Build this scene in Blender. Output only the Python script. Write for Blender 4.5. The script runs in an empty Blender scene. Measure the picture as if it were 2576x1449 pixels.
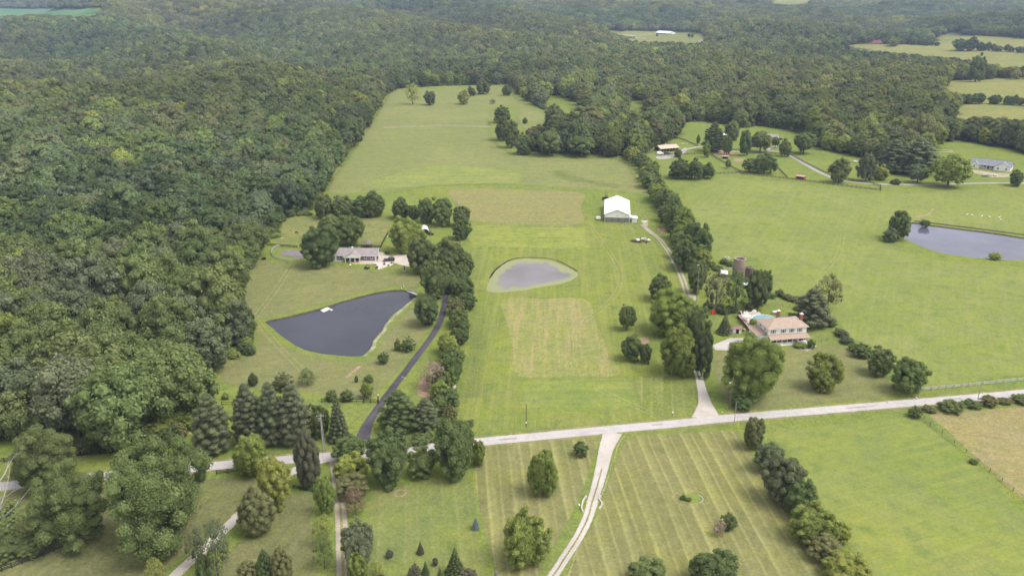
import bpy, bmesh, math, random
import numpy as np
from math import sin, cos, tan, radians, pi, sqrt, atan2
from mathutils import Vector
from mathutils.geometry import delaunay_2d_cdt

scene = bpy.context.scene
COL = scene.collection
RNG = random.Random(7)

# ------------------------------------------------------------------ camera, sky, sun, exposure
CAMZ, PITCH, FOC = 115.0, radians(20.5), 2000.0      # focal length in units of a 2576 px wide picture
cam_data = bpy.data.cameras.new('camera')
cam = bpy.data.objects.new('camera', cam_data)
COL.objects.link(cam)
cam.location = (0, 0, CAMZ)
cam.rotation_euler = (radians(90) - PITCH, 0, 0)
cam_data.sensor_width = 36.0
cam_data.lens = 36.0 * FOC / 2576.0
cam_data.clip_start, cam_data.clip_end = 1.0, 30000.0
scene.camera = cam

SUN_EL, SUN_AZ = radians(60), radians(108)            # azimuth from +Y towards +X
world = bpy.data.worlds.new('World')
scene.world = world
world.use_nodes = True
wn, wl = world.node_tree.nodes, world.node_tree.links
wn.clear()
w_out = wn.new('ShaderNodeOutputWorld')
w_bg = wn.new('ShaderNodeBackground')
w_sky = wn.new('ShaderNodeTexSky')
w_sky.sky_type = 'NISHITA'
w_sky.sun_disc = False
w_sky.sun_elevation, w_sky.sun_rotation = SUN_EL, SUN_AZ
w_sky.air_density, w_sky.dust_density, w_sky.ozone_density = 1.0, 3.0, 1.0
w_hsv = wn.new('ShaderNodeHueSaturation')
w_hsv.inputs['Saturation'].default_value = 0.16
wl.new(w_sky.outputs[0], w_hsv.inputs['Color'])
w_tc = wn.new('ShaderNodeTexCoord'); w_nz = wn.new('ShaderNodeTexNoise')        # soft broken overcast
w_nz.inputs['Scale'].default_value = 3.2; w_nz.inputs['Detail'].default_value = 5; w_nz.inputs['Roughness'].default_value = 0.55
w_mr = wn.new('ShaderNodeMapRange'); w_mr.inputs[1].default_value = 0.3; w_mr.inputs[2].default_value = 0.7; w_mr.inputs[3].default_value = 0.72; w_mr.inputs[4].default_value = 1.28
w_mx = wn.new('ShaderNodeVectorMath'); w_mx.operation = 'SCALE'
wl.new(w_tc.outputs['Generated'], w_nz.inputs['Vector']); wl.new(w_nz.outputs['Fac'], w_mr.inputs[0])
wl.new(w_hsv.outputs[0], w_mx.inputs[0]); wl.new(w_mr.outputs[0], w_mx.inputs['Scale'])
wl.new(w_mx.outputs[0], w_bg.inputs['Color'])
w_bg.inputs['Strength'].default_value = 0.15
wl.new(w_bg.outputs[0], w_out.inputs['Surface'])

sun_data = bpy.data.lights.new('sun', 'SUN')
sun_data.energy, sun_data.angle, sun_data.color = 0.95, radians(26), (1.0, 0.95, 0.86)
sun = bpy.data.objects.new('sun', sun_data)
COL.objects.link(sun)
sun_dir = Vector((cos(SUN_EL) * sin(SUN_AZ), cos(SUN_EL) * cos(SUN_AZ), sin(SUN_EL)))
sun.rotation_euler = sun_dir.to_track_quat('Z', 'Y').to_euler()
sun.location = (0, 0, 400)

scene.view_settings.view_transform = 'Standard'
scene.view_settings.look = 'None'
scene.view_settings.gamma = 1.0
scene.view_settings.use_curve_mapping = False
scene.view_settings.exposure = 0.95
scene.render.engine = 'CYCLES'
scene.cycles.max_bounces = 6
scene.cycles.diffuse_bounces = 3
scene.cycles.transparent_max_bounces = 12
scene.cycles.volume_bounces = 0

# ------------------------------------------------------------------ terrain and the map from picture to place
def sstep(a, b, x):
    t = np.clip((x - a) / (b - a), 0, 1)
    return t * t * (3 - 2 * t)

def hgt(X, Y):
    X = np.asarray(X, float); Y = np.asarray(Y, float)
    s = np.maximum(Y - 1050, 0) / 1000.0
    rise = np.minimum(19.0 * s ** 1.35, 125.0)
    m = np.maximum(sstep(1050, 1500, Y), sstep(150, 330, -X) * sstep(420, 760, Y))
    m = np.maximum(m, sstep(420, 650, X) * sstep(760, 1050, Y))
    A = (9.0 + 14.0 * sstep(1200, 2400, Y)) * (1 + 0.9 * sstep(-150, 450, -X))
    u = (np.sin(X / 137.0 + 1.6 * np.sin(Y / 310.0) + 0.6) * np.sin(Y / 173.0 + 1.1 * np.sin(X / 260.0 + 1.0))
         + 0.45 * np.sin(X / 61.0 + Y / 93.0 + 2.0) + 0.6 * np.sin(Y / 420.0 - X / 530.0 + 0.5))
    return rise + m * A * u

_ca, _sa = cos(PITCH), sin(PITCH)
def ray(px, py):
    u, v = (px - 1288.0) / FOC, (py - 724.5) / FOC
    return np.array([u, _ca - v * _sa, -_sa - v * _ca])

_TS = np.concatenate([np.arange(60, 1400, 3.0), np.geomspace(1400, 9000, 900)])
def at(px, py, z=None):
    """ground point under a picture position (2576-wide coordinates); z: on a level plane instead"""
    d = ray(px, py)
    if z is not None or py > 560:
        t = ((z or 0.0) - CAMZ) / d[2]
        return Vector((d[0] * t, d[1] * t, z or 0.0))
    X, Y, Z = d[0] * _TS, d[1] * _TS, CAMZ + d[2] * _TS
    below = np.nonzero(Z < hgt(X, Y))[0]
    i = below[0] if len(below) else len(_TS) - 1
    a, b = _TS[max(i - 1, 0)], _TS[i]
    for _ in range(22):
        c = (a + b) / 2
        if CAMZ + d[2] * c < hgt(d[0] * c, d[1] * c): b = c
        else: a = c
    return Vector((d[0] * b, d[1] * b, float(hgt(d[0] * b, d[1] * b))))

def proj(X, Y, Z):
    q = Z - CAMZ
    w = Y * _ca - q * _sa
    return 1288.0 + FOC * X / w, 724.5 - FOC * (Y * _sa + q * _ca) / w, w

def inside(poly, x, y):
    """vectorised point-in-polygon"""
    x = np.asarray(x); y = np.asarray(y)
    r = np.zeros(x.shape, bool)
    n = len(poly)
    for i in range(n):
        x0, y0 = poly[i]; x1, y1 = poly[(i + 1) % n]
        if y0 == y1: continue
        c = ((y0 > y) != (y1 > y)) & (x < (x1 - x0) * (y - y0) / (y1 - y0) + x0)
        r ^= c
    return r

# ------------------------------------------------------------------ materials
def nmat(name):
    m = bpy.data.materials.new(name); m.use_nodes = True
    n, l = m.node_tree.nodes, m.node_tree.links
    n.clear()
    return m, n, l

def mth(n, l, op, a, b=None, c=None, clamp=False):
    k = n.new('ShaderNodeMath'); k.operation = op; k.use_clamp = clamp
    for i, v in enumerate((a, b, c)):
        if v is None: continue
        if isinstance(v, (int, float)): k.inputs[i].default_value = v
        else: l.new(v, k.inputs[i])
    return k.outputs[0]

def mixc(n, l, f, a, b, mode='MIX'):
    k = n.new('ShaderNodeMix'); k.data_type = 'RGBA'; k.blend_type = mode
    for idx, v in ((0, f), (6, a), (7, b)):
        if isinstance(v, (int, float)): k.inputs[idx].default_value = v
        elif isinstance(v, (tuple, list)): k.inputs[idx].default_value = (*v[:3], 1)
        else: l.new(v, k.inputs[idx])
    return k.outputs[2]

def noise(n, l, vec, scale, detail=3, rough=0.55, dist=0.0):
    k = n.new('ShaderNodeTexNoise')
    k.inputs['Scale'].default_value = scale
    k.inputs['Detail'].default_value = detail
    k.inputs['Roughness'].default_value = rough
    k.inputs['Distortion'].default_value = dist
    if vec is not None: l.new(vec, k.inputs['Vector'])
    return k.outputs['Fac']

def maprange(n, l, v, a, b, c=0.0, d=1.0):
    k = n.new('ShaderNodeMapRange'); k.interpolation_type = 'SMOOTHSTEP'
    l.new(v, k.inputs[0])
    for i, x in enumerate((a, b, c, d)): k.inputs[i + 1].default_value = x
    return k.outputs[0]

_solid = {}
def solid(name, col, rough=0.8, var=0.12, scale=1.2, metal=0.0, spec=0.3, bump=0.0):
    """paint, wood, metal...: one real colour, worn unevenly"""
    if name in _solid: return _solid[name]
    m, n, l = nmat(name)
    out = n.new('ShaderNodeOutputMaterial'); b = n.new('ShaderNodeBsdfPrincipled')
    tc = n.new('ShaderNodeTexCoord')
    f = noise(n, l, tc.outputs['Object'], scale, 4, 0.6)
    f2 = maprange(n, l, f, 0.3, 0.7, 1 - var, 1 + var)
    hs = n.new('ShaderNodeHueSaturation')
    hs.inputs['Color'].default_value = (*col, 1)
    l.new(f2, hs.inputs['Value'])
    l.new(hs.outputs[0], b.inputs['Base Color'])
    b.inputs['Roughness'].default_value = rough
    b.inputs['Metallic'].default_value = metal
    b.inputs['Specular IOR Level'].default_value = spec
    if bump:
        bp = n.new('ShaderNodeBump'); bp.inputs['Distance'].default_value = bump
        l.new(noise(n, l, tc.outputs['Object'], scale * 5, 3), bp.inputs['Height'])
        l.new(bp.outputs[0], b.inputs['Normal'])
    l.new(b.outputs[0], out.inputs['Surface'])
    _solid[name] = m
    return m

def leaf_material():
    m, n, l = nmat('leaves')
    out = n.new('ShaderNodeOutputMaterial')
    a = n.new('ShaderNodeAttribute'); a.attribute_type = 'INSTANCER'; a.attribute_name = 'leafcol'
    s = n.new('ShaderNodeAttribute'); s.attribute_type = 'GEOMETRY'; s.attribute_name = 'shade'
    tc = n.new('ShaderNodeTexCoord')
    nz = noise(n, l, tc.outputs['Object'], 0.45, 2)
    k = mth(n, l, 'MULTIPLY', s.outputs['Fac'], maprange(n, l, nz, 0.25, 0.75, 0.82, 1.2))
    vm = n.new('ShaderNodeVectorMath'); vm.operation = 'SCALE'
    l.new(a.outputs['Color'], vm.inputs[0]); l.new(k, vm.inputs['Scale'])
    d = n.new('ShaderNodeBsdfDiffuse'); t = n.new('ShaderNodeBsdfTranslucent')
    l.new(vm.outputs[0], d.inputs['Color'])
    wm = mixc(n, l, 1.0, vm.outputs[0], (1.15, 1.2, 0.7), 'MULTIPLY')
    l.new(wm, t.inputs['Color'])
    mx = n.new('ShaderNodeMixShader'); mx.inputs[0].default_value = 0.28
    l.new(d.outputs[0], mx.inputs[1]); l.new(t.outputs[0], mx.inputs[2])
    l.new(mx.outputs[0], out.inputs['Surface'])
    return m
LEAF = leaf_material()
BARK = solid('bark', (0.13, 0.11, 0.085), 0.95, 0.25, 2.0)
PALEBARK = solid('bare_weathered_wood', (0.36, 0.33, 0.29), 0.95, 0.2, 2.0)

def grass(name, c1, c2, c3, big=0.028, stripe=None, edge=False, streak=None, attr=False, rough_tuft=1.0, alpha=1.0, dry=None):
    """grass or soil: three real colours mixed in patches; stripe = (angle, period m, light colour, strength)"""
    tune = lambda c: (c[0] * 1.10, c[1] * 0.985, c[2] * 1.25) if c[1] > c[0] * 0.98 else c
    c1, c2, c3 = tune(c1), tune(c2), tune(c3)
    if stripe: stripe = (stripe[0], stripe[1], tune(stripe[2]), stripe[3])
    if streak: streak = (streak[0], tune(streak[1]), streak[2])
    m, n, l = nmat(name)
    out = n.new('ShaderNodeOutputMaterial'); b = n.new('ShaderNodeBsdfDiffuse')
    tc = n.new('ShaderNodeTexCoord'); P = tc.outputs['Object']
    n1 = noise(n, l, P, big, 4, 0.6, 0.4)
    n2 = noise(n, l, P, 0.17, 4, 0.65)
    n3 = noise(n, l, P, 1.3, 3, 0.7)
    if attr:
        at_ = n.new('ShaderNodeAttribute'); at_.attribute_name = 'cover'
        base = at_.outputs['Color']
        ca = mixc(n, l, 1.0, base, (1.25, 1.10, 1.10), 'MULTIPLY')
        cb = mixc(n, l, 1.0, base, (0.78, 0.88, 0.92), 'MULTIPLY')
    else:
        base, ca, cb = c1, c2, c3
    c = mixc(n, l, maprange(n, l, n1, 0.34, 0.70), base, ca)
    c = mixc(n, l, maprange(n, l, n2, 0.45, 0.75), c, cb)
    def stretched(ang, sx, sy):
        mp = n.new('ShaderNodeMapping'); mp.vector_type = 'POINT'
        mp.inputs['Rotation'].default_value = (0, 0, -ang)
        l.new(P, mp.inputs['Vector'])
        m2 = n.new('ShaderNodeMapping'); m2.inputs['Scale'].default_value = (sx, sy, 1)
        l.new(mp.outputs[0], m2.inputs['Vector'])
        return mp.outputs[0], m2.outputs[0]
    if streak:                                     # (angle, colour, strength): mowing lines and swaths along the angle
        _, v = stretched(streak[0], 0.02, 0.45)
        s = noise(n, l, v, 1.0, 4, 0.6)
        c = mixc(n, l, mth(n, l, 'MULTIPLY', maprange(n, l, s, 0.46, 0.66), streak[2]), c, streak[1])
        _, v = stretched(streak[0], 0.05, 1.6)
        s = noise(n, l, v, 1.0, 2, 0.6)
        c = mixc(n, l, mth(n, l, 'MULTIPLY', maprange(n, l, s, 0.5, 0.7), streak[2] * 0.6), c, cb)
    if stripe:
        rv, v = stretched(stripe[0], 0.03, 0.3)
        sep = n.new('ShaderNodeSeparateXYZ'); l.new(rv, sep.inputs[0])
        wob = noise(n, l, v, 1.0, 2)
        y = mth(n, l, 'ADD', mth(n, l, 'MULTIPLY', sep.outputs['Y'], 1.0), mth(n, l, 'MULTIPLY', wob, stripe[1] * 0.55))
        w = mth(n, l, 'SINE', mth(n, l, 'MULTIPLY', y, pi / stripe[1]))
        gate = noise(n, l, v, 0.7, 2)
        w = mth(n, l, 'MULTIPLY', maprange(n, l, w, 0.05, 0.95), maprange(n, l, gate, 0.35, 0.6, 0.25, 1.0))
        w2 = mth(n, l, 'SINE', mth(n, l, 'MULTIPLY', y, 2 * pi / stripe[1]))
        w2 = maprange(n, l, w2, 0.55, 1.0)
        c = mixc(n, l, mth(n, l, 'MULTIPLY', w, stripe[3] * 0.42), c, stripe[2])
        c = mixc(n, l, mth(n, l, 'MULTIPLY', mth(n, l, 'MULTIPLY', w2, maprange(n, l, gate, 0.35, 0.65, 0.35, 1.0)), stripe[3] * 0.75), c, stripe[2])
    if dry:                                        # (colour, threshold, scale)
        s = noise(n, l, P, dry[2], 5, 0.65, 0.6)
        c = mixc(n, l, mth(n, l, 'MULTIPLY', maprange(n, l, s, dry[1], dry[1] + 0.12), 0.8), c, dry[0])
    n4 = noise(n, l, P, 0.42, 5, 0.72, 0.5)
    n5 = noise(n, l, P, 0.09, 5, 0.7, 1.0)
    hs = n.new('ShaderNodeHueSaturation'); l.new(c, hs.inputs['Color'])
    v = mth(n, l, 'MULTIPLY', maprange(n, l, n3, 0.25, 0.75, 1 - 0.20 * rough_tuft, 1 + 0.20 * rough_tuft), maprange(n, l, n4, 0.3, 0.7, 1 - 0.13 * rough_tuft, 1 + 0.13 * rough_tuft))
    l.new(mth(n, l, 'MULTIPLY', v, maprange(n, l, n5, 0.3, 0.7, 0.94, 1.05)), hs.inputs['Value'])
    l.new(maprange(n, l, n5, 0.35, 0.7, 0.92, 1.05), hs.inputs['Saturation'])
    l.new(hs.outputs[0], b.inputs['Color'])
    bp = n.new('ShaderNodeBump'); bp.inputs['Distance'].default_value = 0.22 * rough_tuft
    bp.inputs['Strength'].default_value = 0.7
    l.new(noise(n, l, P, 0.9, 4, 0.75), bp.inputs['Height'])
    l.new(bp.outputs[0], b.inputs['Normal'])
    if edge:
        ea = n.new('ShaderNodeAttribute'); ea.attribute_name = 'edge'
        nn = noise(n, l, P, 2.2, 4, 0.8)               # grown-in edge: covered or not, tuft by tuft
        nn = mth(n, l, 'MULTIPLY', mth(n, l, 'SUBTRACT', nn, 0.3), 2.5, clamp=True)
        f = mth(n, l, 'SUBTRACT', mth(n, l, 'MULTIPLY', ea.outputs['Fac'], 1.12 * alpha), nn)
        f = maprange(n, l, f, -0.02, 0.03)
        tr = n.new('ShaderNodeBsdfTransparent'); mx = n.new('ShaderNodeMixShader')
        l.new(f, mx.inputs[0]); l.new(tr.outputs[0], mx.inputs[1]); l.new(b.outputs[0], mx.inputs[2])
        l.new(mx.outputs[0], out.inputs['Surface'])
    else:
        l.new(b.outputs[0], out.inputs['Surface'])
    return m

# ------------------------------------------------------------------ mesh building
def tag(o, label=None, cat=None, group=None, kind=None):
    if label: o['label'] = label
    if cat: o['category'] = cat
    if group: o['group'] = group
    if kind: o['kind'] = kind
    return o

def mesh_np(name, V, F, mats=(), shade=None, mi=None):
    """V (n,3) array; F list of (m,k) integer arrays"""
    me = bpy.data.meshes.new(name)
    V = np.asarray(V, np.float32)
    me.vertices.add(len(V)); me.vertices.foreach_set('co', V.ravel())
    loops = np.concatenate([np.asarray(f, np.int32).ravel() for f in F])
    tot = np.concatenate([np.full(len(f), np.asarray(f).shape[1], np.int32) for f in F])
    st = np.concatenate([[0], np.cumsum(tot)[:-1]]).astype(np.int32)
    me.loops.add(len(loops)); me.loops.foreach_set('vertex_index', loops)
    me.polygons.add(len(tot)); me.polygons.foreach_set('loop_start', st); me.polygons.foreach_set('loop_total', tot)
    if mi is not None: me.polygons.foreach_set('material_index', np.asarray(mi, np.int32))
    if shade is not None:
        a = me.attributes.new('shade', 'FLOAT', 'FACE'); a.data.foreach_set('value', np.asarray(shade, np.float32))
    for m in mats: me.materials.append(m)
    me.update(calc_edges=True); me.validate()
    return me

def empty(name, loc, rz=0.0, label=None, cat=None, group=None):
    o = bpy.data.objects.new(name, None); COL.objects.link(o)
    o.location = loc; o.rotation_euler = (0, 0, rz); o.empty_display_size = 0.5
    return tag(o, label, cat, group)

class MB:
    """gathers boxes, prisms and tubes into one mesh"""
    def __init__(s): s.v, s.f = [], []
    def poly(s, pts):
        i = len(s.v); s.v += [tuple(p) for p in pts]; s.f.append(tuple(range(i, i + len(pts)))); return s
    def box(s, x0, y0, z0, x1, y1, z1):
        i = len(s.v)
        s.v += [(x0, y0, z0), (x1, y0, z0), (x1, y1, z0), (x0, y1, z0), (x0, y0, z1), (x1, y0, z1), (x1, y1, z1), (x0, y1, z1)]
        s.f += [tuple(i + k for k in q) for q in ((3, 2, 1, 0), (4, 5, 6, 7), (0, 1, 5, 4), (1, 2, 6, 5), (2, 3, 7, 6), (3, 0, 4, 7))]
        return s
    def hexa(s, b, t):
        """solid between bottom loop b and top loop t"""
        i = len(s.v); n = len(b); s.v += [tuple(p) for p in b] + [tuple(p) for p in t]
        s.f.append(tuple(i + k for k in reversed(range(n)))); s.f.append(tuple(i + n + k for k in range(n)))
        for k in range(n):
            j = (k + 1) % n; s.f.append((i + k, i + j, i + n + j, i + n + k))
        return s
    def slab(s, pts, th):
        """plate: upper face pts, th thick downward"""
        return s.hexa([(p[0], p[1], p[2] - th) for p in pts], pts)
    def tube(s, path, radii, k=6, cap=True):
        path = [Vector(p) for p in path]
        if isinstance(radii, (int, float)): radii = [radii] * len(path)
        rings = []
        for i, p in enumerate(path):
            d = (path[min(i + 1, len(path) - 1)] - path[max(i - 1, 0)]).normalized()
            a = d.cross(Vector((0, 0, 1)) if abs(d.z) < 0.95 else Vector((1, 0, 0))).normalized()
            b = d.cross(a)
            i0 = len(s.v)
            for q in range(k):
                t = 2 * pi * q / k
                s.v.append(tuple(p + (a * cos(t) + b * sin(t)) * radii[i]))
            rings.append(i0)
        for r0, r1 in zip(rings, rings[1:]):
            for q in range(k):
                j = (q + 1) % k
                s.f.append((r0 + q, r0 + j, r1 + j, r1 + q))
        if cap:
            s.f.append(tuple(rings[0] + q for q in reversed(range(k)))); s.f.append(tuple(rings[-1] + q for q in range(k)))
        return s
    def lathe(s, prof, k=16, cx=0, cy=0):
        """profile [(r, z)...] round a vertical axis"""
        rings = []
        for r, z in prof:
            i0 = len(s.v)
            for q in range(k):
                t = 2 * pi * q / k
                s.v.append((cx + r * cos(t), cy + r * sin(t), z))
            rings.append(i0)
        for r0, r1 in zip(rings, rings[1:]):
            for q in range(k):
                j = (q + 1) % k
                s.f.append((r0 + q, r0 + j, r1 + j, r1 + q))
        return s
    def mesh(s, name, mat):
        me = bpy.data.meshes.new(name); me.from_pydata(s.v, [], s.f)
        if mat: me.materials.append(mat)
        me.validate(); me.update()
        return me
    def build(s, name, mat, parent=None, loc=(0, 0, 0), rz=0.0, smooth=False):
        me = s.mesh(name, mat)
        if smooth:
            for p in me.polygons: p.use_smooth = True
        o = bpy.data.objects.new(name, me); COL.objects.link(o)
        o.location = loc; o.rotation_euler = (0, 0, rz)
        if parent: o.parent = parent
        return o

def link(name, me, parent=None, loc=(0, 0, 0), rot=(0, 0, 0), sc=(1, 1, 1)):
    o = bpy.data.objects.new(name, me); COL.objects.link(o)
    o.location, o.rotation_euler, o.scale = loc, rot, sc
    if parent: o.parent = parent
    return o

def copy_tree(o, parent=None):
    c = o.copy(); COL.objects.link(c)
    if parent: c.parent = parent
    for ch in list(o.children): copy_tree(ch, c)
    return c
# ------------------------------------------------------------------ ground, fields, ponds, roads
G = (0.165, 0.21, 0.048)          # pasture green
# open ground as the picture shows it; woods stand everywhere else
MAIN = [(-900, 1175), (-60, 1165), (120, 1150), (300, 1142), (430, 1118), (480, 1070), (520, 1000), (545, 905), (628, 893), (636, 840),
        (604, 770), (583, 722), (622, 680), (648, 640), (692, 598), (718, 545), (780, 541), (800, 505), (812, 462), (860, 402), (905, 340),
        (942, 282), (968, 240), (1000, 223), (1100, 217), (1200, 214), (1290, 213), (1300, 235), (1345, 262), (1390, 288), (1378, 318),
        (1340, 328), (1330, 350), (1350, 384), (1420, 388), (1560, 390), (1600, 398), (1640, 372), (1700, 345), (1716, 308), (1780, 305),
        (1870, 322), (1905, 315), (1990, 328), (2045, 345), (2054, 370), (2140, 392), (2200, 402), (2285, 436), (2345, 425), (2350, 358),
        (2420, 354), (2500, 368), (2576, 388), (2720, 420), (3600, 520), (3600, 2600), (-900, 2600)]
CLEAR = [MAIN,
    [(1366, 243), (1400, 240), (1450, 256), (1478, 272), (1440, 284), (1410, 276), (1380, 258)],
    [(1565, 256), (1590, 248), (1632, 262), (1625, 277), (1600, 270), (1578, 263)],
    [(1520, 79), (1600, 79), (1700, 80), (1765, 84), (1775, 96), (1765, 105), (1700, 103), (1640, 100), (1570, 92)],
    [(2120, 113), (2200, 111), (2300, 114), (2400, 121), (2480, 127), (2576, 132), (2680, 140), (2680, 168), (2576, 163), (2490, 155), (2390, 141), (2330, 136), (2250, 129), (2150, 121)],
    [(2345, 90), (2450, 89), (2576, 97), (2680, 100), (2680, 118), (2576, 117), (2500, 124), (2410, 121), (2380, 112), (2360, 98)],
    [(2370, 205), (2480, 200), (2700, 202), (2700, 262), (2576, 250), (2480, 254), (2430, 240), (2395, 225)],
    [(2380, 281), (2440, 268), (2576, 263), (2700, 268), (2700, 302), (2576, 297), (2500, 290), (2430, 286)],
    [(-80, 22), (0, 22), (150, 23), (272, 20), (250, 32), (160, 40), (60, 37), (0, 41), (-80, 42)],
    [(1925, -4), (2045, -4), (2030, 9), (1985, 13), (1940, 9)],
    [(2163, 80), (2185, 80), (2180, 90), (2168, 89)],
    [(2368, 84), (2420, 85), (2430, 90), (2380, 90)]]
POND1 = [(669, 808), (720, 797), (806, 775), (870, 755), (945, 736), (1000, 729), (1042, 734), (1050, 742), (1030, 762), (985, 795),
         (970, 822), (945, 850), (935, 870), (928, 886), (905, 896), (850, 894), (780, 884), (735, 864), (700, 838), (676, 818)]
POND2 = [(1224, 728), (1232, 706), (1246, 684), (1272, 662), (1300, 653), (1345, 651), (1390, 657), (1425, 670), (1448, 683), (1456, 692),
         (1444, 703), (1415, 713), (1370, 721), (1320, 730), (1270, 735), (1235, 735)]
POND3 = [(2268, 592), (2282, 573), (2292, 560), (2340, 566), (2420, 576), (2500, 586), (2576, 598), (2680, 612), (2760, 630), (2770, 650),
         (2700, 662), (2576, 655), (2480, 650), (2400, 642), (2340, 628), (2290, 608)]

def catmull(P, closed=False, k=6):
    P = [Vector(p) for p in P]; n = len(P); out = []
    for i in range(n if closed else n - 1):
        if closed: a, b, c, d = P[i - 1], P[i], P[(i + 1) % n], P[(i + 2) % n]
        else: a, b, c, d = P[max(i - 1, 0)], P[i], P[i + 1], P[min(i + 2, n - 1)]
        for q in range(k):
            t = q / k
            out.append(0.5 * ((2 * b) + (c - a) * t + (2 * a - 5 * b + 4 * c - d) * t * t + (3 * b - a - 3 * c + d) * t ** 3))
    if not closed: out.append(P[-1])
    return out

def world_loop(pix, closed=True, k=5, wob=0.0):
    L = catmull([at(x, y) for x, y in pix], closed, k)
    if wob: L = [p + Vector((RNG.uniform(-wob, wob), RNG.uniform(-wob, wob), 0)) for p in L]
    return L

def ccw(L):
    a = sum(L[i - 1].x * L[i].y - L[i].x * L[i - 1].y for i in range(len(L)))
    return L if a > 0 else L[::-1]

def inset(L, w):
    n = len(L); out = []
    for i in range(n):
        e = (L[(i + 1) % n] - L[i - 1]); e.z = 0; e.normalize()
        out.append(L[i] + Vector((-e.y, e.x, 0)) * w)
    return out

# --- the ground: one sheet, level round the farm, rolling hills beyond, with the three pond basins cut out
RX0, RX1, RY0, RY1 = -120.0, 300.0, 110.0, 520.0
def ticks(segs):
    out = [segs[0][0]]
    for a, b, st in segs:
        n = max(1, int(round((b - a) / st))); out += [a + (b - a) * (i + 1) / n for i in range(n)]
    return out
gx = ticks([(-9000, -3000, 400), (-3000, -1000, 50), (-1000, RX0, 8), (RX0, RX1, 10), (RX1, 1000, 8), (1000, 3000, 50), (3000, 9000, 400)])
gy = ticks([(-2000, -200, 300), (-200, RY0, 31), (RY0, RY1, 10), (RY1, 1000, 10), (1000, 2000, 8), (2000, 5000, 30), (5000, 14000, 450)])
GX, GY = np.meshgrid(gx, gy)
GZ = hgt(GX, GY)
nx, ny = len(gx), len(gy)
gverts = np.stack([GX.ravel(), GY.ravel(), GZ.ravel()], 1)
ii, jj = np.meshgrid(np.arange(nx - 1), np.arange(ny - 1))
cx = (np.array(gx)[ii] + np.array(gx)[ii + 1]) / 2; cy = (np.array(gy)[jj] + np.array(gy)[jj + 1]) / 2
keep = ~((cx > RX0) & (cx < RX1) & (cy > RY0) & (cy < RY1))
a0 = (jj * nx + ii)[keep]
quads = np.stack([a0, a0 + 1, a0 + 1 + nx, a0 + nx], 1)
loops_p = [ccw(world_loop(p, True, 5, 0.12)) for p in (POND1, POND2, POND3)]
rim = [Vector((x, RY0, 0)) for x in gx if RX0 <= x <= RX1] + [Vector((RX1, y, 0)) for y in gy if RY0 < y <= RY1] + \
      [Vector((x, RY1, 0)) for x in reversed(gx) if RX0 <= x < RX1] + [Vector((RX0, y, 0)) for y in reversed(gy) if RY0 < y < RY1]
cv, ce = [], []
for L in [rim] + loops_p:
    i0 = len(cv); cv += [Vector((p.x, p.y)) for p in L]; ce += [(i0 + i, i0 + (i + 1) % len(L)) for i in range(len(L))]
ov, _, of, *_ = delaunay_2d_cdt(cv, ce, [], 1, 1e-5)
ovn = np.array([(v.x, v.y) for v in ov])
tri = np.array([f for f in of])
cen = ovn[tri].mean(1)
ok = np.ones(len(tri), bool)
for L in loops_p: ok &= ~inside([(p.x, p.y) for p in L], cen[:, 0], cen[:, 1])
tri = tri[ok] + len(gverts)
gverts = np.concatenate([gverts, np.concatenate([ovn, np.zeros((len(ovn), 1))], 1)])
gme = mesh_np('ground', gverts, [quads, tri], [grass('ground_cover', G, G, G, attr=True, streak=None)])
# what grows where: woodland floor, pasture, hay
PX, PY, PW = proj(gverts[:, 0], gverts[:, 1], gverts[:, 2])
cover = np.empty((len(gverts), 4), np.float32); cover[:] = (0.045, 0.055, 0.022, 1)
front = (PW > 5)
for k, poly in enumerate(CLEAR):
    xs = [p[0] for p in poly]; ys = [p[1] for p in poly]
    hit = inside(poly, PX, PY)
    hit |= inside(poly, PX, PY - 14) | inside(poly, PX, PY + 5) if k else hit
    c = G
    if k in (4, 5, 6, 7, 9): c = (0.215, 0.225, 0.075)
    if k == 8: c = (0.10, 0.20, 0.085)
    if k == 3: c = (0.20, 0.22, 0.07)
    cover[hit & front, :3] = c
near = (gverts[:, 1] < 1400)
up = inside(MAIN, PX, PY) & (PY < 470) & (PX < 1700)
cover[up & front, :3] = (0.17, 0.21, 0.056)
cover[(gverts[:, 1] < 200), :3] = G
ii_ = slice(len(gverts) - len(ovn), None)
cover[ii_, :3] = G
ca_ = gme.color_attributes.new('cover', 'FLOAT_COLOR', 'POINT')
ca_.data.foreach_set('color', cover.ravel())
ground = link('ground', gme); tag(ground, kind='structure')

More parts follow.
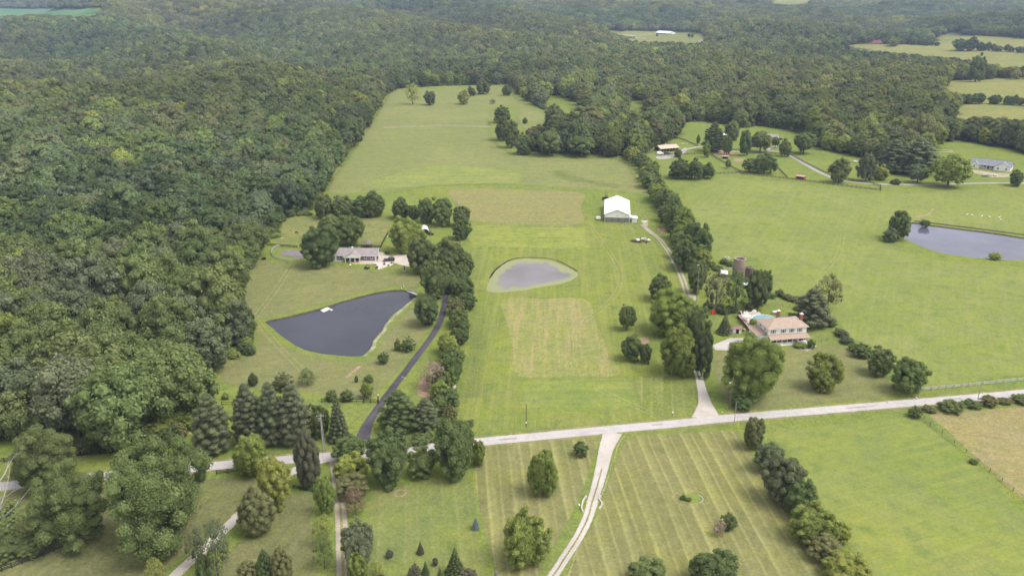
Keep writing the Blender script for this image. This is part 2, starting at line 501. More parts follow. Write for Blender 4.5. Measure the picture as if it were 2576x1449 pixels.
# --- sheets laid on the ground, each a few millimetres above the last, with ragged edges
def sheet(name, pix, mat, z, feather=1.0, k=4, world=None):
    L = ccw(world if world else world_loop(pix, True, k))
    I = inset(L, feather)
    n = len(L); v = []; e = []
    pts = [Vector((p.x, p.y)) for p in L] + [Vector((p.x, p.y)) for p in I]
    ed = [(i, (i + 1) % n) for i in range(n)] + [(n + i, n + (i + 1) % n) for i in range(n)]
    xa, xb, ya, yb = min(p.x for p in L), max(p.x for p in L), min(p.y for p in L), max(p.y for p in L)
    holes = [H for H in loops_p if any(xa < p.x < xb and ya < p.y < yb for p in H)]
    for H in holes:
        i0 = len(pts); pts += [Vector((p.x, p.y)) for p in H]; ed += [(i0 + i, i0 + (i + 1) % len(H)) for i in range(len(H))]
    o_, _, f_, ov_, *_ = delaunay_2d_cdt(pts, ed, [], 0, 1e-5)
    Q = np.array([(p.x, p.y) for p in o_]); T = np.array([f for f in f_ if len(f) == 3]); C = Q[T].mean(1)
    oks = inside([(p.x, p.y) for p in L], C[:, 0], C[:, 1])
    for H in holes: oks &= ~inside([(p.x, p.y) for p in H], C[:, 0], C[:, 1])
    T = T[oks]
    edge = [1.0 if any(q >= n for q in ov_[i]) else 0.0 for i in range(len(o_))]
    V = np.concatenate([Q, np.zeros((len(Q), 1))], 1); V[:, 2] = hgt(V[:, 0], V[:, 1]) + z
    me = mesh_np(name, V, [T], [mat])
    a = me.attributes.new('edge', 'FLOAT', 'POINT'); a.data.foreach_set('value', np.array(edge, np.float32))
    o = link(name, me); tag(o, kind='structure')
    return o

def ribbon(name, pix, width, mat, z, feather=0.35, k=8, world=None, shift=0.0):
    L = catmull(world, False, k) if world else world_loop(pix, False, k)
    n = len(L)
    if isinstance(width, (int, float)): width = [width] * 2
    wi = np.interp(np.linspace(0, 1, n), np.linspace(0, 1, len(width)), width)
    V, E, F = [], [], []
    for i, p in enumerate(L):
        d = (L[min(i + 1, n - 1)] - L[max(i - 1, 0)]); d.z = 0; d.normalize(); s = Vector((-d.y, d.x, 0))
        w = wi[i] / 2
        for off, ed in ((-w - feather / 2, 0), (-w + feather / 2, 1), (w - feather / 2, 1), (w + feather / 2, 0)):
            q = p + s * (off + shift); V.append((q.x, q.y, float(hgt(q.x, q.y)) + z)); E.append(ed)
        if i:
            a = 4 * (i - 1)
            F += [(a + j + 1, a + j, a + j + 4, a + j + 5) for j in range(3)]
    me = mesh_np(name, V, [np.array(F)], [mat])
    at2 = me.attributes.new('edge', 'FLOAT', 'POINT'); at2.data.foreach_set('value', np.array(E, np.float32))
    o = link(name, me); tag(o, kind='structure')
    return o, L

def ang(p, q):
    a, b = at(*p), at(*q); return atan2(b.y - a.y, b.x - a.x)

# field and lawn sheets (picture outlines of real parcels, laid where they are)
A_N = ang((1330, 1000), (1345, 780))          # the long axis of the centre field
A_L = ang((1637, 1106), (1706, 1262))         # mowing direction of the two front lawns
STRAW, TAN = (0.34, 0.30, 0.12), (0.30, 0.25, 0.12)
m_upper = grass('upper_hay_meadow', (0.170, 0.212, 0.056), (0.205, 0.232, 0.066), (0.14, 0.185, 0.048), 0.012, edge=True, streak=(0.06, (0.23, 0.26, 0.09), 0.45), rough_tuft=0.8)
sheet('hay_meadow', [(815, 480), (862, 410), (908, 345), (948, 283), (975, 242), (1005, 228), (1270, 224), (1300, 250), (1345, 275), (1375, 290), (1368, 312),
      (1330, 328), (1300, 310), (1296, 262), (1246, 275), (1238, 340), (1290, 385), (1400, 398), (1560, 402), (1600, 440), (1640, 490), (1560, 484), (1300, 468), (1120, 466), (1020, 480), (900, 488)],
      m_upper, 0.02, 5.0)
m_mid = grass('centre_field_grass', (0.155, 0.21, 0.036), (0.195, 0.235, 0.042), (0.115, 0.175, 0.035), 0.03, edge=True, streak=(A_N, (0.24, 0.265, 0.06), 0.5), stripe=(A_N, 5.2, (0.225, 0.26, 0.062), 0.45), dry=((0.22, 0.235, 0.075), 0.64, 0.05), rough_tuft=0.7)
sheet('centre_field', [(1168, 580), (1190, 560), (1480, 560), (1600, 570), (1690, 660), (1712, 740), (1650, 830), (1700, 960), (1755, 1040), (1500, 1070),
      (1190, 1092), (1150, 1050), (1148, 980), (1178, 860), (1172, 700)], m_mid, 0.004, 2.5)
m_plow = grass('stubble_with_green_rows', (0.235, 0.230, 0.080), (0.205, 0.23, 0.07), (0.215, 0.19, 0.072), 0.03, edge=True, streak=(0.02, (0.185, 0.225, 0.06), 0.9), stripe=(0.02, 5.0, (0.30, 0.215, 0.115), 0.75), rough_tuft=1.0)
sheet('stubble_field', [(1122, 480), (1175, 474), (1300, 476), (1464, 485), (1466, 520), (1467, 563), (1330, 566), (1180, 556), (1150, 520)], m_plow, 0.008, 2.5)
m_strip = grass('bright_cut_grass', (0.21, 0.265, 0.045), (0.25, 0.29, 0.055), (0.16, 0.22, 0.04), 0.03, edge=True, streak=(0.02, (0.12, 0.18, 0.04), 0.5))
sheet('cut_grass_strip', [(1185, 568), (1330, 570), (1470, 574), (1478, 600), (1482, 628), (1330, 624), (1185, 616)], m_strip, 0.010, 3.0)
m_hay = grass('dry_cut_hay', (0.205, 0.245, 0.058), (0.23, 0.25, 0.07), (0.175, 0.225, 0.05), 0.04, edge=True, streak=(A_N, (0.32, 0.265, 0.12), 0.8), rough_tuft=1.0, dry=((0.27, 0.25, 0.10), 0.64, 0.22))
sheet('cut_hay_plot', [(1260, 753), (1370, 750), (1478, 752), (1505, 815), (1540, 890), (1562, 944), (1430, 948), (1300, 946), (1285, 880), (1270, 810)], m_hay, 0.008, 1.4)
m_lush = grass('lush_low_grass', (0.175, 0.24, 0.042), (0.225, 0.27, 0.05), (0.14, 0.21, 0.042), 0.06, edge=True, streak=(0.03, (0.115, 0.18, 0.045), 0.4), rough_tuft=0.7)
sheet('lush_grass_plot', [(1318, 955), (1440, 952), (1585, 948), (1600, 985), (1608, 1026), (1450, 1036), (1312, 1030), (1312, 990)], m_lush, 0.010, 2.2)
m_mow = grass('front_mown_grass', (0.15, 0.20, 0.038), (0.175, 0.215, 0.045), (0.125, 0.175, 0.035), 0.05, edge=True, stripe=(A_N - 0.10, 3.1, (0.26, 0.29, 0.08), 0.7))
sheet('mown_grass_by_drive', [(1592, 950), (1680, 944), (1735, 940), (1752, 985), (1762, 1034), (1690, 1045), (1622, 1048), (1605, 1000)], m_mow, 0.012, 1.2)
LAWN = ((0.172, 0.190, 0.055), (0.192, 0.203, 0.065), (0.145, 0.170, 0.046))
m_lawn = grass('front_lawn_grass', *LAWN, 0.05, edge=True, stripe=(A_L, 3.0, (0.335, 0.325, 0.12), 0.75), dry=((0.20, 0.155, 0.06), 0.62, 0.15), rough_tuft=0.8)
sheet('front_lawn', [(1190, 1195), (1205, 1150), (1240, 1118), (1380, 1106), (1505, 1100), (1508, 1120), (1485, 1190), (1455, 1270), (1410, 1350), (1360, 1449), (1340, 1650), (1260, 1650), (1240, 1430), (1212, 1330)], m_lawn, 0.006, 1.0)
sheet('front_lawn', [(1585, 1098), (1700, 1088), (1830, 1080), (1862, 1092), (1895, 1140), (1950, 1240), (2010, 1330), (2080, 1449), (2110, 1650), (1400, 1650), (1430, 1420), (1480, 1330), (1515, 1250), (1545, 1160)], m_lawn, 0.006, 1.0)
m_green = grass('green_side_lawn', (0.15, 0.20, 0.045), (0.18, 0.215, 0.05), (0.115, 0.165, 0.04), 0.05, edge=True, stripe=(A_L + 0.05, 3.0, (0.215, 0.25, 0.07), 0.5), rough_tuft=0.8)
sheet('side_lawn', [(935, 1235), (1020, 1215), (1180, 1195), (1205, 1330), (1235, 1440), (1250, 1650), (880, 1650), (905, 1400)], m_green, 0.006, 1.5)
m_olive = grass('house_lawn_grass', (0.168, 0.197, 0.060), (0.195, 0.215, 0.072), (0.142, 0.175, 0.048), 0.045, edge=True, streak=(0.30, (0.165, 0.165, 0.05), 0.5), dry=((0.27, 0.22, 0.10), 0.64, 0.12), rough_tuft=0.8)
sheet('house_lawn', [(548, 905), (628, 896), (640, 845), (606, 770), (588, 725), (650, 652), (700, 662), (850, 668), (960, 684), (1050, 686), (1062, 706), (1040, 730), (990, 722), (860, 752), (700, 795), (655, 808),
      (690, 845), (740, 880), (830, 900), (920, 905), (960, 850), (1010, 790), (1060, 760), (1100, 770), (1075, 840), (1000, 940), (930, 1010), (860, 1000), (700, 985), (560, 965)], m_olive, 0.006, 2.0)
sheet('house_lawn', [(1788, 905), (1830, 880), (1940, 880), (2060, 866), (2128, 872), (2190, 915), (2250, 965), (2245, 1000), (2150, 1010), (1990, 1022), (1850, 1034), (1815, 1000)], m_olive, 0.006, 1.5)
sheet('house_lawn', [(700, 600), (722, 550), (800, 548), (980, 548), (985, 560), (975, 600), (955, 618), (850, 612), (760, 618), (690, 616)],
      grass('back_paddock_grass', (0.165, 0.20, 0.05), (0.20, 0.22, 0.065), (0.13, 0.17, 0.04), 0.05, edge=True), 0.006, 2.0)
m_ll = grass('olive_corner_grass', (0.145, 0.170, 0.050), (0.168, 0.185, 0.06), (0.12, 0.145, 0.04), 0.06, edge=True, streak=(1.35, (0.20, 0.20, 0.08), 0.4))  # olive grass of the bottom left lawns, its own colour
sheet('corner_lawn', [(0, 1250), (120, 1215), (300, 1225), (520, 1200), (640, 1200), (640, 1235), (560, 1330), (420, 1449), (380, 1650), (-80, 1650), (-60, 1330)], m_ll, 0.006, 2.0)
sheet('corner_lawn', [(700, 1250), (760, 1235), (790, 1245), (795, 1330), (800, 1650), (470, 1650), (560, 1400), (640, 1320)], m_ll, 0.006, 2.0)
m_tan = grass('dry_brown_pasture', (0.27, 0.225, 0.095), (0.30, 0.25, 0.12), (0.225, 0.215, 0.075), 0.03, edge=True, streak=(-0.25, (0.21, 0.215, 0.075), 0.6))
sheet('brown_pasture', [(2335, 1040), (2450, 1030), (2576, 1018), (2750, 1000), (2850, 1200), (2850, 1420), (2700, 1360), (2576, 1262), (2460, 1160), (2380, 1085)], m_tan, 0.006, 1.5)
m_rt = grass('bright_front_pasture', (0.162, 0.222, 0.045), (0.205, 0.25, 0.05), (0.125, 0.19, 0.042), 0.02, edge=True, streak=(0.35, (0.25, 0.275, 0.05), 0.35), rough_tuft=0.55)
sheet('front_pasture', [(1935, 1085), (2080, 1066), (2280, 1045), (2318, 1052), (2380, 1100), (2460, 1170), (2576, 1278), (2720, 1400), (2800, 1650), (2180, 1650), (2140, 1400), (2060, 1270), (2000, 1170)], m_rt, 0.006, 2.0)
m_rp = grass('right_pasture_grass', (0.17, 0.225, 0.045), (0.205, 0.25, 0.055), (0.135, 0.20, 0.04), 0.03, edge=True, streak=(1.1, (0.225, 0.255, 0.075), 0.4), rough_tuft=0.65)
sheet('right_pasture', [(1718, 480), (1790, 448), (1860, 448), (2000, 460), (2200, 486), (2400, 476), (2560, 470), (2700, 480), (2760, 600), (2650, 600), (2576, 592), (2400, 570), (2290, 555), (2240, 560), (2222, 610),
      (2300, 640), (2420, 660), (2576, 670), (2700, 680), (2800, 700), (2900, 850), (2900, 930), (2576, 948), (2310, 976), (2200, 880), (2130, 850), (2090, 800), (2000, 760), (1940, 740), (1900, 650), (1800, 660), (1770, 600)],
      m_rp, 0.004, 3.0)
PALE = grass('pale_seeding_grass', (0.27, 0.285, 0.13), (0.31, 0.32, 0.165), (0.20, 0.23, 0.08), 0.05, edge=True, alpha=0.55, streak=(0.05, (0.19, 0.225, 0.07), 0.6))
ribbon('seeding_grass_band', [(965, 322), (1040, 318), (1120, 316), (1200, 318), (1235, 320)], 13, PALE, 0.03, 10.0)
sheet('bright_meadow_patch', [(880, 474), (960, 440), (1040, 418), (1120, 410), (1240, 418), (1322, 432), (1324, 462), (1240, 468), (1120, 470), (1010, 478)],
      grass('bright_meadow_grass', (0.20, 0.26, 0.055), (0.235, 0.275, 0.065), (0.16, 0.22, 0.05), 0.03, edge=True, alpha=0.75, streak=(0.08, (0.15, 0.20, 0.05), 0.6)), 0.028, 9.0)
DKG = grass('dark_rank_grass', (0.12, 0.175, 0.045), (0.15, 0.20, 0.05), (0.10, 0.15, 0.04), 0.06, edge=True, alpha=0.45)
ribbon('rank_grass_band', [(1395, 430), (1440, 450), (1500, 462), (1560, 470)], 16, DKG, 0.026, 12.0)
ribbon('rank_grass_band', [(1185, 1000), (1200, 900), (1205, 800)], 9, DKG, 0.014, 7.0)
# bare and mud patches, garden beds
DIRT = grass('bare_reddish_dirt', (0.32, 0.22, 0.14), (0.36, 0.26, 0.17), (0.25, 0.18, 0.11), 0.2, edge=True, rough_tuft=1.0)
STONY = grass('pale_stony_soil', (0.36, 0.31, 0.22), (0.42, 0.36, 0.27), (0.26, 0.23, 0.13), 0.2, edge=True)
for nm, pts, mt, fe in (
    ('bare_patch', [(1650, 573), (1672, 572), (1676, 585), (1658, 586)], DIRT, 0.8),
    ('bare_patch', [(2440, 425), (2480, 432), (2545, 438), (2550, 445), (2500, 447), (2450, 436)], STONY, 1.5),
    ('bare_patch', [(2424, 411), (2438, 413), (2438, 420), (2426, 417)], DIRT, 1.0),
    ('bare_patch', [(1062, 945), (1085, 955), (1090, 985), (1080, 1002), (1048, 995), (1046, 970)], DIRT, 1.2),
    ('bare_patch', [(1790, 372), (1850, 386), (1856, 392), (1800, 391)], DIRT, 0.8),
    ('bare_patch', [(1845, 401), (1870, 400), (1872, 406), (1850, 407)], DIRT, 0.8),
    ('bare_patch', [(1932, 868), (1945, 866), (1952, 885), (1940, 892)], STONY, 0.6),
    ('bare_patch', [(2005, 874), (2050, 868), (2054, 874), (2030, 884)], STONY, 0.6),
    ('bare_patch', [(1605, 850), (1632, 848), (1636, 862), (1612, 866)], DIRT, 1.0),
    ('bare_patch', [(866, 946), (902, 920), (909, 923), (880, 951)], DIRT, 1.2),
    ('bare_patch', [(470, 1080), (492, 1050), (500, 1062), (482, 1092)], DIRT, 1.0),
    ('bare_patch', [(2300, 543), (2330, 539), (2346, 524), (2350, 528), (2334, 544), (2304, 547)], DIRT, 1.0)):
    sheet(nm, pts, mt, 0.016, fe)

# --- ponds: earth banks down to the water
BANKM = grass('earth_bank', (0.085, 0.07, 0.045), (0.12, 0.095, 0.06), (0.07, 0.075, 0.035), 0.3)
REEDM = grass('pale_reed_bank', (0.30, 0.28, 0.17), (0.34, 0.32, 0.22), (0.16, 0.18, 0.07), 0.3)
def water(name, tint, rough=0.06, algae=False, L=None):
    m, n, l = nmat(name)
    out = n.new('ShaderNodeOutputMaterial'); b = n.new('ShaderNodeBsdfPrincipled')
    b.inputs['Base Color'].default_value = (*tint, 1)
    b.inputs['Roughness'].default_value = rough
    b.inputs['IOR'].default_value = 1.33
    tc = n.new('ShaderNodeTexCoord'); P = tc.outputs['Object']
    bp = n.new('ShaderNodeBump'); bp.inputs['Distance'].default_value = 0.012; bp.inputs['Strength'].default_value = 0.5
    l.new(noise(n, l, P, 1.6, 3, 0.6), bp.inputs['Height']); l.new(bp.outputs[0], b.inputs['Normal'])
    murk = noise(n, l, P, 0.05, 3)
    c = mixc(n, l, maprange(n, l, murk, 0.3, 0.7), tint, tuple(t * 1.35 for t in tint))
    if algae:
        ea = n.new('ShaderNodeAttribute'); ea.attribute_name = 'edge'
        nn = noise(n, l, P, 0.16, 5, 0.65, 0.8)
        f = mth(n, l, 'ADD', mth(n, l, 'SUBTRACT', 1.0, ea.outputs['Fac']), mth(n, l, 'MULTIPLY', mth(n, l, 'SUBTRACT', nn, 0.5), 1.5))
        f = maprange(n, l, f, 0.30, 0.42)
        fine = noise(n, l, P, 1.2, 4, 0.7)
        alg = mixc(n, l, fine, (0.20, 0.225, 0.085), (0.32, 0.33, 0.17))
        c = mixc(n, l, mth(n, l, 'MULTIPLY', f, 0.9), c, alg)
        l.new(mth(n, l, 'ADD', mth(n, l, 'MULTIPLY', f, 0.5), rough), b.inputs['Roughness'])
    l.new(c, b.inputs['Base Color'])
    l.new(b.outputs[0], out.inputs['Surface'])
    return m
WZ = -0.45
def pond(L, mat, bank, ring=None, WZ=-0.45):
    n = len(L)
    I = [p + Vector((0, 0, -0.7)) for p in inset(L, 0.7)]
    V = [tuple(p) for p in L] + [tuple(p) for p in I]
    o = link('pond_bank', mesh_np('pond_bank', V, [np.array([(i, (i + 1) % n, n + (i + 1) % n, n + i) for i in range(n)])], [bank]))
    tag(o, kind='structure')
    W = inset(L, 0.25)
    rings = ring or []
    pts = [Vector((p.x, p.y)) for p in W]; ed = [(i, (i + 1) % n) for i in range(n)]
    lvl = [0.0] * n
    for d, e in rings:
        i0 = len(pts); R = inset(L, d)
        cxy = sum((Vector((p.x, p.y)) for p in L), Vector((0, 0))) / n
        R = [Vector((p.x, p.y)) for p in L]; R = [cxy + (q - cxy) * (1 - d) for q in R]
        pts += R; ed += [(i0 + i, i0 + (i + 1) % n) for i in range(n)]; lvl += [e] * n
    o_, _, f_, ov_, *_ = delaunay_2d_cdt(pts, ed, [], 1, 1e-5)
    V = np.array([(p.x, p.y, WZ) for p in o_])
    me = mesh_np('pond_water', V, [np.array([f for f in f_ if len(f) == 3])], [mat])
    a = me.attributes.new('edge', 'FLOAT', 'POINT')
    a.data.foreach_set('value', np.array([lvl[v[0]] if len(v) else 1.0 for v in ov_], np.float32))
    o = link('pond_water', me); tag(o, kind='structure')
pond(loops_p[0], water('deep_dark_water', (0.036, 0.036, 0.050), 0.05), BANKM)
pond(loops_p[1], water('murky_water_with_algae', (0.15, 0.136, 0.14), 0.32, True), REEDM, [(0.13, 0.40), (0.42, 1.0)], -0.10)
pond(loops_p[2], water('open_pond_water', (0.085, 0.085, 0.12), 0.07), BANKM)
# trampled dirt and reed fringes round the rims
ribbon('reed_fringe', [(1045, 750), (1005, 785), (975, 815), (965, 835), (945, 856), (938, 876), (915, 897)], 0.9, REEDM, 0.03, 0.4)
ribbon('mud_rim', [(2300, 556), (2380, 566), (2470, 577), (2576, 591), (2680, 606)], 1.6, BANKM, 0.012, 1.4)
ribbon('mud_rim', [(1232, 700), (1250, 676), (1290, 652), (1345, 648), (1400, 655), (1452, 682)], 0.45, BANKM, 0.012, 0.5)

# --- roads and drives
def gravel(name, c1, c2, rough=1.0, tr=0.5):
    return grass(name, c1, c2, tuple(x * 0.86 for x in c1), 0.08, edge=True, rough_tuft=0.3)
ROADM = gravel('worn_pale_asphalt', (0.44, 0.405, 0.39), (0.48, 0.445, 0.43))
GRAV = gravel('white_limestone_gravel', (0.52, 0.47, 0.43), (0.44, 0.39, 0.34))
GRAV2 = gravel('tan_track_gravel', (0.34, 0.29, 0.225), (0.41, 0.36, 0.29))
GREY = gravel('grey_far_drive_gravel', (0.33, 0.30, 0.28), (0.38, 0.35, 0.33))
BLACK = grass('black_asphalt', (0.075, 0.066, 0.078), (0.10, 0.09, 0.10), (0.055, 0.05, 0.06), 0.1, edge=True, rough_tuft=0.5, streak=(ang((1010, 950), (1105, 820)), (0.13, 0.12, 0.125), 0.5))
VERGE = grass('verge_grass', (0.215, 0.225, 0.07), (0.27, 0.25, 0.11), (0.16, 0.19, 0.045), 0.1, edge=True, alpha=0.75)
road_pts = [(-140, 1238), (100, 1213), (275, 1196), (400, 1184), (540, 1171.5), (680, 1159), (840, 1147), (1000, 1133), (1100, 1122), (1215, 1110.5), (1400, 1093), (1530, 1080.5),
            (1700, 1065), (1850, 1050), (2050, 1033.5), (2250, 1016.5), (2450, 1000), (2576, 988), (2760, 970)]
ribbon('road_verge', road_pts, 6.2, VERGE, 0.018, 1.4)
ribbon('road', road_pts, 3.9, ROADM, 0.028, 0.3)
WEAR = grass('tyre_worn_asphalt', (0.50, 0.465, 0.45), (0.54, 0.50, 0.485), (0.43, 0.40, 0.385), 0.1, edge=True, rough_tuft=0.25, alpha=0.55)
for sh in (-0.85, 0.85): ribbon('road_wear', road_pts, 0.5, WEAR, 0.033, 0.3, shift=sh)
PATCH = grass('dark_road_patch', (0.33, 0.30, 0.29), (0.37, 0.34, 0.33), (0.29, 0.27, 0.26), 0.3, edge=True, rough_tuft=0.3, alpha=0.7)
for a_, b_, w_ in (((1255, 1106), (1300, 1102), 1.2), ((1640, 1069), (1668, 1067), .9), ((2130, 1027), (2200, 1021), .8), ((2380, 1005), (2420, 1002), 1.3)): ribbon('road_patch', [a_, b_], w_, PATCH, 0.037, 0.3)
# limestone drive to the front lawn
GD = [(1541, 1088), (1535, 1104), (1524, 1132), (1514, 1178), (1503, 1220), (1490, 1262), (1480, 1298), (1465, 1332), (1446, 1365), (1424, 1398), (1402, 1432), (1375, 1472), (1345, 1520), (1262, 1650)]
ribbon('gravel_drive', GD, [5.4, 3.6, 2.6, 2.3, 2.2, 2.2, 2.3], GRAV, 0.024, 0.35)
ribbon('drive_grass_strip', GD[3:], 0.42, VERGE, 0.034, 0.3)
# farm lane up to the barn
LANE = [(1778, 1052), (1774, 1015), (1767, 985), (1760, 955), (1752, 925), (1745, 885), (1741, 840), (1738, 800), (1735, 765), (1727, 735), (1716, 700), (1700, 665), (1680, 630), (1660, 603), (1632, 580), (1615, 565)]
ribbon('farm_lane', LANE[:5], [8.5, 3.9, 2.7, 2.4, 2.3], GRAV, 0.024, 0.5)
ribbon('farm_lane', LANE[4:], [2.3, 2.4, 2.6, 2.3, 2.3], GRAV2, 0.022, 0.5)
ribbon('lane_grass_strip', LANE[3:-2], 0.6, m_rp, 0.034, 0.4)
sheet('gravel_pad', [(1726, 742), (1748, 740), (1754, 752), (1742, 766), (1730, 768)], GRAV2, 0.026, 0.8)
sheet('gravel_pad', [(1614, 556), (1632, 556), (1630, 572), (1618, 574)], GRAV2, 0.026, 1.2)
sheet('concrete_driveway', [(1792, 868), (1836, 850), (1870, 850), (1872, 882), (1800, 881)], gravel('house_concrete', (0.42, 0.38, 0.36), (0.47, 0.43, 0.41)), 0.026, 0.2, 1)
# black asphalt drive
ribbon('asphalt_drive', [(909, 1118), (916, 1090), (928, 1062), (950, 1028), (985, 980), (1020, 935), (1055, 888), (1085, 848), (1104, 815), (1114, 785), (1120, 752), (1122, 725), (1108, 700)], [4.4, 2.6, 2.4, 2.4, 2.4, 2.4], BLACK, 0.030, 0.12)
# bottom left drives
ribbon('gravel_drive', [(838, 1152), (800, 1160), (765, 1172), (728, 1190), (692, 1208), (655, 1240), (620, 1275), (585, 1312), (550, 1345), (515, 1380), (475, 1415), (435, 1452), (385, 1505), (240, 1650)], [2.6, 2.8, 2.6, 2.5, 2.5], GRAV, 0.026, 0.7)
ribbon('gravel_drive', [(842, 1160), (848, 1200), (853, 1245), (857, 1290), (860, 1340), (862, 1400), (864, 1460), (870, 1650)], 2.7, GRAV2, 0.024, 0.4)
ribbon('drive_grass_strip', [(852, 1235), (857, 1290), (860, 1340), (862, 1400), (864, 1460), (870, 1650)], 0.7, VERGE, 0.034, 0.3)
# far drives
ribbon('far_drive', [(1700, 388), (1722, 378), (1752, 371), (1775, 371), (1800, 380), (1860, 382), (1930, 381), (1965, 383), (1990, 393), (2030, 416), (2075, 440), (2125, 456), (2200, 463), (2290, 465), (2380, 464), (2480, 461), (2576, 461), (2680, 460)], [3.4, 3.2], GREY, 0.03, 0.5)
ribbon('far_drive', [(1930, 378), (1945, 370), (1975, 366)], 3.2, GREY, 0.03, 0.5)
sheet('far_yard', [(1650, 394), (1690, 388), (1722, 372), (1730, 376), (1712, 394), (1660, 402)], GREY, 0.026, 1.0)
# wheel tracks pressed in the grass
TRACK = grass('pressed_wheel_track', (0.27, 0.285, 0.09), (0.31, 0.31, 0.12), (0.21, 0.24, 0.07), 0.2, edge=True, alpha=0.6)
for pts in ([(1480, 560), (1500, 590), (1530, 630), (1555, 670), (1562, 700), (1548, 740), (1510, 780), (1465, 812), (1440, 850), (1438, 890), (1452, 948)],
            [(1640, 1040), (1560, 1005), (1500, 975)], [(1600, 500), (1608, 530), (1632, 560)],
            [(1590, 505), (1585, 520), (1620, 556)],
            [(590, 860), (640, 800), (700, 720), (736, 664)], [(640, 800), (700, 870), (760, 930)],
            [(2065, 690), (2110, 640), (2120, 585)]):
    for sh in (-0.9, 0.9): ribbon('wheel_track', pts, 0.35, TRACK, 0.020 if sh < 0 else 0.021, 0.3, shift=sh)
for pts, w in (([(1540, 1165), (1525, 1215), (1500, 1275), (1465, 1345), (1430, 1449)], 0.5), ([(1572, 1095), (1555, 1120), (1545, 1160)], 0.5)):
    ribbon('wheel_track', pts, w, TRACK, 0.020, 0.4)
# ------------------------------------------------------------------ trees
def ico(sub=1):
    t = (1 + sqrt(5)) / 2
    v = [(-1, t, 0), (1, t, 0), (-1, -t, 0), (1, -t, 0), (0, -1, t), (0, 1, t), (0, -1, -t), (0, 1, -t), (t, 0, -1), (t, 0, 1), (-t, 0, -1), (-t, 0, 1)]
    v = [np.array(p) / np.linalg.norm(p) for p in v]
    f = [(0, 11, 5), (0, 5, 1), (0, 1, 7), (0, 7, 10), (0, 10, 11), (1, 5, 9), (5, 11, 4), (11, 10, 2), (10, 7, 6), (7, 1, 8), (3, 9, 4), (3, 4, 2),
         (3, 2, 6), (3, 6, 8), (3, 8, 9), (4, 9, 5), (2, 4, 11), (6, 2, 10), (8, 6, 7), (9, 8, 1)]
    for _ in range(sub):
        nf, c = [], {}
        def mid(a, b):
            k = (min(a, b), max(a, b))
            if k not in c: v.append((v[a] + v[b]) / np.linalg.norm(v[a] + v[b])); c[k] = len(v) - 1
            return c[k]
        for a, b, d in f:
            x, y, z = mid(a, b), mid(b, d), mid(d, a)
            nf += [(a, x, z), (b, y, x), (d, z, y), (x, y, z)]
        f = nf
    return np.array(v), np.array(f)
ICO0, ICO1 = ico(0), ico(1)

def unit(a): return a / np.maximum(np.linalg.norm(a, axis=1, keepdims=True), 1e-9)

